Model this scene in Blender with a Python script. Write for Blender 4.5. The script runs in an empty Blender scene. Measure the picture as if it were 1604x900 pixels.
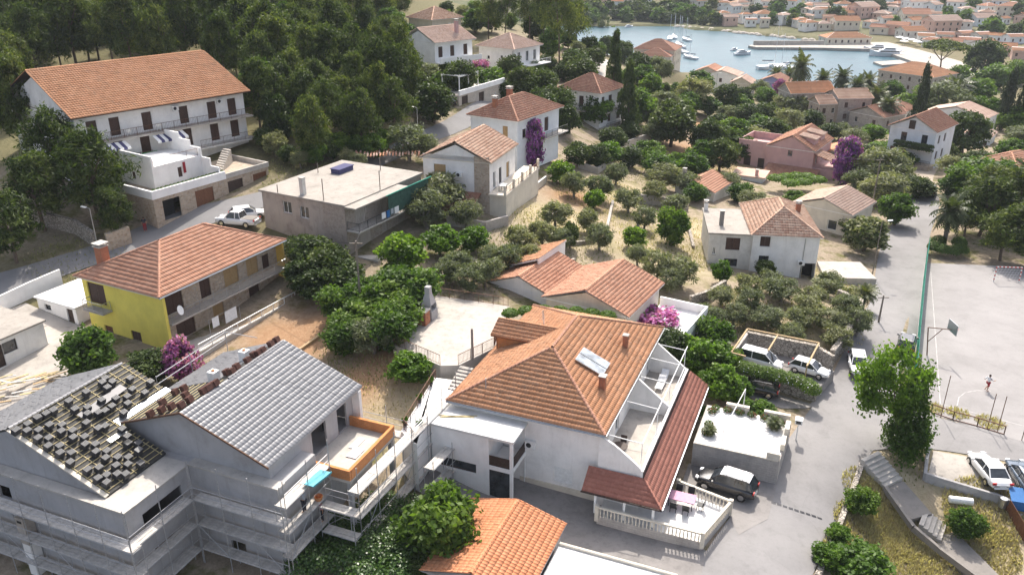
import bpy, bmesh, math, random
import numpy as np
from mathutils import Vector, Matrix
R = math.radians
random.seed(7); rng = np.random.default_rng(7)
sc = bpy.context.scene
COL = sc.collection
# ------------------------------------------------------------------ camera, sky, sun, exposure
FPX, TILT, CAMH = 1290.0, R(23.54), 40.0
cam = bpy.data.objects.new('camera', bpy.data.cameras.new('camera'))
COL.objects.link(cam); sc.camera = cam
cam.location = (0, 0, CAMH); cam.rotation_euler = (R(90) - TILT, 0, 0)
cam.data.sensor_width = 36.0; cam.data.lens = 36.0 * FPX / 1604.0
cam.data.clip_end = 6000; cam.data.clip_start = .5
SUN_EL, SUN_AZ = R(51), R(7)          # azimuth measured from +Y towards +X
w = bpy.data.worlds.new('World'); sc.world = w; w.use_nodes = True
nt = w.node_tree; bg = nt.nodes['Background']
sky = nt.nodes.new('ShaderNodeTexSky'); sky.sky_type = 'NISHITA'; sky.sun_disc = False
sky.sun_elevation = SUN_EL; sky.sun_rotation = SUN_AZ; sky.altitude = 50; sky.dust_density = 4.0; sky.air_density = .75; sky.ozone_density = .6
hs = nt.nodes.new('ShaderNodeHueSaturation'); hs.inputs['Saturation'].default_value = .62   # pale hazy summer sky
nt.links.new(sky.outputs[0], hs.inputs['Color']); nt.links.new(hs.outputs[0], bg.inputs[0]); bg.inputs[1].default_value = 0.15
sl = bpy.data.lights.new('sun', 'SUN'); sl.energy = 2.75; sl.angle = R(.55); sl.color = (1, .93, .83)
so = bpy.data.objects.new('sun', sl); COL.objects.link(so)
sd = Vector((math.sin(SUN_AZ) * math.cos(SUN_EL), math.cos(SUN_AZ) * math.cos(SUN_EL), math.sin(SUN_EL)))
so.rotation_euler = sd.to_track_quat('Z', 'Y').to_euler(); so.location = (0, 100, 200)
vs = sc.view_settings; vs.view_transform = 'Standard'; vs.look = 'None'; vs.exposure = 1.08; vs.gamma = 1.0
sc.cycles.max_bounces = 6; sc.cycles.transparent_max_bounces = 6; sc.cycles.use_denoising = True
sc.cycles.sample_clamp_indirect = 6

# ------------------------------------------------------------------ survey: where a photographed point stands in the place
cT, sT = math.cos(TILT), math.sin(TILT)
def ray(px, py):
    u, v = (px - 802) / FPX, -(py - 450) / FPX
    return np.array([u, cT + v * sT, -sT + v * cT])
def P(px, py, z):
    d = ray(px, py); t = (z - CAMH) / d[2]
    return Vector((d[0] * t, d[1] * t, z))
def proj(p):
    x, y, z = p[0], p[1], p[2] - CAMH
    f = y * cT - z * sT
    return 802 + FPX * x / f, 450 - FPX * (y * sT + z * cT) / f

# ------------------------------------------------------------------ mesh helpers
class MB:
    def __init__(s): s.v = []; s.f = []
    def add(s, vs, fs):
        o = len(s.v); s.v += [tuple(v) for v in vs]; s.f += [tuple(i + o for i in f) for f in fs]; return s
    def box(s, x0, x1, y0, y1, z0, z1):
        return s.add([(x0,y0,z0),(x1,y0,z0),(x1,y1,z0),(x0,y1,z0),(x0,y0,z1),(x1,y0,z1),(x1,y1,z1),(x0,y1,z1)],
                     [(0,3,2,1),(4,5,6,7),(0,1,5,4),(1,2,6,5),(2,3,7,6),(3,0,4,7)])
    def obox(s, c, ax, ay, az):       # centre and three half-axis vectors
        c, ax, ay, az = Vector(c), Vector(ax), Vector(ay), Vector(az)
        pts = [c + i*ax + j*ay + k*az for k in (-1,1) for j in (-1,1) for i in (-1,1)]
        return s.add(pts, [(0,2,3,1),(4,5,7,6),(0,1,5,4),(1,3,7,5),(3,2,6,7),(2,0,4,6)])
    def bar(s, a, b, wd, ht, up=(0,0,1)):   # box beam from a to b
        a, b = Vector(a), Vector(b); d = b - a
        if d.length < 1e-6: return s
        side = d.cross(Vector(up))
        if side.length < 1e-6: side = d.cross(Vector((1,0,0)))
        side.normalize(); u2 = side.cross(d).normalized()
        return s.obox((a + b) / 2, d / 2, side * wd / 2, u2 * ht / 2)
    def tube(s, a, b, r, n=6, r2=None):
        a, b = Vector(a), Vector(b); d = (b - a)
        if d.length < 1e-6: return s
        q = d.to_track_quat('Z', 'Y'); r2 = r if r2 is None else r2
        ring = [q @ Vector((math.cos(6.28318*i/n), math.sin(6.28318*i/n), 0)) for i in range(n)]
        return s.add([a + p*r for p in ring] + [b + p*r2 for p in ring],
                     [(i, (i+1) % n, n + (i+1) % n, n + i) for i in range(n)] + [tuple(range(n))[::-1], tuple(range(n, 2*n))])
    def path(s, pts, r, n=6):
        for a, b in zip(pts[:-1], pts[1:]): s.tube(a, b, r, n)
        return s
    def prism(s, poly, z0, z1):
        n = len(poly)
        zz0 = z0 if hasattr(z0, '__len__') else [z0]*n; zz1 = z1 if hasattr(z1, '__len__') else [z1]*n
        area = sum(poly[i][0]*poly[(i+1)%n][1]-poly[(i+1)%n][0]*poly[i][1] for i in range(n))
        if area < 0: poly = poly[::-1]; zz0 = zz0[::-1]; zz1 = zz1[::-1]
        return s.add([(p[0],p[1],z) for p, z in zip(poly, zz0)] + [(p[0],p[1],z) for p, z in zip(poly, zz1)],
                     [tuple(range(n))[::-1], tuple(range(n, 2*n))] + [(i,(i+1)%n,n+(i+1)%n,n+i) for i in range(n)])
    def lathe(s, prof, c=(0,0,0), n=12):
        vs = []; m = len(prof)
        for r, z in prof:
            for i in range(n): vs.append((c[0]+r*math.cos(6.28318*i/n), c[1]+r*math.sin(6.28318*i/n), c[2]+z))
        fs = [(k*n+i, k*n+(i+1)%n, (k+1)*n+(i+1)%n, (k+1)*n+i) for k in range(m-1) for i in range(n)]
        return s.add(vs, fs + [tuple(range(n))[::-1], tuple(range((m-1)*n, m*n))])
    def build(s, name, mat, parent=None, smooth=False, **k):
        me = bpy.data.meshes.new(name); me.from_pydata(s.v, [], s.f)
        return mk(name, me, mat, parent, smooth, **k)
def mk(name, me, mat, parent=None, smooth=False, label=None, cat=None, group=None, kind=None):
    if mat is not None and not me.materials: me.materials.append(MAT[mat] if isinstance(mat, str) else mat)
    if smooth: me.polygons.foreach_set('use_smooth', [True]*len(me.polygons))
    o = bpy.data.objects.new(name, me); COL.objects.link(o)
    if parent is not None: o.parent = parent
    tag(o, label, cat, group, kind); return o
def tag(o, label=None, cat=None, group=None, kind=None):
    for k, v in (('label', label), ('category', cat), ('group', group), ('kind', kind)):
        if v: o[k] = v
    return o
def empty(name, loc=(0,0,0), rz=0, label=None, cat=None, group=None, parent=None):
    o = bpy.data.objects.new(name, None); COL.objects.link(o); o.location = loc; o.rotation_euler = (0,0,rz)
    o.empty_display_size = .2
    if parent is not None: o.parent = parent
    return tag(o, label, cat, group)
KIDS = {}
def copy_tree(o, parent=None):
    c = o.copy(); COL.objects.link(c)
    if parent is not None: c.parent = parent
    for ch in list(o.children): copy_tree(ch, c)
    return c
def npmesh(name, V, F, rnd=None):
    me = bpy.data.meshes.new(name); V = np.asarray(V, np.float32); F = np.asarray(F, np.int32)
    n, k = F.shape
    me.vertices.add(len(V)); me.vertices.foreach_set('co', V.ravel())
    me.loops.add(n*k); me.loops.foreach_set('vertex_index', F.ravel())
    me.polygons.add(n); me.polygons.foreach_set('loop_start', np.arange(0, n*k, k, dtype=np.int32))
    if rnd is not None:
        a = me.attributes.new('rnd', 'FLOAT', 'FACE'); a.data.foreach_set('value', np.asarray(rnd, np.float32))
    me.update(calc_edges=True); me.validate(); return me

# ------------------------------------------------------------------ procedural materials
MAT = {}
class NB:
    def __init__(s, name):
        m = bpy.data.materials.new(name); m.use_nodes = True; MAT[name] = m; s.m = m
        s.t = m.node_tree; s.b = s.t.nodes['Principled BSDF']; s.o = s.t.nodes['Material Output']
        s.tc = s.n('ShaderNodeTexCoord').outputs['Object']
    def n(s, t, **k):
        x = s.t.nodes.new(t)
        for a, v in k.items():
            if a.startswith('i_'):
                key = a[2:]; x.inputs[int(key) if key.isdigit() else key.replace('_', ' ')].default_value = v
            else: setattr(x, a, v)
        return x
    def l(s, a, b): s.t.links.new(a, b)
    def vec(s, scale=(1,1,1), src=None):
        mp = s.n('ShaderNodeMapping'); mp.inputs['Scale'].default_value = scale; s.l(src or s.tc, mp.inputs[0]); return mp.outputs[0]
    def noise(s, scale, det=4, rough=.6, src=None):
        x = s.n('ShaderNodeTexNoise'); x.inputs['Scale'].default_value = scale; x.inputs['Detail'].default_value = det
        x.inputs['Roughness'].default_value = rough; s.l(src or s.tc, x.inputs['Vector']); return x.outputs[0]
    def ramp(s, fac, stops):
        x = s.n('ShaderNodeValToRGB'); e = x.color_ramp.elements
        while len(e) < len(stops): e.new(.5)
        for q, (p, c) in zip(e, stops): q.position = p; q.color = (c[0], c[1], c[2], 1)
        s.l(fac, x.inputs[0]); return x.outputs[0]
    def mix(s, fac, a, b, mode='MIX'):
        x = s.n('ShaderNodeMix', data_type='RGBA', blend_type=mode)
        for sock, v in ((x.inputs[0], fac), (x.inputs[6], a), (x.inputs[7], b)):
            if hasattr(v, 'is_linked'): s.l(v, sock)
            elif isinstance(v, (int, float)): sock.default_value = v
            else: sock.default_value = (*v[:3], 1)
        return x.outputs[2]
    def math(s, op, a, b=0.0):
        x = s.n('ShaderNodeMath', operation=op)
        for i, v in enumerate((a, b)):
            if hasattr(v, 'is_linked'): s.l(v, x.inputs[i])
            else: x.inputs[i].default_value = v
        return x.outputs[0]
    def bump(s, h, strength=.3, dist=.02):
        x = s.n('ShaderNodeBump'); x.inputs['Strength'].default_value = strength; x.inputs['Distance'].default_value = dist
        s.l(h, x.inputs['Height']); s.l(x.outputs[0], s.b.inputs['Normal'])
    def rnd(s):                                    # per piece: face attribute plus object random
        a = s.n('ShaderNodeAttribute'); a.attribute_name = 'rnd'; o = s.n('ShaderNodeObjectInfo')
        return s.math('FRACT', s.math('ADD', a.outputs['Fac'], o.outputs['Random']))
    def fin(s, col, rough=.8, metal=0., spec=.3):
        if hasattr(col, 'is_linked'): s.l(col, s.b.inputs['Base Color'])
        else: s.b.inputs['Base Color'].default_value = (*col, 1)
        s.b.inputs['Roughness'].default_value = rough; s.b.inputs['Metallic'].default_value = metal
        s.b.inputs['Specular IOR Level'].default_value = spec; return s.m
def c3(c, k): return tuple(min(1, x*k) for x in c)
def plain(name, col, rough=.6, metal=0., var=.12, sc_=6.):
    b = NB(name); b.fin(b.ramp(b.noise(sc_), [(.3, c3(col, 1-var)), (.7, c3(col, 1+var))]), rough, metal)
def plaster(name, col, dirt=.35, dcol=(.22,.19,.16)):
    b = NB(name)
    base = b.ramp(b.noise(.7, 5), [(.3, c3(col, .9)), (.7, c3(col, 1.05))])
    streak = b.ramp(b.noise(1.6, 6, .7, b.vec((1.3,1.3,.16))), [(.52, (0,0,0)), (.78, (1,1,1))])
    patch = b.ramp(b.noise(.55, 7, .7), [(.5, (0,0,0)), (.75, (1,1,1))])
    d = b.math('MULTIPLY', b.math('MAXIMUM', b.math('MULTIPLY', streak, .8), patch), dirt)
    b.fin(b.mix(d, base, dcol), .88); b.bump(b.noise(28, 4), .25, .01)
def concrete(name, col, joint=0., stain=.5):
    b = NB(name)
    c = b.ramp(b.noise(.45, 8, .7), [(.25, c3(col, .72)), (.5, col), (.75, c3(col, 1.15))])
    c = b.mix(b.math('MULTIPLY', b.ramp(b.noise(1.7, 8, .75), [(.5, (0,0,0)), (.72, (1,1,1))]), stain), c, c3(col, .45))
    b.fin(c, .9); b.bump(b.noise(14, 6, .7), .3, .02)
def road(name, col, stain=.2):
    b = NB(name)
    c = b.ramp(b.noise(.16, 8, .7), [(.3, c3(col, .82)), (.5, col), (.72, c3(col, 1.12))])
    c = b.mix(b.math('MULTIPLY', b.ramp(b.noise(.5, 8, .75), [(.52, (0,0,0)), (.66, (1,1,1))]), stain*1.6), c, c3(col, .6))
    c = b.mix(b.math('MULTIPLY', b.ramp(b.noise(3.5, 8, .8), [(.5, (0,0,0)), (.7, (1,1,1))]), stain), c, c3(col, .5))
    e = b.n('ShaderNodeTexVoronoi', feature='DISTANCE_TO_EDGE'); e.inputs['Scale'].default_value = .16
    ad = b.n('ShaderNodeVectorMath', operation='ADD'); nz_ = b.n('ShaderNodeTexNoise'); nz_.inputs['Scale'].default_value = .6; nz_.inputs['Detail'].default_value = 6; b.l(b.tc, nz_.inputs['Vector']); b.l(b.tc, ad.inputs[0]); b.l(nz_.outputs['Color'], ad.inputs[1]); b.l(ad.outputs[0], e.inputs['Vector'])
    c = b.mix(b.math('MULTIPLY', b.ramp(e.outputs['Distance'], [(.003, (1,1,1)), (.008, (0,0,0))]), .10), c, c3(col, .45))
    b.fin(c, .9); b.bump(b.noise(30, 5, .7), .25, .01)
def stones(name, cols, scale=3.2, mortar=(.42,.38,.33), mw=.05):
    b = NB(name); v = b.vec((1,1,1.35))
    n = b.n('ShaderNodeTexVoronoi', feature='F1'); n.inputs['Scale'].default_value = scale; b.l(v, n.inputs['Vector'])
    e = b.n('ShaderNodeTexVoronoi', feature='DISTANCE_TO_EDGE'); e.inputs['Scale'].default_value = scale; b.l(v, e.inputs['Vector'])
    sep = b.n('ShaderNodeSeparateColor'); b.l(n.outputs['Color'], sep.inputs[0])
    c = b.ramp(sep.outputs[0], [(i/(len(cols)-1), q) for i, q in enumerate(cols)])
    c = b.mix(.35, c, b.ramp(b.noise(9, 5), [(.3, c3(cols[0], .7)), (.7, c3(cols[-1], 1.2))]))
    m = b.ramp(e.outputs['Distance'], [(mw*.4, (0,0,0)), (mw, (1,1,1))])
    b.fin(b.mix(m, mortar, c), .9)
    b.bump(b.math('ADD', b.math('MULTIPLY', m, 1.), b.math('MULTIPLY', b.noise(12, 4), .5)), .9, .04)
def blocks(name, c1, c2, mortar, bw=.4, bh=.2):
    b = NB(name); g = b.n('ShaderNodeSeparateXYZ'); b.l(b.tc, g.inputs[0])
    cx = b.n('ShaderNodeCombineXYZ'); b.l(b.math('ADD', g.outputs[0], g.outputs[1]), cx.inputs[0]); b.l(g.outputs[2], cx.inputs[1])
    t = b.n('ShaderNodeTexBrick'); b.l(cx.outputs[0], t.inputs['Vector'])
    for k, v in (('Color1', c1), ('Color2', c2), ('Mortar', mortar)): t.inputs[k].default_value = (*v, 1)
    t.inputs['Scale'].default_value = 1; t.inputs['Brick Width'].default_value = bw; t.inputs['Row Height'].default_value = bh
    t.inputs['Mortar Size'].default_value = .014; t.inputs['Mortar Smooth'].default_value = .3
    c = b.mix(.5, t.outputs['Color'], b.ramp(b.noise(1.2, 6, .7), [(.3, c3(c1, .7)), (.7, c3(c2, 1.15))]))
    b.fin(c, .9); b.bump(b.math('SUBTRACT', b.math('MULTIPLY', b.noise(15, 4), .4), t.outputs['Fac']), .7, .025)
def tiles(name, stops, lichen=(.20,.17,.13), la=.35, rough=.85, spec=.25):
    b = NB(name); r = b.rnd(); c = b.ramp(r, stops)
    c = b.mix(.4, c, b.ramp(b.noise(.5, 6, .7), [(.3, c3(stops[0][1], .75)), (.7, c3(stops[-1][1], 1.15))]))
    c = b.mix(b.math('MULTIPLY', b.ramp(b.noise(1.1, 8, .75), [(.5, (0,0,0)), (.72, (1,1,1))]), la), c, lichen)
    c = b.mix(b.math('MULTIPLY', b.ramp(b.noise(6, 5, .7), [(.5, (0,0,0)), (.7, (1,1,1))]), .25), c, c3(lichen, 1.6))
    b.fin(c, rough, 0, spec); b.bump(b.noise(30, 3), .2, .008)
def leaf(name, c1, c2, c3_=None, trans=.4, rough=.5, spec=.35):
    b = NB(name); at_ = b.n('ShaderNodeAttribute'); at_.attribute_name = 'rnd'; oi = b.n('ShaderNodeObjectInfo')
    c = b.ramp(at_.outputs['Fac'], [(0, c1), (.55, c2), (1, c3_ or c2)])
    c = b.mix(1., c, b.ramp(oi.outputs['Random'], [(0, (.72,.78,.70)), (.5, (1,1,1)), (1, (1.32,1.22,1.05))]), 'MULTIPLY')
    b.fin(c, rough, 0, spec)
    t = b.n('ShaderNodeBsdfTranslucent'); b.l(b.mix(1., c, (1.25,1.35,.55), 'MULTIPLY'), t.inputs[0])
    ms = b.n('ShaderNodeMixShader'); ms.inputs[0].default_value = trans
    b.l(b.b.outputs[0], ms.inputs[1]); b.l(t.outputs[0], ms.inputs[2]); b.l(ms.outputs[0], b.o.inputs[0])

plaster('white_plaster', (.82,.80,.77), .28); plaster('white_clean', (.84,.83,.81), .12); plaster('old_white', (.62,.60,.56), .5)
plaster('cream_plaster', (.66,.60,.50), .3); plaster('yellow_plaster', (.80,.68,.14), .15, (.3,.22,.04)); plaster('yellow_soft', (.66,.44,.10), .2)
plaster('grey_render', (.42,.41,.41), .5); plaster('stained_render', (.42,.37,.32), .75, (.13,.11,.10)); plaster('pink_plaster', (.56,.36,.34), .3, (.3,.18,.16))
plaster('lilac_plaster', (.34,.37,.60), .2); plaster('white_blue', (.70,.73,.76), .2); plaster('salmon_plaster', (.62,.42,.34), .3)
concrete('concrete', (.46,.43,.39)); concrete('pale_concrete', (.42,.385,.345), stain=.6); concrete('roof_concrete', (.33,.30,.265), stain=.55)
concrete('white_roof', (.66,.65,.63), stain=.2); road('court', (.275,.262,.257), .16); concrete('dark_concrete', (.24,.22,.20))
road('asphalt', (.235,.226,.223), .24); road('asphalt_dark', (.20,.195,.195), .2); concrete('track_soil', (.34,.285,.23), stain=.2); concrete('drive', (.24,.225,.215), stain=.5)
concrete('block_grey', (.36,.35,.35), stain=.5); concrete('quay', (.38,.345,.305), stain=.25)
stones('stone_face', [(.36,.27,.19), (.50,.40,.30), (.60,.50,.38), (.44,.36,.29)], 3.4)
stones('dry_stone', [(.28,.245,.205), (.43,.385,.33), (.55,.49,.42), (.37,.335,.295)], 3.0, (.15,.13,.11), .09)
stones('old_stone', [(.30,.27,.24), (.42,.38,.34), (.50,.46,.41), (.38,.34,.31)], 1.9, (.34,.31,.28), .05)
stones('rough_house', [(.34,.27,.22), (.46,.38,.32), (.52,.44,.36), (.36,.30,.26)], 4.2)
blocks('block_wall', (.40,.36,.33), (.50,.46,.42), (.30,.27,.25)); blocks('brick_orange', (.52,.19,.06), (.60,.26,.09), (.45,.33,.25), .33, .12)
blocks('brick_chimney', (.38,.13,.07), (.46,.18,.09), (.35,.28,.22), .24, .09); blocks('pale_stone_courses', (.46,.41,.35), (.56,.50,.43), (.38,.34,.29), .5, .22)
tiles('tile_orange', [(0,(.43,.20,.10)), (.5,(.49,.24,.125)), (1,(.55,.29,.165))], (.22,.165,.12), .55)
tiles('tile_rose', [(0,(.44,.205,.125)), (.5,(.51,.26,.165)), (1,(.57,.32,.215))], (.24,.16,.12), .3)
tiles('tile_brown', [(0,(.29,.135,.09)), (.5,(.36,.18,.12)), (1,(.42,.235,.16))], (.14,.10,.08), .45)
tiles('tile_new', [(0,(.52,.20,.095)), (.5,(.57,.24,.12)), (1,(.60,.28,.15))], (.40,.18,.10), .12)
tiles('tile_dark_red', [(0,(.28,.115,.085)), (.5,(.32,.135,.10)), (1,(.36,.16,.12))], (.15,.07,.05), .2)
tiles('tile_grey', [(0,(.17,.17,.18)), (.5,(.20,.20,.21)), (1,(.23,.23,.24))], (.12,.12,.12), .15, .42, .7)
tiles('tile_pale', [(0,(.50,.33,.25)), (.5,(.57,.39,.30)), (1,(.62,.46,.37))], (.32,.24,.19), .3)
tiles('tile_mixed', [(0,(.40,.20,.13)), (.5,(.53,.34,.24)), (1,(.64,.46,.34))], (.35,.24,.18), .2)
plain('shutter', (.075,.042,.032), .6, 0, .3, 9); plain('shutter_tan', (.40,.27,.13), .6); plain('dark_wood', (.055,.035,.028), .6, 0, .3)
plain('brown_door', (.17,.075,.04), .6, 0, .25); plain('batten', (.47,.39,.21), .7, 0, .15); plain('wood', (.42,.30,.17), .8, 0, .3, 12); plain('pole_wood', (.20,.17,.14), .85)
plain('plank', (.52,.49,.45), .8, 0, .22, 3); plain('steel', (.40,.40,.41), .5, .3, .25, 14); plain('white_metal', (.78,.78,.76), .4); plain('dark_metal', (.05,.05,.055), .45, .5)
plain('rust_metal', (.16,.09,.06), .7, .3, .3); plain('grey_metal', (.42,.44,.46), .35, .8); plain('membrane', (.055,.053,.05), .75, 0, .3, 3); plain('black_plastic', (.02,.02,.022), .5)
plain('rubber', (.018,.018,.018), .8); plain('chrome', (.6,.6,.6), .2, 1.); plain('green_net', (.02,.24,.17), .7, 0, .35, 4); plain('green_mesh', (.035,.085,.065), .8, 0, .3, 3)
plain('teal_paint', (.10,.38,.45), .5); plain('red_paint', (.50,.05,.035), .5); plain('faded_paint', (.40,.385,.375), .8, 0, .25, 2); plain('white_paint', (.72,.72,.70), .6, 0, .15); plain('blue_paint', (.03,.14,.36), .5)
plain('skin', (.42,.24,.16), .6); plain('cloth_white', (.75,.75,.75), .9); plain('cloth_dark', (.035,.035,.045), .9); plain('cloth_red', (.30,.03,.04), .9); plain('cloth_pink', (.55,.30,.40), .9); plain('cloth_grey', (.35,.38,.42), .9)
plain('hair', (.03,.02,.015), .7); plain('trunk', (.13,.095,.07), .9, 0, .3, 8); plain('trunk_grey', (.20,.175,.15), .9, 0, .3, 8); plain('pot', (.45,.20,.10), .8); plain('green_plastic', (.06,.42,.07), .6)
plain('stack_sheen', (.13,.13,.135), .5, 0, .2, 6); plain('tile_stack', (.075,.072,.075), .5, 0, .25, 5); plain('stack_red', (.13,.06,.045), .7, 0, .3, 5); plain('awning_white', (.7,.7,.68), .8); plain('awning_blue', (.06,.06,.14), .8)
plain('boat_white', (.80,.80,.80), .3); plain('boat_dark', (.03,.05,.09), .25); plain('rock', (.40,.36,.31), .9, 0, .3, 2)
def glassy(name, col, rough=.08):
    b = NB(name); b.fin(b.ramp(b.noise(1.3, 2), [(.35, c3(col, .5)), (.7, c3(col, 1.4))]), rough, 0, .8)
glassy('glass', (.035,.042,.05)); glassy('pane_light', (.20,.25,.28), .12); glassy('solar', (.30,.34,.38), .12)
def carpaint(name, col, metal=.0, rough=.25):
    b = NB(name); b.fin(col, rough, metal, .6); b.b.inputs['Coat Weight'].default_value = .8; b.b.inputs['Coat Roughness'].default_value = .05
carpaint('car_white', (.72,.72,.72)); carpaint('car_black', (.012,.012,.014)); carpaint('car_roof_sheen', (.50,.51,.53), .6, .3); carpaint('car_blue', (.06,.09,.13), .4); carpaint('car_grey', (.10,.105,.11), .3)
plain('lamp_red', (.45,.02,.015), .3); plain('lamp_clear', (.7,.7,.7), .15)
leaf('leaf_pine', (.029,.048,.011), (.072,.104,.025), (.150,.182,.048), .32, .6, .2)
leaf('leaf_olive', (.105,.122,.066), (.175,.195,.112), (.255,.265,.175), .34, .55, .2)
leaf('leaf_green', (.040,.082,.013), (.084,.150,.026), (.140,.210,.046), .42, .5, .2)
leaf('leaf_bright', (.060,.118,.013), (.100,.185,.022), (.150,.240,.040), .45, .5, .25)
leaf('leaf_dark', (.030,.050,.015), (.060,.090,.026), (.100,.135,.042), .30, .5, .15)
leaf('leaf_ivy', (.022,.056,.010), (.046,.100,.018), (.085,.150,.034), .28, .36, .4)
leaf('leaf_cypress', (.022,.034,.012), (.038,.056,.018), (.056,.078,.028), .2)
leaf('leaf_palm', (.040,.055,.018), (.065,.085,.028), (.100,.110,.042), .25)
leaf('leaf_magenta', (.36,.08,.34), (.52,.16,.50), (.66,.32,.63), .42)
leaf('leaf_purple', (.18,.045,.24), (.28,.08,.36), (.42,.18,.50), .35)
leaf('grass_dry', (.36,.29,.17), (.47,.39,.25), (.58,.50,.34), .42, .8)
leaf('weed', (.14,.16,.05), (.24,.24,.09), (.36,.32,.16), .35, .7)
# ------------------------------------------------------------------ terrain
SEA = -15.0
CP = [(1180,905,.3),(1080,905,.1),(1300,690,.2),(1340,610,0),(1400,480,-.2),(1420,380,-.3),(1450,310,-.5),(1440,285,-.8),(1280,760,.25),(1240,850,.3),
 (1500,690,-.4),(1604,715,-.6),(1500,735,-.8),(1590,770,-1.1),(1380,705,-.2),(1440,772,-1.7),(1490,828,-2.8),(1560,892,-3.3),(1440,860,-2.9),(1350,890,-2.2),(1325,800,-.9),(1362,770,-1.1),(1560,840,-2.6),
 (850,790,.4),(950,840,.2),(1040,885,.1),(1160,780,.3),(1230,640,.2),(1060,700,.5),(780,740,.6),(700,905,.5),(600,880,1.),(480,900,.8),(300,905,.5),(0,905,.5),(1190,610,.2),(1240,575,.2),(1130,640,.3),
 (1256,437,.8),(1110,402,1.8),(1340,420,0.),(1320,370,.3),(1240,490,2.1),(1170,485,2.4),(1100,520,1.9),(1320,505,1.9),(1080,470,2.6),(1090,600,.9),
 (1000,470,3.4),(850,465,5.),(900,380,4.8),(1000,380,4.),(950,330,4.6),(1050,330,2.7),(1150,320,1.5),(1100,262,.6),(1000,290,3.),(900,270,5.4),(860,310,6.),
 (690,530,6.2),(620,600,5.),(560,560,5.),(600,480,6.),(500,440,6.4),(480,505,5.1),(680,400,7.),(760,380,6.4),(800,335,7.2),(650,350,7.9),(560,420,6.8),(740,450,6.3),(540,600,4.6),
 (275,552,4.9),(130,520,5.1),(60,590,4.6),(430,480,5.3),(0,560,4.9),(160,590,4.6),(-150,520,5.5),
 (0,440,7.),(120,420,7.3),(240,370,8.3),(330,340,9.2),(420,305,10.),(520,270,11.),(600,240,11.5),(660,215,12.),(760,168,13.),(-150,480,6.8),
 (930,97,10.),(900,200,6.5),(960,190,5.),(830,230,7.8),(700,330,8.),(1050,230,1.),(1000,215,2.6),
 (1230,295,-.6),(1300,292,-1.),(1190,230,-2.),(1340,200,-5.),(1440,270,-1.6),(1550,240,-4.),(1600,300,-1.5),(1100,190,-3.),(1000,150,3.),(1050,112,-5.),(1130,152,-8.),(1230,150,-10.),(1420,132,-12.5),(1500,150,-9.),(1590,150,-8.),(1720,200,-5),(1750,320,-1),(1700,520,-.4),(1750,700,-.5)]
WP = [(-58,138,17),(-90,125,17),(-42,165,19),(-100,180,24),(-60,220,25),(-22,225,19),(-150,150,24),(-20,300,16),(18,300,2),(-60,330,18),(-150,300,36),(-110,60,10),(-70,45,6),(-55,30,3),(0,25,.5),(40,25,-3),(90,60,-2),(-18,150,14.5),(0,165,12),(-30,190,17.5),(30,210,5),(20,185,8),(60,280,-13),(30,340,-12),(110,300,-13.5),(150,290,-13.5),(200,250,-9),(200,150,-3),(-5,190,12),(-100,400,20),(140,80,-.5)]
pts = np.array([tuple(P(a, b, z)) for a, b, z in CP] + WP, float)
def _tps(d2): return np.where(d2 > 1e-9, .5*d2*np.log(d2 + 1e-12), 0)
_s = 50.; _q = pts[:, :2] / _s; _n = len(pts)
_K = _tps(((_q[:, None] - _q[None])**2).sum(-1)) + np.eye(_n)*.004
_A = np.zeros((_n+3, _n+3)); _A[:_n, :_n] = _K; _A[:_n, _n] = 1; _A[:_n, _n+1:] = _q; _A[_n:, :_n] = _A[:_n, _n:].T
_w = np.linalg.solve(_A, np.concatenate([pts[:, 2], np.zeros(3)]))
WATER = [P(a, b, SEA) for a, b in [(760,120),(900,112),(990,108),(1090,118),(1180,143),(1260,152),(1350,143),(1400,133),(1462,122),(1472,113),(1440,97),(1402,84),(1375,75),(1300,73),(1288,66),(1262,62),(1200,57),(1150,51),(1080,47),(1060,42),(900,41),(780,42),(640,60)]]
_wp = np.array([(p.x, p.y) for p in WATER])
def seg_dist(X, poly):                    # signed distance, positive outside the closed polygon
    d = np.full(len(X), 1e9); ins = np.zeros(len(X), bool)
    for a, b in zip(poly, np.roll(poly, -1, 0)):
        e = b - a; t = np.clip(((X - a) @ e) / (e @ e), 0, 1)
        d = np.minimum(d, np.hypot(*(X - a - t[:, None]*e).T))
        c = (a[1] > X[:, 1]) != (b[1] > X[:, 1])
        with np.errstate(divide='ignore', invalid='ignore'):
            ins ^= c & (X[:, 0] < (b[0]-a[0])*(X[:, 1]-a[1])/(b[1]-a[1]) + a[0])
    return np.where(ins, -d, d)
def smooth(t): t = np.clip(t, 0, 1); return t*t*(3-2*t)
COURT = np.array([tuple(P(a, b, -.4))[:2] for a, b in [(1447,412),(1429,606),(1456,648),(1760,740),(2050,700),(1900,430)]])
FLATS = [(COURT, -.4, 1.2)]
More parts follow.
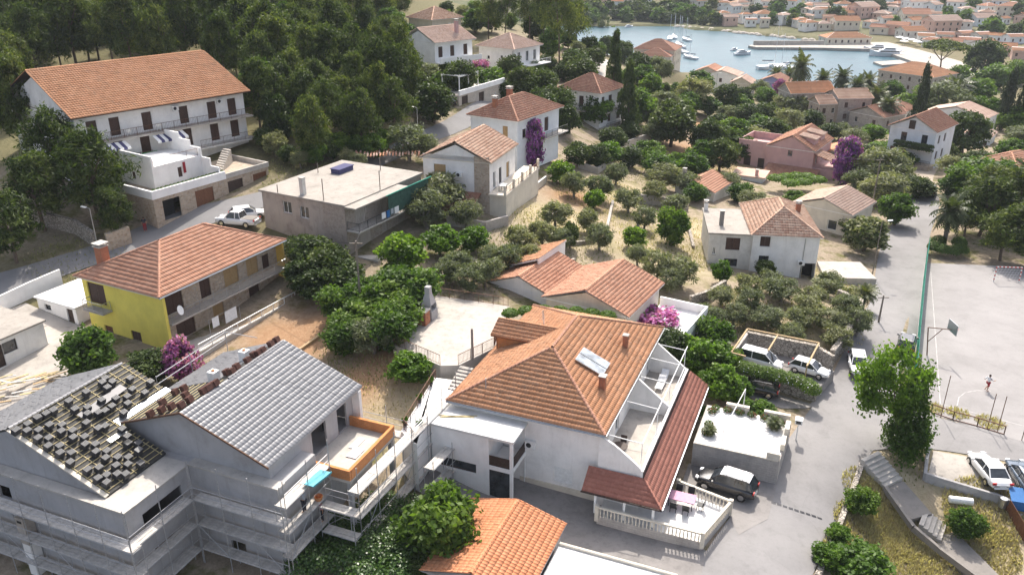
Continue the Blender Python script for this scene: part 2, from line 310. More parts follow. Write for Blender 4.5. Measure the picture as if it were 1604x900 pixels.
def height(X):
    X = np.atleast_2d(np.asarray(X, float)); out = np.empty(len(X))
    for i in range(0, len(X), 20000):
        x = X[i:i+20000]; q = x / _s
        z = _tps(((q[:, None] - _q[None])**2).sum(-1)) @ _w[:_n] + _w[_n] + q @ _w[_n+1:]
        sd_ = seg_dist(x, _wp)
        far = -13.9 + .055*np.clip(sd_-14, 0, 140) + .10*np.clip(sd_-150, 0, 600) + 3*np.sin(x[:, 0]/60)*smooth((sd_-60)/80)
        left = smooth((-x[:, 0]-20)/60) if False else 0
        k = smooth((x[:, 1] - 300)/60) * smooth((x[:, 0]*.9 + 60 + (x[:, 1]-300)*.4)/60)
        z = np.clip(z, -14.2, 45); z = z*(1-k) + far*k
        z = np.where(sd_ < 0, np.minimum(-14.2, SEA + .8 + sd_*1.6), z)
        for poly, fz, bl in FLATS:
            t = smooth(1 - np.clip(seg_dist(x, poly), 0, bl)/bl); z = z*(1-t) + fz*t
        out[i:i+20000] = np.maximum(z, -22)
    return out
def G(x, y): return float(height([(x, y)])[0])
def hit(px, py, lift=0.):                 # where the sight line meets the ground raised by lift
    d = ray(px, py); ts = np.geomspace(30, 1400, 420)
    p = d[None]*ts[:, None] + np.array([0, 0, CAMH])
    f = p[:, 2] - height(p[:, :2]) - lift
    i = np.argmax(f < 0)
    if not (f < 0).any(): i = len(ts)-1
    a, b = ts[max(i-1, 0)], ts[i]
    for _ in range(12):
        m = (a+b)/2; q = d*m; z = CAMH + q[2]
        if z - G(q[0], q[1]) - lift < 0: b = m
        else: a = m
    q = d*b
    return Vector((q[0], q[1], G(q[0], q[1])))
cols = np.arange(-420, 2060, 9.); rows = np.geomspace(26, 1500, 400)
uu = (cols - 802)/FPX
gx = (rows[:, None]*1.06*uu[None]); gy = np.repeat(rows[:, None], len(uu), 1)
XY = np.stack([gx.ravel(), gy.ravel()], 1); Z = height(XY)
nr, nc = gx.shape
I = np.arange(nr*nc).reshape(nr, nc)
Fq = np.stack([I[:-1, :-1], I[:-1, 1:], I[1:, 1:], I[1:, :-1]], -1).reshape(-1, 4)
Z = Z + (rng.random(len(Z))-.5)*.05*np.clip(1-XY[:, 1]/200, 0, 1)*(seg_dist(XY, COURT) > 1.5)
gme = npmesh('ground', np.column_stack([XY, Z]), Fq)
# what grows or lies where: dry grass, red soil, forest litter, weeds (a painted map of the ground's own colour)
def spot(X, lst):
    v = np.zeros(len(X))
    for px, py, r in lst:
        c = P(px, py, float(G(*P(px, py, 2)[:2]))); v = np.maximum(v, np.exp(-((X[:, 0]-c.x)**2 + (X[:, 1]-c.y)**2)/(r*r)))
    return v
dry = spot(XY, [(1400,820,5),(1370,760,4),(1450,860,4),(1550,800,6),(1340,860,3),(1530,860,5),(880,350,8),(960,300,7),(1040,400,7),(1290,520,4),(1090,360,5),(1310,440,4),(1120,250,9),(1270,215,9),(1410,300,6),(620,590,5),(1385,300,9)])
red = spot(XY, [(490,500,5),(470,530,4),(440,510,4),(1100,240,9),(1120,190,10),(1060,260,6),(600,560,3),(900,310,4),(560,590,3)])
frs = np.clip(smooth((-XY[:, 0]-12-(XY[:, 1]-100)*-.12)/14)*smooth((XY[:, 1]-96)/10), 0, 1)
frs = np.maximum(frs, spot(XY, [(30,330,9),(60,380,6),(450,250,8),(540,235,6)]))
farm = np.clip((XY[:, 1]-190)/60, 0, 1)
ca = gme.color_attributes.new('cover', 'FLOAT_COLOR', 'POINT')
ca.data.foreach_set('color', np.column_stack([dry, red, np.maximum(frs, farm*.7), np.clip((XY[:, 1]-430)/60, 0, 1)]).astype(np.float32).ravel())
b = NB('soil'); a = b.n('ShaderNodeAttribute'); a.attribute_name = 'cover'
s3 = b.n('ShaderNodeSeparateColor'); b.l(a.outputs['Color'], s3.inputs[0])
nz = b.noise(.35, 8, .7); nf = b.noise(2.2, 8, .75)
earth = b.ramp(nf, [(.25, (.18,.14,.10)), (.5, (.29,.235,.175)), (.75, (.40,.34,.265))])
weeds = b.ramp(nf, [(.3, (.075,.085,.025)), (.7, (.17,.155,.06))])
grass = b.ramp(nf, [(.25, (.29,.235,.145)), (.5, (.40,.335,.22)), (.8, (.49,.42,.30))])
rsoil = b.ramp(nf, [(.3, (.27,.155,.085)), (.7, (.39,.25,.15))])
litter = b.ramp(nf, [(.3, (.075,.075,.035)), (.7, (.19,.165,.09))])
c = b.mix(b.ramp(nz, [(.48, (0,0,0)), (.62, (1,1,1))]), earth, weeds)
c = b.mix(b.math('MINIMUM', b.math('MULTIPLY', s3.outputs[0], b.math('ADD', nz, .7)), 1.), c, grass)
c = b.mix(b.math('MINIMUM', b.math('MULTIPLY', s3.outputs[1], b.math('ADD', nz, .7)), 1.), c, rsoil)
c = b.mix(b.math('MINIMUM', b.math('MULTIPLY', s3.outputs[2], b.math('ADD', nf, .6)), 1.), c, litter)
c = b.mix(b.math('MULTIPLY', a.outputs['Alpha'], .8), c, b.ramp(b.noise(.05, 6, .7), [(.35, (.05,.07,.028)), (.65, (.16,.15,.085))]))
b.fin(c, .95, 0, .1); b.bump(b.noise(5, 8, .75), .6, .12)
mk('ground', gme, 'soil', smooth=True, kind='structure')
# sea
b = NB('sea_water')
wv = b.noise(.12, 4, .6, b.vec((1,1.6,1)))
b.fin(b.ramp(wv, [(.3, (.008,.055,.085)), (.7, (.020,.088,.120))]), .32, 0, .14)
b.bump(b.noise(.9, 5, .65, b.vec((1,2,1))), .28, .25)
m = MB(); m.add([(-1000,150,SEA),(1500,150,SEA),(1500,1520,SEA),(-1000,1520,SEA)], [(0,1,2,3)])
m.build('sea', 'sea_water', kind='structure')

# ------------------------------------------------------------------ draped strips: roads, paths, paint
def resample(pl, step):
    out = [pl[0]]
    for a, b_ in zip(pl[:-1], pl[1:]):
        n = max(1, int((b_-a).length/step)); out += [a.lerp(b_, (i+1)/n) for i in range(n)]
    return out
def smooth_line(pl, it=2):
    for _ in range(it):
        q = [pl[0]]
        for a, b_ in zip(pl[:-1], pl[1:]): q += [a.lerp(b_, .25), a.lerp(b_, .75)]
        pl = q + [pl[-1]]
    return pl
def px2(l, lift=0): return [Vector(hit(a, b_, lift)[:2] ) for a, b_ in l]
def ribbon(name, left, right, mat, lift=.06, nx=8, step=1.2, **k):       # two edge lines given in plan
    left, right = smooth_line(left), smooth_line(right); n = 90
    def arc(pl):
        L = [0]
        for a, b_ in zip(pl[:-1], pl[1:]): L.append(L[-1] + (b_-a).length)
        t = np.linspace(0, L[-1], n); return np.stack([np.interp(t, L, [p[i] for p in pl]) for i in (0, 1)], 1)
    A, B = arc(left), arc(right); tt = np.linspace(0, 1, nx)
    V = (A[:, None]*(1-tt)[None, :, None] + B[:, None]*tt[None, :, None]).reshape(-1, 2)
    Zr = height(V) + lift
    I = np.arange(n*nx).reshape(n, nx)
    F = np.stack([I[:-1, :-1], I[:-1, 1:], I[1:, 1:], I[1:, :-1]], -1).reshape(-1, 4)
    return mk(name, npmesh(name, np.column_stack([V, Zr]), F), mat, smooth=True, **k)
def sheet(name, poly, mat, lift=.05, z=None, n=26, **k):                 # filled patch of ground given by plan outline
    bm = bmesh.new(); vs_ = [bm.verts.new((p[0], p[1], 0)) for p in poly]; bm.faces.new(vs_)
    bmesh.ops.triangulate(bm, faces=bm.faces[:])
    for _ in range(4 if z is None else 0):
        bmesh.ops.subdivide_edges(bm, edges=[e for e in bm.edges if e.calc_length() > .9], cuts=1); bmesh.ops.triangulate(bm, faces=bm.faces[:])
    if z is None:
        hh = height([(v.co.x, v.co.y) for v in bm.verts])
        for v, h in zip(bm.verts, hh): v.co.z = h + lift
    else:
        for v in bm.verts: v.co.z = z
    bm.normal_update()
    for f in bm.faces:
        if f.normal.z < 0: f.normal_flip()
    me = bpy.data.meshes.new(name); bm.to_mesh(me); bm.free(); return mk(name, me, mat, **k)
ribbon('road', px2([(1075,912),(1120,842),(1165,782),(1222,706),(1270,640),(1296,600),(1325,545),(1345,500),(1366,470),(1372,420),(1380,380),(1400,345),(1425,318),(1432,296)]),
       px2([(1268,912),(1300,840),(1345,735),(1380,690),(1400,660),(1425,612),(1437,520),(1446,440),(1455,370),(1470,330),(1472,315),(1466,296)]), 'asphalt', kind='structure')
ribbon('side_lane', px2([(1375,642),(1420,628),(1458,650),(1520,668),(1604,686),(1720,712)]), px2([(1362,706),(1420,700),(1470,704),(1530,714),(1604,728),(1720,750)]), 'asphalt', .055, kind='structure')
ribbon('track', px2([(1425,320),(1420,290),(1395,270),(1400,252),(1440,240)]), px2([(1470,318),(1458,285),(1470,262),(1490,240),(1500,230)]), 'track_soil', .05, kind='structure')
ribbon('hill_road', px2([(-120,452),(0,428),(80,405),(170,378),(225,352),(300,325),(418,300),(520,262),(590,240),(640,213),(700,190),(760,158)]),
       px2([(-120,492),(0,468),(100,432),(190,402),(255,378),(330,352),(430,320),(540,282),(610,256),(670,226),(740,200),(800,170)]), 'asphalt_dark', .06, kind='structure')
ribbon('upper_road', px2([(905,92),(925,100),(930,122)]), px2([(965,90),(950,104),(948,122)]), 'pale_concrete', .07, kind='structure')
sheet('court_surface', [tuple(p) for p in COURT], 'court', z=-.34, kind='structure')
def stripe(name, a, b_, wd=.08, z=-.334):
    d = (b_-a).normalized(); s_ = Vector((-d.y, d.x))*wd/2
    m = MB(); m.add([(*(a+s_), z), (*(a-s_), z), (*(b_-s_), z), (*(b_+s_), z)], [(0,1,2,3)]); return m
def cp(px, py): return Vector(P(px, py, -.334)[:2])
cl = empty('court_line', cp(1472,632).to_3d(), 0, 'faded white painted lines on the pale concrete sports court', 'line')
def kid(m, n, mt):
    o = m.build(n, mt, cl); o.matrix_parent_inverse = Matrix.Translation(-cl.location); return o
kid(stripe('x', cp(1458,425), cp(1473,632)), 'side_line', 'faded_paint'); kid(stripe('x', cp(1473,632), cp(1640,676)), 'end_line', 'faded_paint')
arcp = [cp(1499,636), cp(1502,622), cp(1512,614), cp(1530,611), cp(1552,612)]
for a, b_ in zip(arcp[:-1], arcp[1:]): kid(stripe('x', a, b_), 'arc_line', 'faded_paint')
ma = stripe('x', Vector(hit(1214,789)[:2]), Vector(hit(1285,814)[:2]), .18)
gr = MB()
for i in range(9):
    a = hit(1208+9*i, 787+2.9*i); b_ = hit(1208+9*i+7, 787+2.9*(i+.78)); d = (b_-a).normalized(); s_ = Vector((-d.y, d.x, 0))*.12
    for p in (a, b_): p.z = G(p.x, p.y) + .075
    gr.add([a+s_, a-s_, b_-s_, b_+s_], [(0,1,2,3)])
gr.build('drain_grate', 'dark_metal', label='narrow dark slotted drain grate across the asphalt road', cat='drain')
# ------------------------------------------------------------------ building kit
class Frame:
    """plan frame of a building: corner N nearest the viewer, x along N->R, y to the left of it"""
    def __init__(s, N, Rr, ze, L=None, rot=None):
        s.n = P(*N, ze); r = P(*Rr, ze); d = r - s.n; s.W = math.hypot(d.x, d.y)
        s.a = math.atan2(d.y, d.x) if rot is None else rot
        s.x = Vector((math.cos(s.a), math.sin(s.a), 0)); s.y = Vector((-s.x.y, s.x.x, 0))
        s.W = d.dot(s.x); s.D = (P(*L, ze) - s.n).dot(s.y) if L else 0
    def loc(s, px, z): d = P(*px, z) - s.n; return Vector((d.dot(s.x), d.dot(s.y), z))
    def wor(s, x, y, z=0): p = s.n + s.x*x + s.y*y; return Vector((p.x, p.y, z))
    def on(s, axis, px, v):            # sight line meets the local plane x = v or y = v
        d = ray(*px); o = Vector((0,0,CAMH)) - Vector((s.n.x, s.n.y, 0)); dv = Vector(d)
        lo, ld = Vector((o.dot(s.x), o.dot(s.y), CAMH)), Vector((dv.dot(s.x), dv.dot(s.y), d[2]))
        i = 0 if axis == 'x' else 1; t = (v - lo[i])/ld[i]; return lo + ld*t
    def onplane(s, px, p, n):
        d = ray(*px); o = Vector((0,0,CAMH)) - Vector((s.n.x, s.n.y, 0)); dv = Vector(d)
        lo, ld = Vector((o.dot(s.x), o.dot(s.y), CAMH)), Vector((dv.dot(s.x), dv.dot(s.y), d[2]))
        t = (Vector(p)-lo).dot(Vector(n))/ld.dot(Vector(n)); return lo + ld*t
    def opA(s, y0, x0, rects): return [((q := s.on('y', r[:2], y0)).x - x0 - r[2]/2, q.z - r[3]/2, r[2], r[3], r[4]) for r in rects]
    def opB(s, x0, y1, rects): return [(y1 - (q := s.on('x', r[:2], x0)).y - r[2]/2, q.z - r[3]/2, r[2], r[3], r[4]) for r in rects]
    def root(s, name, label, cat, zb=0, group=None): return empty(name, (s.n.x, s.n.y, 0), s.a, label, cat, group)
def fpt(p0, ux, u, out, z):        # point on a facade: u along, out outwards
    return (p0[0] + ux[0]*u + ux[1]*out, p0[1] + ux[1]*u - ux[0]*out, z)
def facade(mb, p0, ux, L, z0, z1, ops=(), depth=.16):
    us = sorted({0., L} | {round(v, 4) for o in ops for v in (max(0, o[0]), min(L, o[0]+o[2]))})
    zs = sorted({z0, z1} | {round(v, 4) for o in ops for v in (max(z0, o[1]), min(z1, o[1]+o[3]))})
    for a, b in zip(us[:-1], us[1:]):
        for c, d in zip(zs[:-1], zs[1:]):
            um, zm = (a+b)/2, (c+d)/2
            if any(o[0] < um < o[0]+o[2] and o[1] < zm < o[1]+o[3] for o in ops): continue
            mb.add([fpt(p0, ux, u, 0, z) for u, z in ((a,c),(b,c),(b,d),(a,d))], [(0,1,2,3)])
    for o in ops:
        u0, u1, a, b = o[0], o[0]+o[2], o[1], o[1]+o[3]
        r = [(u0,a),(u1,a),(u1,b),(u0,b)]
        for (ua, za), (ub, zb) in zip(r, r[1:]+r[:1]):
            mb.add([fpt(p0, ux, ua, 0, za), fpt(p0, ux, ua, -depth, za), fpt(p0, ux, ub, -depth, zb), fpt(p0, ux, ub, 0, zb)], [(0,1,2,3)])
def fbox(mb, p0, ux, u0, u1, o0, o1, z0, z1):
    c = fpt(p0, ux, (u0+u1)/2, (o0+o1)/2, (z0+z1)/2)
    mb.obox(c, (ux[0]*(u1-u0)/2, ux[1]*(u1-u0)/2, 0), (ux[1]*(o1-o0)/2, -ux[0]*(o1-o0)/2, 0), (0, 0, (z1-z0)/2))
def opening(par, p0, ux, o, kind, depth=.16, simple=False):
    u, z, w_, h = o[:4]; u1, z1 = u+w_, z+h; d = -depth
    nm = 'door' if kind in ('door', 'brown', 'garage', 'dkdoor') else ('shade_panel' if kind == 'void' else 'window')
    fr = MB(); t = .06 if w_ < 3 else .08
    for q in ((u, u+t, z, z1), (u1-t, u1, z, z1), (u+t, u1-t, z1-t, z1), (u+t, u1-t, z, z+t)): fbox(fr, p0, ux, q[0], q[1], d-.02, d+.04, q[2], q[3])
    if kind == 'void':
        m = MB(); fbox(m, p0, ux, u, u1, d-1.2, d-1.15, z, z1); return m.build(nm, 'black_plastic', par)  # black panel inside the hole stands in for interior shade
    if kind in ('win', 'dark', 'light'):
        if not simple: fbox(fr, p0, ux, (u+u1)/2-.03, (u+u1)/2+.03, d-.02, d+.035, z+t, z1-t)
        f = fr.build(nm, 'white_metal' if kind != 'dark' else 'dark_wood', par)
        m = MB(); fbox(m, p0, ux, u+t*.5, u1-t*.5, d-.05, d-.01, z+t*.5, z1-t*.5); m.build('pane', 'pane_light' if kind == 'light' else 'glass', f)
        if not simple:
            m = MB(); fbox(m, p0, ux, u-.06, u1+.06, -.02, .07, z-.06, z-.004); m.build('sill', 'pale_concrete', f)
        return f
    mt = {'shut': 'shutter', 'tan': 'shutter_tan', 'door': 'dark_wood', 'brown': 'brown_door', 'garage': 'brown_door', 'dkdoor': 'shutter', 'white': 'white_metal', 'blue': 'white_blue'}[kind]
    f = fr.build(nm, mt, par)
    half = [(u+t, (u+u1)/2-.008), ((u+u1)/2+.008, u1-t)] if kind != 'brown' else [(u+t, u1-t)]
    for a, b in half:
        m = MB(); fbox(m, p0, ux, a, b, d-.04, d+.015, z+t, z1-t)
        if not simple:
            n = max(4, int((z1-z)/.14))
            for i in range(n):
                zz = z+t+(z1-z-2*t)*(i+.2)/n
                fbox(m, p0, ux, a+.05, b-.05, d+.015, d+.035, zz, zz+(z1-z)/n*.5)
        m.build('shutter' if nm == 'window' else 'door_leaf', mt, f)
    return f
def walls(par, x0, x1, y0, y1, z0, z1, mat, A=(), B=(), C=(), Dd=(), simple=False, name='wall', gable=None, depth=.16):
    """A: face towards -y (u from x0), B: towards -x (u from y1 down to y0), C: +x (u from y0), D: +y (u from x1)"""
    m = MB(); spec = (((x0,y0),(1,0),x1-x0,A), ((x0,y1),(0,-1),y1-y0,B), ((x1,y0),(0,1),y1-y0,C), ((x1,y1),(-1,0),x1-x0,Dd))
    for p0, ux, L, ops in spec: facade(m, p0, ux, L, z0, z1, [o[:4] for o in ops], depth)
    m.add([(x0,y0,z1),(x1,y0,z1),(x1,y1,z1),(x0,y1,z1)], [(0,1,2,3)])
    if gable:                       # ('x', height): ridge along x, triangles on the B and C faces
        ax, h = gable[:2]; yr = gable[2] if len(gable) > 2 else (y0+y1)/2; xr = gable[2] if len(gable) > 2 else (x0+x1)/2
        if ax == 'x':
            m.add([(x0,y1,z1),(x0,y0,z1),(x0,yr,z1+h)], [(0,1,2)]); m.add([(x1,y0,z1),(x1,y1,z1),(x1,yr,z1+h)], [(0,1,2)])
        else:
            m.add([(x0,y0,z1),(x1,y0,z1),(xr,y0,z1+h)], [(0,1,2)]); m.add([(x1,y1,z1),(x0,y1,z1),(xr,y1,z1+h)], [(0,1,2)])
    o = m.build(name, mat, par)
    for p0, ux, L, ops in spec:
        for op in ops: opening(par, p0, ux, op, op[4], depth, simple)
    return o
# --- tiled roof faces
def tile_unit(w, l, t=.062):
    xs = np.array([0, .14, .3, .62, .80, .92, 1.0])*w; hs = np.array([.034, .026, .004, .002, .008, .034, .034])*(w/.25)
    k = len(xs); V = []
    for v, dz in ((0, t), (l*1.06, .004)): V += [(x, v, h+dz) for x, h in zip(xs, hs)]
    V += [(x, 0, h*.4-.01) for x, h in zip(xs, hs)]
    F = [(i, i+1, k+i+1, k+i) for i in range(k-1)] + [(2*k+i, 2*k+i+1, i+1, i) for i in range(k-1)]
    return np.array(V), np.array(F)
def pip(poly, X):
    ins = np.zeros(len(X), bool); p = np.asarray(poly)
    for a, b in zip(p, np.roll(p, -1, 0)):
        c = (a[1] > X[:, 1]) != (b[1] > X[:, 1])
        with np.errstate(divide='ignore', invalid='ignore'): ins ^= c & (X[:, 0] < (b[0]-a[0])*(X[:, 1]-a[1])/(b[1]-a[1]) + a[0])
    return ins
TILE_ME = {}
def tile_face(par, poly, mat, w=.25, l=.36, mode='tile', near=None, keep=0, flat=False):
    poly = [Vector(p) for p in poly]; a = poly[0]; e = (poly[1]-a).normalized()
    n = (poly[1]-a).cross(poly[2]-a).normalized()
    if n.z < 0: n = -n
    s = n.cross(e); s = s if s.z >= -1e-6 else -s
    if e.cross(s).dot(n) < 0: e = -e
    p2 = np.array([((p-a).dot(e), (p-a).dot(s)) for p in poly])
    u0, v0 = p2.min(0); u1, v1 = p2.max(0)
    E, S, Nn, A = (np.array(q) for q in (e, s, n, a))
    if mode == 'course':            # distant: one strip for each course, stepped
        V = []; F = []; k = 0
        for v in np.arange(v0, v1, l):
            # clip the row to the outline
            t = [];
            for (pu, pv), (qu, qv) in zip(p2, np.roll(p2, -1, 0)):
                vm = v + l*.5
                if (pv > vm) != (qv > vm): t.append(pu + (qu-pu)*(vm-pv)/(qv-pv))
            if len(t) < 2: continue
            lo, hi = min(t), max(t)
            for (uu_, vv, hh) in ((lo, v, .05), (hi, v, .05), (hi, v+l, .0), (lo, v+l, .0), (lo, v, -.01), (hi, v, -.01)): V.append(A + E*uu_ + S*vv + Nn*(hh+.03))
            F += [(k, k+1, k+2, k+3), (k+4, k+5, k+1, k)]; k += 6
        rr = np.repeat(rng.random(len(F)//2), 2)
        return mk('roof_courses', npmesh('roof_courses', V, F, rr), mat, par)
    TV, TF = tile_unit(w, l)
    if flat: TV[:, 2] *= .55
    ii = np.arange(math.floor(u0/w), math.ceil(u1/w)+1); jj = np.arange(math.floor(v0/l), math.ceil(v1/l)+1)
    O = np.array([(i*w, j*l) for j in jj for i in ii])
    crn = [pip(p2, O + np.array(c)) for c in ((.002,.002),(w-.002,.002),(.002,l-.002),(w-.002,l-.002),(w/2,l/2))]
    full = np.all(crn[:4], 0); part = np.any(crn, 0) & ~full
    def world(o2): return A[None, None] + (o2[:, None, 0:1]+TV[None, :, 0:1])*E + (o2[:, None, 1:2]+TV[None, :, 1:2])*S + (TV[None, :, 2:3]+.02)*Nn
    fo = O[full]
    if keep and len(fo):
        c = A + fo[:, :1]*E + fo[:, 1:]*S; d = np.linalg.norm(c-np.array(near), axis=1); od = np.argsort(d); ind = fo[od[:keep]]; fo = fo[od[keep:]]
        key = (w, l, flat, mat)
        if key not in TILE_ME: TILE_ME[key] = npmesh('tile', TV, TF); TILE_ME[key].materials.append(MAT[mat])
        M3 = Matrix((e, s, n)).transposed().to_4x4()
        for q in ind:
            o = bpy.data.objects.new('roof_tile', TILE_ME[key]); COL.objects.link(o); o.parent = par
            o.matrix_local = Matrix.Translation(Vector(A + q[0]*E + q[1]*S + Nn*(.02+random.random()*.006))) @ M3 @ Matrix.Rotation((random.random()-.5)*.02, 4, 'Z')
    if len(fo):
        W_ = world(fo); W_ += (rng.random((len(fo), 1, 1))-.5)*.026*Nn; nv = len(TV)
        F = (TF[None] + (np.arange(len(fo))*nv)[:, None, None]).reshape(-1, 4)
        mk('roof_tiles', npmesh('roof_tiles', W_.reshape(-1, 3), F, np.repeat(rng.random(len(fo)), len(TF))), mat, par, kind='stuff')
    po = O[part]
    if len(po):
        W_ = world(po); nv = len(TV); F = (TF[None] + (np.arange(len(po))*nv)[:, None, None]).reshape(-1, 4)
        me = npmesh('cut_tiles', W_.reshape(-1, 3), F, np.repeat(rng.random(len(po)), len(TF)))
        bm = bmesh.new(); bm.from_mesh(me)
        for p, q in zip(poly, poly[1:]+poly[:1]):
            out = (q-p).cross(n).normalized(); mid = sum(poly, Vector())/len(poly)
            if out.dot(mid-p) > 0: out = -out
            bmesh.ops.bisect_plane(bm, geom=bm.verts[:]+bm.edges[:]+bm.faces[:], plane_co=p+out*.015, plane_no=out, clear_outer=True)
        bm.to_mesh(me); bm.free(); mk('cut_tiles', me, mat, par, kind='stuff')
def caps(par, a, b, mat, r=.11, step=.34, name='ridge_tiles'):
    a, b = Vector(a), Vector(b); d = b-a; L = d.length; d.normalize(); side = d.cross(Vector((0,0,1))).normalized(); up = side.cross(d)
    V = []; F = []; k = 0; n = 5; cnt = max(1, int(L/step))
    for i in range(cnt):
        for t, rr in ((i*step-.03, r*1.12), ((i+1)*step, r*.92)):
            for j in range(n):
                g = math.pi*j/(n-1); V.append(a + d*min(t, L) + side*math.cos(g)*rr + up*(math.sin(g)*rr*.9+.015))
        F += [(k+j, k+j+1, k+n+j+1, k+n+j) for j in range(n-1)]
        F.append((k, k+1, k+3, k+4)); k += 2*n
    return mk(name, npmesh(name, [tuple(v) for v in V], F, np.repeat(rng.random(cnt), n)), mat, par, kind='stuff')
def roof(par, x0, x1, y0, y1, ze, h, kind, mat, mode='tile', near=None, keep=0, w=.25, l=.36, ridge=None, dmat='white_plaster', flat=False, cap=True, capmat=None):
    """hip or gable roof over the eaves rectangle; ridge along the longer side ('x' or 'y' forced for gables)"""
    L, Dp = x1-x0, y1-y0; ax = ridge or ('x' if L >= Dp else 'y'); t = .10
    if ax == 'x':
        ins = Dp/2 if kind == 'hip' else 0; ym = (y0+y1)/2
        if 2*ins > L: ins = L/2
        r0, r1 = Vector((x0+ins, ym, ze+h)), Vector((x1-ins, ym, ze+h))
    else:
        ins = L/2 if kind == 'hip' else 0; xm = (x0+x1)/2
        if 2*ins > Dp: ins = Dp/2
        r0, r1 = Vector((xm, y0+ins, ze+h)), Vector((xm, y1-ins, ze+h))
    c = [Vector((x0,y0,ze)), Vector((x1,y0,ze)), Vector((x1,y1,ze)), Vector((x0,y1,ze))]
    if ax == 'x': fs = [[c[0],c[1],r1,r0], [c[2],c[3],r0,r1]]; ends = [[c[3],c[0],r0], [c[1],c[2],r1]]
    else: fs = [[c[1],c[2],r1,r0], [c[3],c[0],r0,r1]]; ends = [[c[0],c[1],r0], [c[2],c[3],r1]]
    if kind == 'hip': fs += ends
    if (r1-r0).length < .05: fs = [[f for i, f in enumerate(q) if not (len(q) == 4 and i == 3)] for q in fs]
    m = MB(); q = c + [r0, r1]; lo = [p - Vector((0,0,t)) for p in q]; ix = lambda p: min(range(6), key=lambda i: (q[i]-p).length)
    for f in fs:
        g = [ix(p) for p in f]; m.add([q[i] for i in g], [tuple(range(len(g)))]); m.add([lo[i] for i in g], [tuple(range(len(g)))[::-1]])
    for i in range(4): m.add([c[i], lo[i], lo[(i+1)%4], c[(i+1)%4]], [(0,1,2,3)])
    if kind != 'hip':
        for e in ends: pass
    r_ = m.build('roof', dmat, par)
    vis = fs
    for f in vis: tile_face(r_, f, mat, w, l, mode, near, keep if f in (fs[0], fs[-2] if kind == 'hip' else fs[0]) else 0, flat)
    if cap:
        cm = capmat or mat; up = Vector((0,0,.05))
        if (r1-r0).length > .2: caps(r_, r0+up, r1+up, cm)
        if kind == 'hip':
            for e, p in ((ends[0], r0), (ends[1], r1)): caps(r_, e[0]+up, p+up, cm); caps(r_, e[1]+up, p+up, cm)
        else:
            for e, p in ((ends[0], r0), (ends[1], r1)): caps(r_, e[0]+up*.4, p+up*.4, cm, .07); caps(r_, e[1]+up*.4, p+up*.4, cm, .07)
    return r_
def gutter(par, a, b, r=.07): m = MB(); m.tube(a, b, r, 6); return m.build('gutter', 'grey_metal', par)
def chimney(par, x, y, z0, z1, s=.45, mat='brick_chimney', hood=True):
    m = MB(); m.box(x-s/2, x+s/2, y-s/2, y+s/2, z0, z1); o = m.build('chimney', mat, par)
    m = MB(); m.box(x-s*.62, x+s*.62, y-s*.62, y+s*.62, z1+.003, z1+.07)
    if hood:
        for i in (-1, 1):
            for j in (-1, 1): m.box(x+i*s*.45-.05, x+i*s*.45+.05, y+j*s*.45-.05, y+j*s*.45+.05, z1+.07, z1+.3)
        m.box(x-s*.65, x+s*.65, y-s*.65, y+s*.65, z1+.3, z1+.37)
    m.build('chimney_cap', 'concrete', o); return o
def railing(par, pts, h=.95, step=.14, mat='white_metal', r=.018, name='railing', posts=1.6, infill=None):
    m = MB(); pts = [Vector(p) for p in pts]; up = Vector((0,0,h))
    for a, b in zip(pts[:-1], pts[1:]):
        m.tube(a+up, b+up, r*1.6, 5); m.tube(a+up*.12, b+up*.12, r*1.2, 5)
        L = (b-a).length; n = max(1, int(L/step))
        for i in range(n+1):
            p = a.lerp(b, i/n); m.tube(p+up*.12, p+up, r*.7, 4)
        k = max(1, round(L/posts))
        for i in range(k+1): p = a.lerp(b, i/k); m.tube(p, p+up, r*1.5, 5)
    o = m.build(name, mat, par)
    if infill:
        g = MB()
        for a, b in zip(pts[:-1], pts[1:]): g.bar(a+up*.5, b+up*.5, .012, h*.76)
        g.build('screen', infill, o)
    return o
def ac_unit(par, p0, ux, u, z, out=0.):
    m = MB(); fbox(m, p0, ux, u, u+.8, out+.06, out+.34, z, z+.56); o = m.build('air_conditioner', 'white_metal', par)
    c = Vector(fpt(p0, ux, u+.3, out+.345, z+.28)); nrm = Vector((ux[1], -ux[0], 0)); g = MB(); g.tube(c, c+nrm*.015, .21, 14); g.build('fan_grille', 'dark_metal', o)
    b = MB(); fbox(b, p0, ux, u+.1, u+.14, out, out+.34, z-.05, z-.003); fbox(b, p0, ux, u+.66, u+.7, out, out+.34, z-.05, z-.003); b.build('bracket', 'grey_metal', o); return o
def pipe(par, p0, ux, u, z0, z1, mat='grey_metal', r=.05):
    m = MB(); m.tube(fpt(p0, ux, u, .07, z0), fpt(p0, ux, u, .07, z1), r, 7); return m.build('drainpipe', mat, par)
def slab(par, x0, x1, y0, y1, z0, z1, mat, name): m = MB(); m.box(x0, x1, y0, y1, z0, z1); return m.build(name, mat, par)
def cam_local(fr): d = Vector((0,0,CAMH)) - Vector((fr.n.x, fr.n.y, 0)); return (d.dot(fr.x), d.dot(fr.y), CAMH)
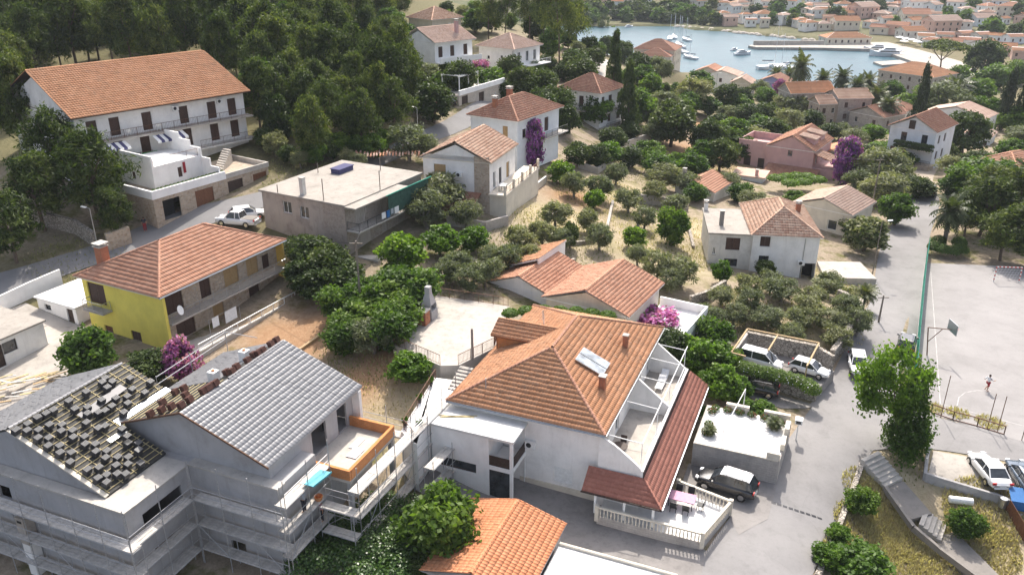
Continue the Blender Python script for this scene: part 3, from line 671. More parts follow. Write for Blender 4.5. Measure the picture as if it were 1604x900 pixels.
def wall_run(name, px, h, th, mat, label, z=None, group=None, capmat=None, plan=None, base=-.6, cat='wall'):
    """free-standing or retaining wall along a surveyed line; h above ground or top level z"""
    pl = plan or [Vector(hit(*p)[:2]) for p in px]; pl = resample([Vector(p) for p in pl], 1.5); m = MB(); cpm = MB()
    for a, b in zip(pl[:-1], pl[1:]):
        d = (b-a).normalized()*th/2; s = Vector((-d.y, d.x)); a2, b2 = a-d*.02, b+d*.02
        za, zb = G(*a), G(*b); ta, tb = (za+h, zb+h) if z is None else (z, z)
        q = [a2+s, a2-s, b2-s, b2+s]
        m.prism([tuple(p) for p in q], [za+base, za+base, zb+base, zb+base], [ta, ta, tb, tb])
        if capmat:
            k = 1.15; q = [a2+s*k, a2-s*k, b2-s*k, b2+s*k]; cpm.prism([tuple(p) for p in q], [ta+.003]*2+[tb+.003]*2, [ta+.09]*2+[tb+.09]*2)
    o = m.build(name, mat, label=label, cat=cat, group=group)
    if capmat: cpm.build('coping', capmat, o)
    return o
def steps(name, a, b, wdir, width, n, za, zb, mat, label, par=None, cat='steps', name2='step'):
    """flight from plan point a (height za) to b (height zb); each tread its own block"""
    a, b, wd = Vector(a), Vector(b), Vector(wdir[:2]).normalized()*width/2
    root = empty(name, (a.x, a.y, za), 0, label, cat) if par is None else par
    for i in range(n):
        p, q = a.lerp(b, i/n), a.lerp(b, (i+1)/n); z = za+(zb-za)*(i+ (1 if zb > za else 0))/n; m = MB()
        m.prism([tuple(v) for v in (p-wd, q-wd, q+wd, p+wd)], min(za, zb)-.3, z)
        o = m.build(name2, mat, root)
        if par is None: o.matrix_parent_inverse = Matrix.Translation((-a.x, -a.y, -za))
    return root
# ------------------------------------------------------------------ white house with the orange hip roof, nearest the road
FM = Frame((948,682), (1040,513), 6.6, L=(705,620)); nearM = cam_local(FM)
def mp(x, y): return Vector(FM.wor(x, y)[:2])
h = FM.root('white_house', 'large white house with orange tiled hip roof, solar panels and side terrace', 'house')
W_, D_ = FM.W, FM.D
walls(h, .45, W_-.4, .45, D_-.4, -.8, 6.45, 'white_plaster', A=[(1.2,3.62,1.1,2.2,'win'),(4.2,3.62,1.1,2.2,'win'),(11,3.62,1.2,2.2,'win'),(14.4,3.62,1.1,2.2,'win')], B=[(8.35,1.25,1.5,1.35,'white')])
m = MB(); fbox(m, (.45, D_-.4), (0,-1), 5.6, 11.75, .003, .09, -.8, .95); m.build('plinth', 'cream_plaster', h)
roof(h, 0, W_, 0, D_, 6.6, 2.8, 'hip', 'tile_orange', 'tile', nearM, 150, w=.25, l=.43, capmat='tile_brown')  # browner caps paint the cap shadow lines along hips and ridge
for a, b in (((0,0),(W_,0)), ((0,0),(0,D_))): gutter(h, (a[0]-.06*(a[0] == b[0]), a[1]-.06*(a[1] == b[1]), 6.52), (b[0]-.06*(a[0] == b[0]), b[1]-.06*(a[1] == b[1]), 6.52), .065)
def zr(x, y): return 6.6 + 2.8*min(x, W_-x, y, D_-y)/(D_/2)
ch = chimney(h, 12.3, 1.9, 7.2, 8.55, .42, 'brick_chimney', False); chimney(h, 5.0, 1.75, 7.1, 8.5, .48, 'brick_chimney', False)
# dormer on the far left slope
m = MB(); m.box(9.0, 9.12, 8.3, 12.4, 6.7, 8.2); m.box(11.5, 11.62, 8.3, 12.4, 6.7, 8.2); m.prism([(9.0,12.28),(11.62,12.28),(11.62,12.4),(9.0,12.4)], 6.6, 8.2); m.add([(9.0,12.4,8.2),(11.62,12.4,8.2),(10.31,12.4,8.85)], [(2,1,0)]); m.build('dormer_wall', 'brick_orange', h)
m = MB(); q_ = [(8.6,6.4,8.2),(8.6,12.75,8.2),(10.31,12.75,9.02),(10.31,6.4,9.02),(12.0,12.75,8.2),(12.0,6.4,8.2)]; m.add(q_ + [(x,y,z-.1) for x, y, z in q_], [(0,3,2,1),(3,5,4,2),(6,7,8,9),(9,8,10,11),(0,1,7,6),(4,5,11,10),(1,2,8,7),(2,4,10,8)]); do = m.build('dormer_roof', 'brown_door', h)
tile_face(do, [(8.6,12.75,8.2),(8.6,6.6,8.2),(10.31,6.6,9.02),(10.31,12.75,9.02)], 'tile_orange', .24, .385); tile_face(do, [(12.0,6.6,8.2),(12.0,12.75,8.2),(10.31,12.75,9.02),(10.31,6.6,9.02)], 'tile_orange', .24, .385)
caps(do, (10.31,6.6,9.06), (10.31,12.75,9.06), 'tile_orange', .1)
# solar collector pair, antenna
pl = 2.8/(D_/2); nn = Vector((0,-pl,1)).normalized(); sl_ = Vector((0,1,pl)).normalized()
pn = empty('solar_collector', parent=h)
for k in range(2):
    x0 = 6.15+k*1.15; c = Vector((x0+.55, 3.35, 6.6+pl*3.35)) + nn*.24
    m = MB(); m.obox(c, (.53,0,0), sl_*1.25, nn*.05); f = m.build('panel_frame', 'grey_metal', pn)
    m = MB(); m.obox(c+nn*.056, (.49,0,0), sl_*1.2, nn*.005); m.build('panel_glass', 'solar', f)
m = MB(); 
for x in (6.4, 8.2): m.tube((x,2.3,6.6+pl*2.3), Vector((x,2.3,6.6+pl*2.3))+nn*.24, .03); m.tube((x,4.4,6.6+pl*4.4), Vector((x,4.4,6.6+pl*4.4))+nn*.24, .03)
m.build('bracket', 'grey_metal', pn)
an = MB(); an.tube((12.2,9.3,7.6), (12.2,9.3,9.6), .025); 
for k in range(5): an.tube((11.6,9.3-.35,8.5+k*.2), (12.8,9.3+.35,8.5+k*.2), .012, 4)
an.build('antenna', 'grey_metal', h)
# side terrace under the eaves, first floor
tf = slab(h, .0, 16.2, -2.75, .45, 3.3, 3.5, 'pale_concrete', 'terrace_floor')
m = MB(); m.box(-.05, 16.2, -2.95, -2.75, 2.2, 4.35); m.build('terrace_parapet', 'white_clean', h)
m = MB(); m.box(-.1, 16.25, -2.99, -2.955, 3.0, 4.3); m.build('flashing', 'dark_metal', h)
def side(x0, x1, name, curve):
    prof = [(.45, 6.45)] + ([(-2.75*math.sin(t), 4.35+2.1*(1-t/1.5708)**1.6 if t < 1.57 else 4.35) for t in np.linspace(.25, 1.5708, 8)] if curve else [(-.1,6.4), (-2.75,4.4)])
    poly = prof + [(-2.75, 3.3 if not curve else .4), (.45, 3.3 if not curve else .4)]; n = len(poly); m = MB()
    m.add([(x0,y,z) for y, z in poly] + [(x1,y,z) for y, z in poly], [tuple(range(n)), tuple(range(n, 2*n))[::-1]] + [(i, n+i, n+(i+1)%n, (i+1)%n) for i in range(n)])
    return m.build(name, 'white_plaster', h)
side(.05, .25, 'curved_side_wall', True); side(9.2, 9.4, 'divider_wall', False); side(16.0, 16.2, 'end_wall', False)
m = MB(); m.box(.3, 16, -2.7, .4, .4, 3.28); m.build('ground_floor_wall', 'old_white', h)
pg = MB()
for x in (.6, 5.6, 9.8, 13.2, 16): pg.tube((x,-.1,6.35), (x,-2.6,6.2), .035); 
for x in (.6, 5.6, 9.8, 16): pg.tube((x,-2.6,3.5), (x,-2.6,6.2), .035)
pg.tube((.6,-2.6,6.2), (16.8,-2.6,6.2), .04); pg.tube((5.6,-2.85,5.1), (1,-2.85,4.9), .045); pg.tube((9.8,-2.85,5.2), (14.8,-2.85,5.2), .045)
pg.build('pergola_frame', 'white_metal', h)
# porch roof wrapping the corner
ph = [(-1.75,-2.95), (-1.75,1.1)]
m = MB()
def porch(pts_, mat, mode='tile', keep=0):
    m = MB(); q = [Vector(p) for p in pts_]; lo = [p-Vector((0,0,.09)) for p in q]; k = len(q)
    m.add(q+lo, [tuple(range(k)), tuple(range(k, 2*k))[::-1]] + [(i, k+i, k+(i+1)%k, (i+1)%k) for i in range(k)])
    o = m.build('porch_roof', 'dark_wood', h); tile_face(o, pts_, mat, .22, .36, mode, nearM, keep, True); return o
A_, B_, C_, D2, E_, F_ = (-1.7,1.1,2.7), (-1.7,-4.75,2.7), (16.9,-4.75,2.7), (16.9,-3.02,3.75), (-.05,-3.02,3.75), (-.05,1.1,3.75)
porch([B_, C_, D2, E_], 'tile_dark_red', 'tile', 60); porch([A_, B_, E_, F_], 'tile_dark_red')
caps(h, Vector(B_)+Vector((0,0,.05)), Vector(E_)+Vector((0,0,.05)), 'tile_dark_red', .08)
gutter(h, (-1.7,-4.83,2.66), (16.9,-4.83,2.66), .06); m = MB(); m.box(-1.8,-1.74,-4.8,1.15,2.6,2.72); m.build('fascia', 'dark_wood', h)
# front terrace with balusters
tz = 1.0
TP = [(-1.95,-.2), (-1.95,-7.8), (2.35,-9.05), (3.3,-5.0), (.4,-2.9), (.4,-.2)]
m = MB(); m.prism([(x, y) for x, y in TP], -1.4, tz); m.build('front_terrace', 'block_wall', h)
m = MB(); m.prism([(x*.99+.01, y*.99-.01) for x, y in TP], tz+.003, tz+.02); m.build('terrace_paving', 'white_roof', h)
bal = MB(); bal.lathe([(.055,0),(.055,.06),(.035,.1),(.06,.3),(.045,.5),(.035,.6),(.055,.66),(.055,.7)], n=8)
bme = bpy.data.meshes.new('baluster'); bme.from_pydata(bal.v, [], bal.f); bme.materials.append(MAT['cream_plaster'])
bst = empty('balustrade', parent=h)
for a, b in ((TP[0], TP[1]), (TP[1], TP[2]), (TP[2], TP[3])):
    a, b = Vector(a), Vector(b); L = (b-a).length; n = int(L/.26); d = (b-a)/L
    for i in range(1, n):
        o = bpy.data.objects.new('baluster', bme); COL.objects.link(o); o.parent = bst; p = a.lerp(b, i/n); o.location = (p.x, p.y, tz+.02)
    m = MB(); m.bar((*a, tz+.79), (*b, tz+.79), .2, .13); m.build('handrail', 'cream_plaster', bst)
for p in TP[:4]: m = MB(); m.box(p[0]-.14, p[0]+.14, p[1]-.14, p[1]+.14, tz-.4, tz+.95); m.build('pier', 'cream_plaster', bst)
for y in (.05, -2.1, -4.2): m = MB(); m.box(-1.72, -1.56, y-.08, y+.08, tz, 2.62); m.build('porch_post', 'white_metal', h)
# front extension with flat white roof
ax0, ax1, ay0, ay1 = -2.35, .4, 6.25, 12.9
m = MB(); m.box(ax0-.12, ax1+.3, ay0-.12, ay1+.12, 5.78, 5.98); m.build('flat_roof', 'white_roof', h)
m = MB(); facade(m, (ax0, ay1), (0,-1), 4.75, -.8, 5.77, [(.7,2.3,3.0,.85)]); facade(m, (ax1, ay1), (-1,0), ax1-ax0, -.8, 5.77)
facade(m, (ax0, ay0+1.9), (1,0), 2.75, -.8, 5.77, []); m.build('extension_wall', 'white_clean', h)
opening(h, (ax0, ay1), (0,-1), (.7,2.3,3.0,.85), 'dark', .16, True)
m = MB(); m.box(ax0+.001, ax0+.22, ay0, ay0+.22, -.8, 5.77); m.build('corner_post', 'white_clean', h)
m = MB(); m.box(ax0, ax1, ay0, ay0+1.9, 3.05, 3.4); m.build('loggia_floor', 'white_clean', h)
m = MB(); m.box(ax0+.06, ax0+.1, ay0+.22, ay0+1.9, 3.4, 4.25); m.box(ax0+.22, ax1, ay0+.06, ay0+.1, 3.4, 4.25); m.build('loggia_screen', 'dark_wood', h)
m = MB(); m.box(ax0+.1, ax0+.13, ay0+.22, ay0+1.9, .4, 3.04); m.build('glass_door', 'glass', h)
ac_unit(h, (.45, D_-.4), (0,-1), 6.1, 3.9); pipe(h, (.45, D_-.4), (0,-1), 6.0, -.5, 5.8, 'white_metal')
# walkway roof to the left, parapets, planters, loose battens
m = MB(); m.prism([(ax0,13.02), (-4.9,13.02), (-4.9,12.7), (-3.9,14.6), (4.2,16.0), (4.6,13.0), (.7,13.02)], -.5, 5.7); 
m.v = m.v; m.build('walkway_base', 'white_clean', h)
railing(h, [(-4.6,13.2,5.7), (-3.6,14.5,5.7), (4.1,15.8,5.7)], .9, .2, 'rust_metal')
railing(h, [(-4.6,13.1,5.7), (-2.5,13.05,5.7)], .9, .16, 'grey_metal')
lb = empty('roof_battens', (*FM.wor(-1.2,11.9)[:2], 6.0), FM.a+.3, 'few loose yellow timber battens lying on the flat white roof', 'timber')
for k, (u, v, a) in enumerate([(0,0,.1),(.2,.25,-.05),(.1,-.2,.2),(-.1,.1,.35)]):
    m = MB(); m.bar((u, v+.6, .02), (u+math.sin(a)*1.2, v-1.9, .02), .07, .04); m.build('batten', 'batten', lb)
def potted(x, y, z, fr=FM, label='small green shrub in a dark pot beside the flat white roof', s=1.):
    p = fr.wor(x, y, z); e = empty('potted_plant', p, 0, label, 'potted plant', 'potted shrubs along the roof walkway')
    m = MB(); m.lathe([(.12*s,0),(.17*s,.3*s),(.15*s,.3*s)], n=9); m.build('pot', 'dark_metal', e)
    POTS.append((e, .3*s, s))
POTS = []
for x, y in ((-3.2,14.6), (.2,15.2), (2.9,15.6), (-3.1,13.4)): potted(x, y, 5.7)
# concrete steps and raised terrace behind
steps('garden_steps', mp(2.9,13.5), mp(5.6,13.6), FM.y, 1.2, 7, 5.7, 6.5, 'pale_concrete', 'short concrete garden steps climbing from the white roof to the terrace')
tp = [(17.6,22.7), (18.0,14.9), (9.7,12.75), (5.6,14.3), (4.9,15.75), (6.7,21.3)]
m = MB(); m.prism([tuple(mp(*p)) for p in tp], 3.6, 6.5); m.build('concrete_terrace', 'pale_concrete', label='broad pale worn concrete terrace behind the orange-roofed house', cat='terrace')
def frail(name, pl, z, label, fr=FM, **k):
    p0 = fr.wor(*pl[0], z); e = empty(name, p0, 0, label, 'railing'); o = railing(e, [Vector(fr.wor(*p, z)) - p0 for p in pl], **k); o.name = 'bars'; return e
frail('terrace_railing', [(6.7,21.2), (5.0,15.8)], 6.5, 'rusty wire railing along the front edge of the concrete terrace', mat='rust_metal', step=.18)
frail('terrace_railing', [(5.6,14.4), (9.6,12.9), (13.2,13.8)], 6.5, 'ornate rusty railing at the head of the garden steps', mat='rust_metal', step=.15)
frail('terrace_railing', [(13.5,22.1), (17.4,22.6), (17.9,15)], 6.5, 'thin rusty railing on the far side of the concrete terrace', mat='rust_metal', step=.5)
p = FM.wor(6.9,13.7,6.5); m = MB(); m.tube((0,0,0), (0,0,2.9), .12, 8, .1); o = m.build('concrete_post', 'dark_concrete', label='lone weathered concrete post standing by the terrace railing', cat='post'); o.location = p
p = FM.wor(11.5,20.9,6.5); bq = empty('barbecue', p, FM.a, 'outdoor brick barbecue with tall grey chimney on the concrete terrace', 'barbecue')
m = MB(); m.box(-.45,.45,-.55,.55,0,1.3); m.build('brick_oven', 'brick_chimney', bq); m = MB(); m.box(-.5,.5,-.6,.6,1.304,1.42); m.build('oven_top', 'concrete', bq)
m = MB(); m.prism([(.7,-.6),(1.9,-.6),(1.9,.6),(.7,.6)], .0, .9); m.add([(.75,-.5,1.5),(1.85,-.5,1.5),(1.85,.5,1.5),(.75,.5,1.5),(1.05,-.25,2.5),(1.55,-.25,2.5),(1.55,.25,2.5),(1.05,.25,2.5)], [(0,1,5,4),(1,2,6,5),(2,3,7,6),(3,0,4,7),(4,5,6,7)])
m.box(.75,.85,-.5,.5,.9,1.5); m.box(1.75,1.85,-.5,.5,.9,1.5); m.box(1.05,1.55,-.25,.25,2.5,3.2); m.build('hearth', 'block_grey', bq)
# driveway, plaza, raised stone-walled terrace
sheet('driveway', [mp(*p) for p in [(.5,12.2), (-2.6,14.4), (-5,13), (-4.8,8.4), (-5,1.2), (-6.2,-1), (-6.4,-8.2), (-1.9,-8.2), (-1.9,0), (.5,0)]], 'drive', .07, kind='structure')
sheet('parking_apron', [mp(*p) for p in [(2.3,-9), (3.3,-5), (7.7,-5), (7.7,-11.9), (3.2,-11.7), (.5,-10)]], 'drive', .066, kind='structure')
rt = empty('raised_terrace', FM.wor(7.6,-11.8), FM.a, 'raised pale paved terrace on block walls above the parked car', 'terrace')
m = MB(); m.prism([(0,0),(6.2,-.35),(6.2,6.6),(0,6.6)], -.6, 2.55); m.build('block_wall', 'block_wall', rt)
m = MB(); m.prism([(.15,.15),(6.05,-.15),(6.05,6.4),(.15,6.4)], 2.553, 2.57); m.build('paving', 'white_roof', rt)
for q in ((.0,.32,.0,1.0), (1.5,2.9,-.2,.15), (3.9,5.3,-.3,.05)): m = MB(); m.box(q[0], q[1], q[2], q[3], 2.58, 3.15); m.build('parapet_block', 'cream_plaster', rt)
for q in ((5.9,6.25,-.2,1.9), (5.9,6.25,3.1,5.0)): m = MB(); m.box(q[0], q[1], q[2], q[3], 2.58, 3.2); m.build('parapet_block', 'cream_plaster', rt)
m = MB(); m.bar((0,.1,2.62), (0,6.5,2.62), .22, .1); m.build('coping', 'cream_plaster', rt)
m = MB(); m.tube((.1,4.4,2.6), (.1,4.4,4.2), .03); m.tube((6,3.6,2.6), (6,3.6,4.9), .035); m.tube((.1,4.4,4.2), (6,3.6,4.9), .035); m.build('line_frame', 'white_metal', rt)
mbx = empty('post_box', FM.wor(14.6,-12.7, .2), FM.a, 'white meter box with dark screen on a post beside the road', 'box'); m = MB(); m.box(-.05,.05,-.05,.05,0,1.9); m.build('post', 'white_metal', mbx); m = MB(); m.box(-.35,.35,-.3,.3,1.9,2.3); b2 = m.build('box', 'white_metal', mbx); m = MB(); m.box(-.36,-.352,-.2,.2,1.97,2.22); m.build('screen', 'glass', b2)
# outdoor table and chairs on the front terrace
tb = empty('garden_table', FM.wor(1.6,-5.6,tz+.02), FM.a, 'garden table under a pale pink cloth on the front terrace', 'table')
m = MB(); m.box(-.55,.55,-1.0,1.0,.70,.74); m.build('table_cloth', 'cloth_pink', tb)
for i in (-1, 1):
    for j in (-1, 1): m = MB(); m.box(i*.45-.03, i*.45+.03, j*.85-.03, j*.85+.03, 0, .7); m.build('leg', 'dark_metal', tb)
def chair(p, rz, label, group, mat='black_plastic', parent=None):
    e = empty('garden_chair', p, rz, label, 'chair', group)
    m = MB(); m.box(-.24,.24,-.24,.24,.40,.45); m.build('seat', mat, e); m = MB(); m.obox((0,.25,.68), (.24,0,0), (0,.025,0), (0,.06,.25)); m.build('backrest', mat, e)
    for i in (-1, 1):
        for j in (-1, 1): m = MB(); m.box(i*.2-.02, i*.2+.02, j*.2-.02, j*.2+.02, 0, .4); m.build('leg', mat, e)
    return e
for k, (x, y, r, l) in enumerate([(2.5,-5.2,0,'far side'), (2.5,-6.1,0,'road side'), (.7,-5.2,3.14,'porch side'), (.7,-6.1,3.14,'balustrade side'), (1.6,-7.0,1.57*2.9,'road end'), (1.6,-4.2,1.57,'house end')]):
    chair(FM.wor(x, y, tz+.02), FM.a+r-1.57, 'dark garden chair on the %s of the pink-clothed table' % l, 'chairs round the pink table')
for k, (x, y) in enumerate([(13.6,-1.1), (14.7,-1.1)]):
    e = empty('sun_lounger', FM.wor(x, y, 3.5), FM.a-1.57, ('%s white sun lounger on the far upper terrace of the orange-roofed house' % ('shaded', 'sunlit')[k]), 'sun lounger', 'pair of sun loungers')
    m = MB(); m.box(-.32,.32,-.9,.35,.28,.34); m.build('seat', 'cloth_white', e); m = MB(); m.obox((0,.6,.5), (.32,0,0), (0,.32,.22), (0,-.02,.03)); m.build('backrest', 'cloth_white', e)
    for i in (-1, 1):
        for j in (-.8, .3): m = MB(); m.box(i*.28-.02, i*.28+.02, j-.02, j+.02, 0, .28); m.build('leg', 'white_metal', e)
e = empty('terrace_table', FM.wor(2.6,-.5,3.5), FM.a, 'round dark table on the near end of the upper side terrace', 'table'); m = MB(); m.lathe([(.6,.7),(.6,.74)], n=16); m.build('table_top', 'dark_wood', e); m = MB(); m.tube((0,0,0), (0,0,.7), .05); m.build('leg', 'dark_metal', e)
for k, (x, y, r) in enumerate([(3.5,-.5,-1.57), (1.7,-.5,1.57)]): chair(FM.wor(x, y, 3.5), FM.a+r, 'dark chair %s the round table on the upper terrace' % ('beyond', 'in front of')[k], 'chairs on the upper terrace', 'dark_wood')
# small garage with new orange roof, bottom edge, and flat white roof beside it
gz = 2.15
g = empty('garage', FM.wor(-12.8, 1.1), FM.a, 'small grey garage with bright new orange tiled gable roof', 'garage')
walls(g, .3, 7.5, .3, 7.0, -.8, gz-.02, 'grey_render', gable=('x', .95))
roof(g, 0, 7.8, 0, 7.3, gz, 1.0, 'gable', 'tile_new', 'tile', (nearM[0]+12.8, nearM[1]-1.1, 40), 300, w=.29, l=.40, ridge='x', dmat='grey_render')
fr_ = empty('flat_roof_annexe', FM.wor(-14, -7), FM.a, 'low building with flat bright white roof beside the small garage', 'building')
m = MB(); m.box(0, 7.4, 0, 8.05, -.8, 1.75); m.build('wall', 'white_clean', fr_); m = MB(); m.box(.0,7.2,.02,8.0,1.753,1.77); m.build('roof', 'white_roof', fr_)
m = MB(); m.tube((7.3,0,1.85), (7.3,8.0,1.85), .13, 8); m.build('parapet_roll', 'cream_plaster', fr_)
# ------------------------------------------------------------------ unfinished grey house with scaffold
FG = Frame((421,733), (567,604), 9.0); nearG = cam_local(FG)
hg = FG.root('unfinished_house', 'large unfinished grey rendered house with half-tiled roof in the foreground', 'house')
def lp(*p): return Vector(p)
# lower body: main block, wing (storeys below the ledges)
walls(hg, -.2, 10.6, -.6, 11.9, -.6, 6.1, 'grey_render', B=[(1.2,3.6,1.3,1.1,'void'),(8,.9,1.2,1.4,'void')])
walls(hg, -.2, 3.9, -.6, 11.9, 6.11, 7.7, 'grey_render', name='upper_wall')
walls(hg, 3.9, 10.6, .55, 11.9, 6.11, 8.9, 'grey_render', A=[(1.3,6.25,1.7,2.2,'void'),(4.4,6.25,1.2,2.2,'void')], name='upper_wall')
walls(hg, -5.6, -.21, 6.5, 23, -.6, 7.7, 'grey_render', A=[(1.2,5.7,3.3,1.0,'void'),(1.6,3.0,1.7,.8,'void'),(1.6,.2,1.7,.9,'void')], B=FG.opB(-5.6, 23, [(8,770,1.1,1.0,'void')]), name='wing_wall')
slab(hg, -.35, .44, -.75, 6.45, 7.703, 7.82, 'concrete', 'ledge'); slab(hg, -5.75, -4.95, 6.35, 23.1, 7.703, 7.82, 'concrete', 'ledge'); slab(hg, -4.945, -.21, 6.35, 8.5, 7.703, 7.8, 'concrete', 'ledge')
pR = .38
# gables
m = MB(); m.add([(.45,.4,7.7),(.45,.4,8.95),(.45,6.6,11.35),(.45,12.3,9.2),(.45,12.3,7.7)], [(0,4,3,2,1)]); m.add([(10.6,.4,7.7),(10.6,.4,8.95),(10.6,6.6,11.35),(10.6,12.3,9.2),(10.6,12.3,7.7)], [(0,1,2,3,4)])
m.add([(.45,.45,7.7),(3.9,.45,7.7),(3.9,.45,8.95),(.45,.45,8.95)], [(0,1,2,3)]); m.build('gable_wall', 'grey_render', hg)
m = MB(); m.add([(-4.9,8.6,7.7),(-4.9,8.6,7.95),(-4.9,16,10.85),(-4.9,23.2,8.0),(-4.9,23.2,7.7)], [(0,4,3,2,1)]); m.build('gable_wall', 'grey_render', hg)
# roof decks
def deck(pts_, mat, name, t=.12):
    m = MB(); q = [Vector(p) for p in pts_]; lo = [p-Vector((0,0,t)) for p in q]; k = len(q)
    m.add(q+lo, [tuple(range(k)), tuple(range(k, 2*k))[::-1]] + [(i, k+i, k+(i+1)%k, (i+1)%k) for i in range(k)]); return m.build(name, mat, hg)
d1 = deck([(0,0,9),(10.96,0,9),(10.96,6.6,11.5),(0,6.6,11.5)], 'grey_render', 'tiled_roof')
tile_face(d1, [(0,0,9),(10.96,0,9),(10.96,6.6,11.5),(0,6.6,11.5)], 'tile_grey', .30, .395, 'tile', nearG, 300, True)
d2 = deck([(0,6.6,11.5),(10.96,6.6,11.5),(10.96,12.7,9.18),(0,12.2,9.37)], 'membrane', 'bare_roof')
tile_face(d2, [(10.96,12.7,9.18),(4.7,12.7,9.18),(4.7,7.6,11.12),(10.96,7.6,11.12)], 'tile_grey', .30, .395, 'tile', None, 0, True)
d3 = deck([(-4.9,8.5,7.93),(0,8.5,7.93),(0,12.2,9.38),(4.5,12.2,9.38),(4.5,16,10.9),(-4.9,16,10.9)], 'membrane', 'bare_roof')
d4 = deck([(-4.9,16,10.9),(4.5,16,10.9),(4.5,23.3,7.95),(-4.9,23.3,7.95)], 'membrane', 'tiled_roof')
tile_face(d4, [(4.5,23.3,7.95),(-4.9,23.3,7.95),(-4.9,16.3,10.78),(4.5,16.3,10.78)], 'tile_grey', .30, .395, 'tile', None, 0, True)
wn = Vector((0,-.398,1)).normalized(); gn = Vector((0,.38,1)).normalized()
def wz(y): return 7.93+(y-8.5)*.396
# timber battens on the wing slope, each its own strip
y = 8.7
while y < 16:
    x1 = 4.5 if y > 12.3 else -.02
    m = MB(); m.bar((-4.85,y,wz(y)+.075), (x1,y,wz(y)+.075), .038, .045); m.build('batten', 'batten', hg); y += .36
for x in (-4.7,-3.6,-2.5,-1.4,-.3,.8,1.9,3.0,4.1):
    ya = 8.55 if x < 0 else 12.3; m = MB(); m.bar((x,ya,wz(ya)+.025), (x,15.95,wz(15.95)+.025), .05, .045); m.build('counter_batten', 'batten', hg)
for k in range(9):
    y = 7.0+k*.55; m = MB(); m.bar((.1,y,11.5-(y-6.6)*.38+.04), (4.6,y,11.5-(y-6.6)*.38+.04), .05, .05); m.build('batten', 'batten', hg)
m = MB(); m.obox((2.2,12.2,9.45), (2.4,0,0), (0,.3,.1), (0,0,.015)); m.build('valley_flashing', 'grey_metal', hg)
m = MB(); m.obox((.5,14.0,wz(14)+.25), (2.0,.15,.05), (-.02,.28,.11), (0,0,.012)); m.build('flashing_sheet', 'dark_metal', hg)
m = MB(); m.obox((-1.1,11.3,wz(11.3)+.2), (.7,0,0), (0,.16,.06), (0,0,.012)); m.build('flashing_sheet', 'grey_metal', hg)
caps(hg, (-4.9,16.0,10.95), (4.5,16.0,10.95), 'tile_grey', .12); caps(hg, (4.7,6.6,11.52), (10.9,6.6,11.52), 'tile_grey', .1)
m = MB(); m.bar((-.03,0,8.98), (-.03,6.6,11.48), .06, .14); m.bar((-.03,6.6,11.48), (-.03,12.3,9.3), .06, .14); m.build('verge_strip', 'rust_metal', hg)
m = MB(); m.bar((-4.95,8.5,7.9), (-4.95,16,10.87), .3, .1); m.build('verge_strip', 'cream_plaster', hg)
for x in (4.9, 8.2):
    z0 = 11.5-(8.1-6.6)*.38; m = MB(); m.box(x-.3,x+.3,7.8,8.4,z0-.3,z0+.75); o = m.build('vent_stack', 'white_metal', hg); m = MB(); m.tube((x,8.1,z0+.76),(x,8.1,z0+.85),.12,8); m.build('flue', 'pot', o)
# balcony with orange brick parapet
slab(hg, 3.9, 9.9, -3.25, .54, 6.0, 6.2, 'concrete', 'balcony_floor')
for q in ((3.92,4.12,-3.2,.3), (9.7,9.9,-3.2,.5), (4.125,9.695,-3.22,-3.0)): slab(hg, q[0], q[1], q[2], q[3], 6.203, 6.98, 'brick_orange', 'brick_parapet')
slab(hg, 10.3, 10.62, -.1, .54, 6.203, 8.85, 'white_plaster', 'end_pier')
for x in (4.1, 9.5): slab(hg, x, x+.3, -3.1, -2.8, -.6, 5.99, 'grey_render', 'balcony_column')
m = MB(); m.box(6.2,7.4,-2.2,-1.4,6.22,6.28); m.box(7.2,8.6,-1.5,-1.0,6.22,6.26); m.build('insulation_board', 'cloth_white', hg)
# tile stacks waiting on the roofs
st = MB(); r2 = random.Random(3)
for k in range(7): o = (r2.random()-.5)*.04; st.box(-.22+o, .22+o, -.18, .18, .055*k, .055*k+.046)
nb_ = len(st.f)
for k in range(5): st.box(-.22+.092*k, -.22+.092*k+.05, -.185, .185, .38, .415)
sme = bpy.data.meshes.new('tile_stack'); sme.from_pydata(st.v, [], st.f); sme.materials.append(MAT['tile_stack']); sme.materials.append(MAT['stack_sheen']); sme.polygons.foreach_set('material_index', [0 if i < nb_ else 1 for i in range(len(st.f))]); sme2 = sme.copy(); sme2.materials.clear(); sme2.materials.append(MAT['stack_red']); sme2.materials.append(MAT['stack_red'])  # grey stack ribs take a lighter colour as a painted specular highlight
z5 = [(140,645),(240,650),(245,590),(340,645),(330,535),(405,500),(470,470),(435,600),(545,600),(335,715),(430,715),(540,655),(640,650),(425,785),(525,785),(645,710),(745,705),(530,845),(630,845),(750,770),(840,770),(845,835),(940,830),(930,890),(1035,885),(1130,885),(605,390),(760,310),(900,225),(990,220),(945,270),(660,460),(770,445),(770,500),(865,490),(925,475),(895,380),(985,435),(1020,365),(1120,350),(1125,410),(1090,490),(760,580),(865,630),(925,610),(1075,635),(1120,700),(1125,760),(1220,760),(1220,820),(1145,190),(1165,285),(1275,315),(1325,220),(925,190)]
spx = [(x/5.625, 560+y/5.625) for x, y in z5] + [(x/3, 600+y/3) for x, y in [(330,375),(410,410),(465,400),(460,450),(500,470),(500,435),(545,390),(600,385),(660,380),(590,430),(550,430),(650,320),(600,285)]]
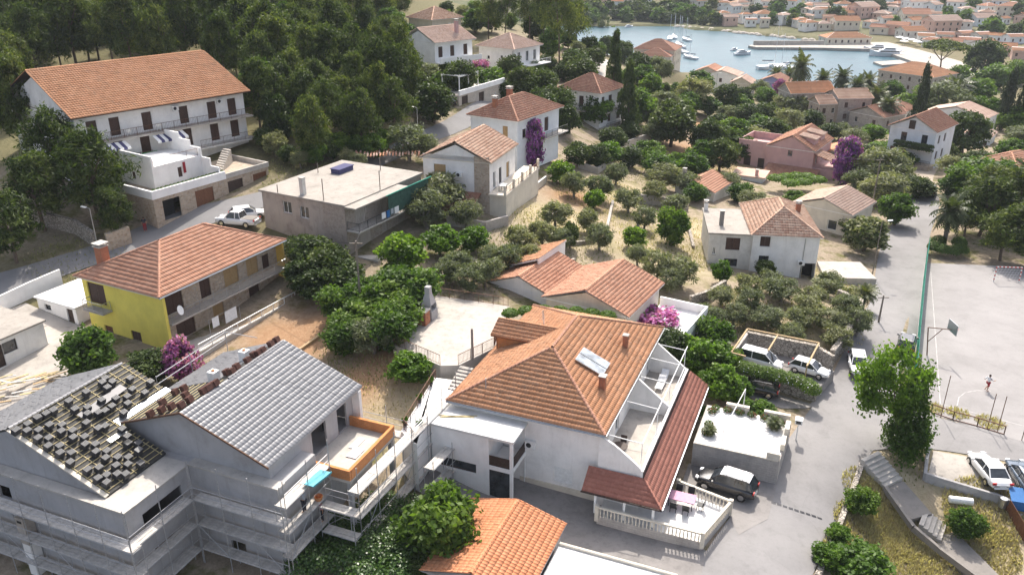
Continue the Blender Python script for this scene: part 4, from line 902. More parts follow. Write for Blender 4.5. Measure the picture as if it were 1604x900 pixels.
def put_stack(px, pt, nv, me, label, group):
    q = FG.onplane(px, Vector(pt)+nv*.28, nv) - nv*.2
    o = bpy.data.objects.new('tile_stack', me); COL.objects.link(o); p = FG.wor(q.x, q.y, q.z)
    a = math.atan(nv.y/nv.z); o.matrix_world = Matrix.Translation(p) @ Matrix.Rotation(FG.a, 4, 'Z') @ Matrix.Rotation(-a, 4, 'X') @ Matrix.Rotation((r2.random()-.5)*.14, 4, 'Z')
    tag(o, label, 'tile stack', group)
for px in spx: put_stack(px, (0,12,wz(12)), wn, sme, 'small stack of dark grey roof tiles on the bare timber-battened slope', 'grey tile stacks on the battened roof')
for x, y in [(200,715),(300,680),(305,615),(385,650),(470,640),(545,590),(420,525),(495,490),(510,550),(665,515),(705,490),(740,465),(775,445),(870,350),(920,340),(960,300),(1055,245),(1110,195),(1150,180),(1190,155),(1260,100),(1310,65)]:
    put_stack((200+x/5.625, 520+y/5.625), (0,7,11.35), gn, sme2, 'small stack of brown roof tiles along the ridge of the grey roof', 'brown tile stacks along the ridge')
# chimney pillar in front
p = P(36,806,5.2); c_ = empty('chimney_pillar', (p.x, p.y, -.5), FG.a, 'tall free-standing rendered pillar with bare block top at the lower left', 'pillar')
m = MB(); m.box(-.35,.35,-.35,.35,-1,3.6); m.build('white_shaft', 'white_plaster', c_); m = MB(); m.box(-.37,.37,-.37,.37,3.604,5.7); m.build('block_top', 'stained_render', c_); m = MB(); m.box(-.38,-.372,-.2,.2,5.3,5.5); m.build('flue_hole', 'black_plastic', c_)
# scaffold: each run is standards, ledgers, planks
sc_root = FG.root('scaffold', 'galvanised tube scaffold with plank decks wrapped round the unfinished house', 'scaffold')
plk = {}
def run(a, b, side_, levels, ztop, zb=-.5, wd=.8, bay=2.3, rails=True, skip=()):
    a, b = Vector(a), Vector(b); d = b-a; L = d.length; d.normalize(); s = Vector((-d.y, d.x))*side_*wd; n = max(1, round(L/bay)); bl = L/n
    pol = MB(); led = MB(); brc = MB()
    for i in range(n+1):
        p = a + d*bl*i
        pol.tube((*p, zb), (*p, ztop), .03); pol.tube((*(p+s), zb), (*(p+s), levels[-1]+.1), .03)
        for z in levels: led.tube((*p, z-.05), (*(p+s), z-.05), .025, 5)
    for z in levels + ([] if not rails else [levels[-1]+.55, levels[-1]+1.05]): led.tube((*a, z-.02), (*b, z-.02), .025, 5)
    for z in levels[:-1]: led.tube((*a, z+.95), (*b, z+.95), .022, 5)
    for z in levels: led.tube((*(a+s), z-.02), (*(b+s), z-.02), .025, 5)
    for i in range(0, n, 2): brc.tube((*(a+d*bl*i), levels[0]), (*(a+d*bl*(i+1)), levels[min(1, len(levels)-1)]+.1), .022, 5)
    pol.build('standards', 'steel', sc_root); led.build('ledgers', 'steel', sc_root); brc.build('braces', 'steel', sc_root)
    key = round(bl, 2)
    if key not in plk: m = MB(); m.box(.02, bl-.02, -.125, .125, 0, .045); me = bpy.data.meshes.new('plank'); me.from_pydata(m.v, [], m.f); me.materials.append(MAT['plank']); plk[key] = me
    for z in levels:
        for i in range(n):
            if (i, z) in skip: continue
            for k in range(3):
                o = bpy.data.objects.new('plank', plk[key]); COL.objects.link(o); o.parent = sc_root; p = a + d*bl*i + s*((k+.5)/3)
                o.location = (p.x, p.y, z+r2.random()*.01); o.rotation_euler = (0, 0, math.atan2(d.y, d.x)+(r2.random()-.5)*.012)
run((-1.3,-1.7), (-1.3,5.5), -1, [1.9,3.9,5.9], 8.95); run((-1.3,5.4), (-6.6,5.4), -1, [1.9,3.9,5.9], 8.95); run((-6.7,5.2), (-6.7,21), -1, [1.9,3.9,5.9], 8.95)
run((-1.0,-1.75), (3.8,-1.75), 1, [3.1,5.1,7.1], 9.2); run((3.0,-1.8), (3.0,-4.4), -1, [2.9,4.9], 7.3); run((3.0,-4.4), (16.6,-4.9), 1, [2.1,4.1,6.1], 8.2)
run((16.6,-4.9), (16.6,-7.5), 1, [2.1,4.1], 8.3, rails=False); run((9.6,-6.4), (15,-6.8), 1, [2.1,4.1], 4.9, rails=False)
run((11.6,-4.0), (11.6,3.5), 1, [5.3], 7.3)
tt = FG.wor(2.2,-1.9,8.0); o = MB(); o.box(-1.0,1.0,-.45,.45,0,.05); o.box(-1.0,1.0,-.45,-.42,.05,.14); t_ = o.build('teal_panel', 'teal_paint', label='turquoise painted panel lying across the scaffold rail', cat='panel'); t_.location = tt - Vector((0,0,.75)); t_.rotation_euler = (0,.12,FG.a)
o = MB(); o.lathe([(.22,0),(.30,.3),(.28,.3),(.2,.03)], n=10); t_ = o.build('orange_bucket', 'brick_orange', label='orange bucket standing on the scaffold deck below the turquoise panel', cat='bucket'); t_.location = FG.wor(2.6,-1.5,5.16)
tr = empty('timber_pile', P(25,610,5.0), .2, 'untidy heap of pale sawn timber behind the dark tiled roof', 'timber')
for k in range(46):
    m = MB(); x, y = r2.uniform(-4.5,2.5), r2.uniform(-2.5,2.0); a = r2.gauss(.15,.35); L = r2.uniform(1,3.2); z = r2.uniform(0,.5)
    m.bar((x,y,z), (x+L*math.cos(a), y+L*math.sin(a), z+r2.uniform(-.05,.15)), r2.uniform(.12,.25), .05); m.build('board', r2.choice(['wood','batten','plank']), tr)
frail('deck_railing', [(1.5,25.3), (-4,25.3)], 5.6, 'galvanised guard rail behind the half-tiled roof', FG, mat='grey_metal', step=1.4)
p0 = FG.wor(-2.2,19.9,8.4)
e = empty('roof_guard_rail', FG.wor(4.9,13.4), FG.a, 'double steel guard rail along the far eave of the grey roof', 'railing'); m = MB()
for z in (9.4, 10.0): m.tube((0,.2,z), (7.5,.2,z+.2), .035, 6)
for x in (0,3.5,7.5): m.tube((x,.2,8), (x,.2,10.1+x*.027), .03, 6)
m.tube((7.5,.2,10.2), (7.5,-3,10.3), .03); m.build('rails', 'steel', e)
# ------------------------------------------------------------------ yellow house
FY = Frame((248,465), (445,375), 10.5, L=(100,438)); W_, D_ = FY.W, FY.D; nearY = cam_local(FY)
h = FY.root('yellow_house', 'yellow two-storey house with stone-faced balcony side and rose tiled hip roof', 'house')
yb = 4.6
ops = FY.opA(.9, .45, [(278,505,2.1,2.3,'shut'),(325,470,1.3,2.3,'shut'),(362,430,1.9,2.3,'tan'),(395,415,1.6,2.3,'tan'),(420,398,1.0,1.5,'shut')]) + FY.opA(.9, .45, [(295,530,2.2,1.6,'shut'),(345,500,1.4,2.1,'shut_tan' if False else 'tan'),(400,465,1.5,2.1,'shut')])
ops = [(max(.1, min(o[0], W_-3)), (7.9 if i < 5 else yb+.5), o[2], o[3], o[4]) for i, o in enumerate(ops)]
walls(h, .45, W_-.45, .9, D_-.4, yb-.8, 10.35, 'stone_face', A=ops, name='stone_wall')
m = MB(); B = FY.opB(.3, D_-.4, [(155,475,2.3,2.2,'win'),(173,525,1.1,2.0,'brown'),(214,527,1.3,1.1,'shut')])
B[0] = (B[0][0], 7.9, 2.3, 2.1, 'shut'); facade(m, (.3, D_-.4), (0,-1), D_-.4, yb-.8, 10.35, [o[:4] for o in B]); m.box(.302, .6, -.005, .89, yb-.8, 10.35); m.build('yellow_wall', 'yellow_plaster', h)
for o in B: opening(h, (.3, D_-.4), (0,-1), o, o[4])
m = MB(); m.box(W_-.45, W_-.2, 0, .89, yb-.8, 10.35); m.build('end_pier', 'yellow_soft', h)
slab(h, .61, W_-.46, -.35, .89, 7.45, 7.62, 'pale_concrete', 'balcony_floor'); railing(h, [(.7,-.3,7.62), (W_-.5,-.3,7.62)], .95, .16, 'grey_metal')
slab(h, -.75, .29, D_-3.9, D_-1.2, 7.5, 7.62, 'pale_concrete', 'small_balcony'); railing(h, [(.2,D_-1.25,7.62), (-.7,D_-1.25,7.62), (-.7,D_-3.85,7.62), (.2,D_-3.85,7.62)], .95, .16, 'grey_metal', name='small_railing')
roof(h, -.15, W_, -.25, D_, 10.5, 2.55, 'hip', 'tile_rose', 'tile', nearY, 0, w=.27, l=.46, dmat='cream_plaster', capmat='tile_brown')  # caps darker than the tiles: their shadow is put into the colour
gutter(h, (-.2,-.32,10.44), (W_,-.32,10.44)); chimney(h, 2.2, D_-1.4, 10.6, 12.9, .85, 'brick_chimney', True)
q = FY.on('y', (281,488), -.35); m = MB(); m.lathe([(.02,.0),(.3,.05),(.45,.14)], n=16); d_ = m.build('satellite_dish', 'white_metal', h); d_.location = (q.x, -.35, 8.6); d_.rotation_euler = (R(70),0,R(20))
# ground terrace with low wall
m = MB(); m.box(.8, 15.5, -2.8, .88, 2.6, 5.0); m.build('ground_terrace', 'pale_concrete', h)
m = MB(); m.box(.8, 15.5, -2.95, -2.803, 2.6, 5.35); m.build('terrace_wall', 'concrete', h); railing(h, [(.9,-2.87,5.35), (15.4,-2.87,5.35)], .75, 2, 'white_metal', .03)
cl_ = empty('washing_line', FY.wor(5.6,-1.0,5.0), FY.a, 'laundry rack with white towels on the yellow house ground terrace', 'laundry')
m = MB(); m.tube((-1.5,0,0), (-1.5,0,1.7), .025); m.tube((2.4,0,0), (2.4,0,1.7), .025); m.tube((-1.5,0,1.7), (2.4,0,1.7), .015); m.build('line', 'steel', cl_)
for x, wd, ht in ((-1.1,.8,1.0), (.5,1.5,1.2)): m = MB(); m.box(x, x+wd, -.01, .01, 1.7-ht, 1.69); m.build('towel', 'cloth_white', cl_)
# annexes and yard left of it
an = FY.root('garden_annexe', 'low white flat-roofed annexe beside the yellow house yard steps', 'building')
walls(an, -.2, 7, 11.6, 17.2, 4.2, 7.05, 'white_clean', B=[(1.0,6.0,.9,.6,'dark'),(4.2,4.8,.9,2.0,'door')], simple=True); slab(an, -.4, 7.1, 11.4, 17.4, 7.052, 7.2, 'white_roof', 'roof')
a2 = FY.root('white_shed', 'white flat-roofed outbuilding with dark door and window at the left edge', 'building')
walls(a2, -13, -3.9, 11.0, 20, 4.0, 7.4, 'white_plaster', A=[(4.1,4.9,1.0,2.1,'door'),(5.1,5.9,1.3,1.1,'dark'),(.6,5.5,.9,1.0,'win')], simple=True); slab(a2, -13.2, -3.7, 10.8, 20.2, 7.403, 7.55, 'roof_concrete', 'roof')
steps('yard_steps', FY.wor(-3.6,17.0)[:2], FY.wor(-2.2,13)[:2], FY.x, 1.6, 8, 6.4, 4.9, 'pale_concrete', 'pale concrete steps between the white outbuilding and the annexe')
sheet('yard', [FY.wor(*p)[:2] for p in [(-3.8,20),(-.3,19),(-.3,10),(-4,6),(-13,3),(-13,11),(-3.8,11)]], 'pale_concrete', .08, kind='structure')
wl = wall_run('boundary_wall', [(2,488),(52,464),(98,444)], 1.5, .25, 'white_clean', 'white boundary wall with metal fence between yard and hillside road', capmat='white_roof')
# ------------------------------------------------------------------ hotel on the slope
FH = Frame((112,187), (392,143), 20.0); W_ = FH.W; D_ = 20
h = FH.root('hillside_hotel', 'long white guesthouse with huge brown tiled roof and balconies below the pine wood', 'hotel')
yw = 1.1; u1 = [(o[0], 17.05, 1.25, 2.2, 'shut') for o in FH.opA(yw, .6, [(143,205,1,2,'s'),(178,196,1,2,'s'),(229,189,1,2,'s'),(287,182,1,2,'s'),(331,175,1,2,'s'),(362,167,1,2,'s')])]
u2 = [(o[0], 14.15, 1.25, 2.2, 'shut') for o in FH.opA(yw, .6, [(187,244,1,2,'s'),(228,232,1,2,'s'),(293,214,1,2,'s'),(336,210,1,2,'s'),(367,201,1,2,'s')])]
walls(h, .6, W_-.5, yw, D_, 10, 19.75, 'white_plaster', A=u1+u2, gable=('x', 3.9))
roof(h, 0, W_, 0, D_+1, 20, 4.35, 'gable', 'tile_orange', 'tile', None, 0, w=.33, l=.46, ridge='x', dmat='dark_wood')
slab(h, .6, W_-.2, -.35, yw-.01, 16.75, 16.92, 'pale_concrete', 'balcony_floor'); railing(h, [(.7,-.3,16.92), (W_-.3,-.3,16.92)], 1.0, .2, 'rust_metal')
slab(h, .6, W_-.2, -.6, yw-.01, 13.7, 13.9, 'old_white', 'lower_floor'); railing(h, [(.7,-.5,13.9), (8.5,-.5,13.9)], 1.0, .2, 'rust_metal'); railing(h, [(15,-.5,13.9), (W_-.3,-.5,13.9)], 1.0, .2, 'rust_metal')
ac_unit(h, (.6, yw), (1,0), 12.0, 18.9); ac_unit(h, (.6, yw), (1,0), 18.2, 18.9); m = MB(); m.bar((7.2,-.3,14.35), (9.2,-.3,14.35), .02, .75); m.build('green_screen', 'green_plastic', h)
for x0 in (1.4, 8.8):
    aw = empty('awning', parent=h); n = 9
    for k in range(n): m = MB(); m.add([(x0+k*.45,-.35,16.6),(x0+k*.45+.45,-.35,16.6),(x0+k*.45+.45,-1.7,16.1),(x0+k*.45,-1.7,16.1),(x0+k*.45,-1.7,15.85),(x0+k*.45+.45,-1.7,15.85)], [(0,1,2,3),(3,2,5,4)]); m.build('stripe', 'awning_blue' if k % 2 else 'awning_white', aw)
FK = Frame((247,353), (424,297), 9.1, rot=None); WK = FK.W
k_ = FK.root('garage_row', 'stone-faced row of garages with white stepped terrace below the guesthouse', 'building')
gops = [(max(.4, o[0]), 9.35, o[2], 2.35, o[4]) for o in FK.opA(0, 0, [(270,325,2.3,2.4,'void'),(322,312,2.6,2.4,'garage'),(370,294,2.3,2.4,'door'),(408,282,2.2,2.4,'garage')])]
walls(k_, 0, WK, 0, 8, 8, 12.15, 'stone_face', A=gops, simple=True)
slab(k_, -.15, WK*.60, -.15, .1, 12.153, 13.1, 'white_clean', 'parapet'); slab(k_, -.15, .1, .105, 7.5, 12.153, 13.1, 'white_clean', 'parapet'); slab(k_, WK*.60+.01, WK+.1, -.1, .12, 12.153, 12.75, 'concrete', 'parapet'); slab(k_, WK-.12, WK+.1, .125, 7.6, 12.153, 12.75, 'concrete', 'parapet')
walls(k_, 2.6, 9.3, 3.2, 9.6, 12.16, 14.75, 'white_clean', A=[(3.3,12.8,.6,1.2,'shut')], B=[(2.2,12.8,.7,.9,'shut')], simple=True, name='stepped_house')
slab(k_, 2.6, 2.8, 3.2, 9.6, 14.753, 16.0, 'white_clean', 'terrace_side'); railing(k_, [(2.9,3.3,14.75), (9.0,3.3,14.75)], .9, .15, 'rust_metal')
for a, b_, z in ((.12,1.6,13.7), (1.605,3.1,14.6), (3.105,5.0,15.7), (5.005,7.0,16.4), (7.005,9.6,17.1)): slab(k_, 9.305, 9.5, a, b_, 12.16, z, 'white_clean', 'stepped_wall')
o = MB(); o.box(0,.35,-.03,0,0,1.3); t_ = o.build('red_towel', 'cloth_red', label='red towel hanging from the white terrace of the guesthouse', cat='towel'); t_.location = FK.wor(6.6,3.1,13.2); t_.rotation_euler = (0,0,FK.a)
steps('hotel_steps', FK.wor(WK-5.2,3.2)[:2], FK.wor(WK-1.2,6.0)[:2], (-FK.x.y, FK.x.x), 1.5, 10, 12.2, 13.9, 'pale_concrete', 'outdoor steps rising from the garage roof to the guesthouse')
# ------------------------------------------------------------------ stone flat-roofed house
FS = Frame((540,322), (646,277), 13.0, L=(411,296)); W_, D_ = FS.W, FS.D
h = FS.root('flat_roofed_house', 'weathered two-storey house with flat concrete roof and stone-faced corner', 'house')
A = [(1.6,10.3,1.7,2.1,'win'),(6.5,10.3,1.1,2.0,'dkdoor'),(9.3,7.5,1.3,2.2,'door'),(1.9,7.4,2.2,2.0,'dark'),(6.2,7.4,.9,2.1,'brown')]
walls(h, .2, W_+2, .2, D_, 6.2, 12.78, 'stained_render', B=FS.opB(.2, D_, [(450,325,1.25,1.35,'win'),(477,333,1.25,1.35,'win')]))
m = MB(); facade(m, (.18, .16), (1,0), W_+1.8, 6.2, 12.78, [o[:4] for o in A], .2); fbox(m, (.17,3.2), (0,-1), 0, 3.02, .0, .03, 6.2, 12.75); m.build('stone_facing', 'rough_house', h)
for o in A: opening(h, (.18,.16), (1,0), o, o[4], .2)
slab(h, 0, W_+2.2, 0, D_+.3, 12.783, 13.0, 'roof_concrete', 'roof_slab'); slab(h, -.1, W_-3, -1.5, -.003, 12.72, 12.88, 'roof_concrete', 'roof_canopy')
slab(h, .2, 12.6, -1.5, .15, 10.0, 10.16, 'concrete', 'balcony_floor'); railing(h, [(.3,.1,10.16), (.3,-1.45,10.16), (12.5,-1.45,10.16)], .9, .16, 'dark_metal')
m = MB(); m.bar((5.6,-1.5,11.6), (13.6,-1.5,11.6), .04, 2.3); m.build('shade_screen', 'green_mesh', h); m = MB(); m.tube((5.2,-1.55,12.85), (14.2,-1.55,12.85), .07); m.build('screen_tube', 'green_net', h)
slab(h, .4, 12, -3.6, .15, 6.2, 7.2, 'concrete', 'ground_terrace'); slab(h, 11, 16.5, -4.6, .15, 6.2, 7.35, 'pale_concrete', 'side_terrace')
chimney(h, 1.0, 6.6, 12.9, 14.9, .5, 'old_white', False); m = MB()
for x, y, t in ((.4,3.2,15.4), (.2,9.6,13.9), (6.5,.2,15.2), (8.6,11,14.2), (13,5,14.6)): m.tube((x,y,12.9), (x,y,t), .05, 6)
m.build('roof_pole', 'pole_wood', h)
o = MB(); o.prism([(0,0),(2.6,0),(2.6,1.3),(0,1.3)], 0, .55); o.box(-.1,2.7,-.1,1.4,.553,.62); t_ = o.build('water_tank', 'awning_blue', label='dark blue tarpaulin-covered tank on the flat concrete roof', cat='tank'); t_.location = FS.wor(9.2,8.2,13.0); t_.rotation_euler = (0,0,FS.a)
ty = empty('tile_heap', P(560,247,12.4), .2, 'rows of stacked old clay roof tiles behind the flat roof', 'tiles')
for k in range(60):
    m = MB(); x = (k % 20)*.42; y = (k//20)*.9; m.tube((x,y,.1), (x+.1,y+.7,.22+.1*r2.random()), .12, 6); o = m.build('clay_tile', r2.choice(['tile_orange','tile_pale','tile_rose']), ty); o.rotation_euler = (0,0,(r2.random()-.5)*.2)
sh = Frame((600,287), (640,262), 11.5); b_ = sh.root('block_hut', 'small grey hut with flat roof behind the weathered house', 'hut'); walls(b_, 0, 5, 0, 4, 8, 11.4, 'old_white', A=[(2.2,9.8,.8,.9,'dark')], simple=True); slab(b_, -.2, 5.2, -.2, 4.2, 11.403, 11.55, 'pale_concrete', 'roof')
# ------------------------------------------------------------------ white gabled house above the orchard
F1 = Frame((770,256), (812,226), 14.0, L=(657,246)); W_, D_ = F1.W, F1.D
h = F1.root('gabled_house', 'white gabled house with mottled pale tiled roof and cream balcony', 'house')
walls(h, .3, W_-.2, .4, D_-.3, 6.5, 13.85, 'white_plaster', A=[(1.2,10.3,1.0,2.1,'win'),(3.4,10.3,1.0,2.1,'dark'),(6.2,10.3,1.2,2.1,'tan'),(4,7.8,1.0,1.3,'win')], B=F1.opB(.3, D_-.3, [(712,239,.7,.8,'shut'),(689,267,1.6,1.6,'tan')]), gable=('x', 2.0))
m = MB(); fbox(m, (.3,2.4), (0,-1), 0, 2.0, .0, .03, 6.5, 14.6); m.build('stone_corner', 'stone_face', h); ac_unit(h, (.3, D_-.3), (0,-1), 4.5, 11.9)
roof(h, 0, W_, 0, D_, 14, 2.25, 'gable', 'tile_mixed', 'tile', None, 0, w=.3, l=.42, ridge='x', dmat='cream_plaster')
slab(h, -.2, 13.6, -1.9, .39, 10.0, 10.2, 'cream_plaster', 'balcony_floor'); slab(h, .2, 13.4, -1.8, .38, 6.5, 9.99, 'cream_plaster', 'ground_floor'); 
for x in (-.1, 3.2, 6.6, 10, 13.4): slab(h, x-.14, x+.14, -1.88, -1.6, 10.203, 11.4, 'cream_plaster', 'balcony_pier')
railing(h, [(0,-1.78,10.2), (13.4,-1.78,10.2)], .8, .22, 'brown_door')
le = F1.root('lean_to', 'small brown-roofed lean-to against the white gabled house', 'building')
walls(le, -3.6, .25, 1.8, 8.0, 6.4, 8.7, 'old_white', A=[(.5,7,.8,1.6,'door')], simple=True); m = MB(); q = [(-4,1.5,8.65),(-4,8.3,8.65),(.28,8.3,10.0),(.28,1.5,10.0)]; m.add(q + [(x,y,z-.1) for x, y, z in q], [(0,1,2,3)[::-1],(4,5,6,7),(0,1,5,4),(1,2,6,5),(2,3,7,6),(3,0,4,7)]); rr = m.build('roof', 'brown_door', le); tile_face(rr, [(-4,8.3,8.65),(-4,1.5,8.65),(.28,1.5,10.0),(.28,8.3,10.0)], 'tile_brown', .27, .4)
# ------------------------------------------------------------------ hip roofed houses up the hill
F2 = Frame((812,191), (880,168), 15.0, L=(723,182)); W_, D_ = F2.W, max(F2.D, 9.)
h = F2.root('hip_house', 'white house with large rust-brown hip roof beside the purple bougainvillea', 'house')
walls(h, .5, W_, .5, D_-.4, 7, 14.85, 'white_blue', A=[(1.4,12.2,1,1.3,'dark'),(5.2,12.0,1.4,2.1,'shut'),(7.6,12,1.2,2.1,'shut'),(5.2,8.9,1.6,2.1,'dark')], B=[(1.5,12.4,1.2,.9,'dark'),(5.6,12.0,.9,2.0,'tan')])
roof(h, 0, W_+.6, 0, D_, 15, 2.4, 'hip', 'tile_brown', 'tile', None, 0, w=.3, l=.42); chimney(h, 2.2, D_-3.6, 15.6, 17.4, .6); chimney(h, 7, D_-3, 16.4, 18.0, .7); slab(h, 4.6, W_+.3, -1.1, .49, 11.4, 11.55, 'concrete', 'balcony_floor'); railing(h, [(4.7,-1,11.55), (W_+.2,-1,11.55)], .95, .2, 'dark_metal')
F3 = Frame((942,147.5), (982,136), 12.0, L=(865,139.5)); W_, D_ = F3.W, F3.D
h = F3.root('hip_house', 'tall white house with red-brown pyramid hip roof among the trees', 'house')
walls(h, .5, W_-.4, .5, D_-.4, 3, 11.85, 'white_clean', A=[(.6,9.3,1,1.9,'shut'),(3.1,9.2,1.3,2.0,'shut'),(6.4,9.2,1.2,2.1,'shut'),(.6,6.3,1,1.9,'shut'),(3.1,6.2,1.1,2.0,'shut'),(6.4,6.2,1.4,2.1,'shut')], B=[(1.0,9.6,1.2,1.1,'shut'),(4.7,9.0,1.0,2.1,'shut'),(4.9,6.2,1.0,2.0,'shut')])
roof(h, 0, W_, 0, D_, 12, 2.7, 'hip', 'tile_brown', 'tile', None, 0, w=.32, l=.42)
for z in (8.4, 5.4): slab(h, .4, W_+.6, -1.2, .49, z, z+.14, 'pale_concrete', 'balcony_floor'); railing(h, [(.5,-1.1,z+.14), (W_+.4,-1.1,z+.14)], .95, .2, 'dark_metal')
slab(h, -1, .49, 2.8, 5.2, 8.5, 8.64, 'pale_concrete', 'side_balcony'); railing(h, [(.4,2.9,8.64), (-.9,2.9,8.64), (-.9,5.1,8.64), (.4,5.1,8.64)], .95, .2, 'dark_metal', name='side_railing')
F4 = Frame((682,68), (744,61), 21.0); W_, D_ = F4.W, 10.
h = F4.root('terraced_house', 'three-storey white house with pale pink gable roof and two balcony floors', 'house')
walls(h, .3, W_-.2, .6, D_, 11, 20.85, 'white_clean', A=[(.8,18.3,1,1.9,'shut'),(3.6,18.3,1,1.9,'shut'),(6.8,18.3,1,1.9,'shut'),(.8,15.1,1,2.1,'shut'),(3.6,15.1,1.1,2.1,'shut'),(6.8,15.1,1.1,2.1,'shut')], gable=('x', 1.9))
roof(h, 0, W_+.3, 0, D_+.5, 21, 2.2, 'gable', 'tile_pale', 'tile', None, 0, w=.33, l=.42, ridge='x'); chimney(h, 7.2, 2.6, 21.4, 24.2, .6, 'pink_plaster')
for z in (17.4, 14.3): slab(h, 0, W_+.6, -1.2, .59, z, z+.15, 'white_clean', 'balcony_floor'); m = MB(); m.box(0,W_+.6,-1.2,-1.1,z+.15,z+(.95 if z > 16 else .3)); m.build('balcony_parapet', 'white_clean', h)
railing(h, [(.1,-1.1,14.5), (W_+.5,-1.1,14.5)], .85, .2, 'grey_metal')
FT = Frame((742,166), (788,151), 12.9); g = FT.root('garage_terrace', 'stone garage with white-parapet terrace and pergola below the three-storey house', 'garage'); 
walls(g, -4.5, FT.W, 0, 6, 11, 15.3, 'pale_stone_courses', A=[(.9,12.8,1.9,2.2,'door'),(6.2,13.2,1.7,1.6,'door')], simple=True); slab(g, -4.6, FT.W+.2, -.25, 0.02, 15.303, 16.1, 'white_clean', 'parapet'); m = MB()
for x in (-2.4, .4, 3.4):
    for y in (1.2, 4.5): m.box(x-.07,x+.07,y-.07,y+.07,15.3,17.8)
for y in (1.2, 4.5): m.box(-2.6,3.6,y-.08,y+.08,17.8,17.95)
for k in range(9): m.box(-2.4+.7*k,-2.3+.7*k,.9,4.8,17.953,18.05)
m.build('pergola', 'white_metal', g)
F5 = Frame((806,78), (851,70), 18.0, L=(736,73)); W_, D_ = F5.W, F5.D
h = F5.root('hip_house', 'white house with salmon pyramid roof and arched loggia balconies', 'house')
walls(h, .6, W_-.4, .6, D_-.5, 9, 17.85, 'white_clean', A=[(1.2,15.2,1,2,'win'),(4.0,15.2,1,2,'win'),(6.6,15.2,1,2,'win'),(1.2,11.9,2,2.2,'dark'),(4.6,11.9,2,2.2,'dark')], B=[(5.6,16,.6,.5,'dark'),(2.2,15.6,.6,.6,'dark')])
roof(h, 0, W_, 0, D_, 18, 2.4, 'hip', 'tile_pale', 'tile', None, 0, w=.33, l=.42); slab(h, 3.4, W_+1.2, -1.3, .59, 14.4, 14.55, 'white_clean', 'balcony_floor'); railing(h, [(3.4,-1.2,14.55), (W_+1.1,-1.2,14.55)], .95, .18, 'white_metal'); slab(h, 1, W_+2, -2.4, .59, 9, 11.3, 'stone_face', 'stone_base'); pipe(h, (.6,D_-.5), (0,-1), D_-1.4, 9, 17.6)
F6 = Frame((676,32), (719.5,28), 20.0); W_, D_ = F6.W+1.5, 10.
h = F6.root('hip_house', 'cream house with brown pyramid roof at the edge of the wood above', 'house'); walls(h, .5, W_-.5, .5, D_-.5, 11, 19.9, 'cream_plaster', A=[(1.5,17.4,.9,1.2,'white'),(5,17.4,1,1.6,'white')], simple=True); roof(h, 0, W_, 0, D_, 20, 2.5, 'hip', 'tile_mixed', 'tile', None, 0, w=.35, l=.45)
# ------------------------------------------------------------------ house by the road bend with flat wing
FW = Frame((1290,373), (1256,318), 6.2); W_, D_ = 12.0, 8.4
h = FW.root('roadside_house', 'white two-storey house with tiled hip roof and flat-roofed wing above the olive grove', 'house')
walls(h, .3, W_, .3, D_-.3, -.6, 6.1, 'white_plaster', B=FW.opB(.3, D_-.3, [(1199,377,1.2,1.6,'shut'),(1196,407,1.2,1.1,'dark')])+[(D_-2.35,-.5,1.7,3.3,'void')], depth=.3)
roof(h, 0, W_+.3, 0, D_, 6.2, 2.35, 'hip', 'tile_mixed', 'tile', None, 0, w=.3, l=.42); chimney(h, 6.4, 2.0, 7.2, 8.4, .55)
walls(h, .5, 10, D_-.29, 13.2, -.6, 5.95, 'old_white', B=FW.opB(.5, 13.2, [(1148,382,1.7,1.6,'shut'),(1144,411,1.6,1.0,'dark')])+[(.5,3.3,.4,.9,'win')], name='wing_wall'); slab(h, .3, 10.2, D_-.2, 13.4, 5.953, 6.15, 'roof_concrete', 'flat_roof')
chimney(h, 3.4, 11.6, 6.1, 8.0, .5, 'dark_concrete', False); chimney(h, 9.4, 13.0, 6.1, 7.1, .5, 'white_plaster'); ac_unit(h, (.3, D_-.3), (0,-1), 5.6, 2.6); pipe(h, (.3, D_-.3), (0,-1), 6.15, -.4, 6.0)
p8 = FW.root('paved_yard', 'pale concrete slab yard beside the white roadside house', 'yard'); m = MB(); m.prism([(1,-7.2),(6.5,-6.6),(6.0,-1.2),(.6,-1.0)], -1, .95); m.build('slab', 'pale_concrete', p8)
F8 = Frame((1352,327), (1356,322), 4.0, rot=R(60)); 
h = Frame((1337,338), (1357,326), 3.6); W_, D_ = 8.5, 9.0; g = h.root('low_house', 'low cream house with faded rose gable roof behind the roadside house', 'house')
walls(g, .3, W_-.3, .3, D_-.3, -1, 3.5, 'cream_plaster', B=[(1.0,.8,1.2,1.4,'win'),(5.2,.8,1.3,1.4,'win')], gable=('x', 1.45), simple=True); roof(g, 0, W_, 0, D_, 3.6, 1.6, 'gable', 'tile_pale', 'tile', None, 0, w=.32, l=.42, ridge='x')
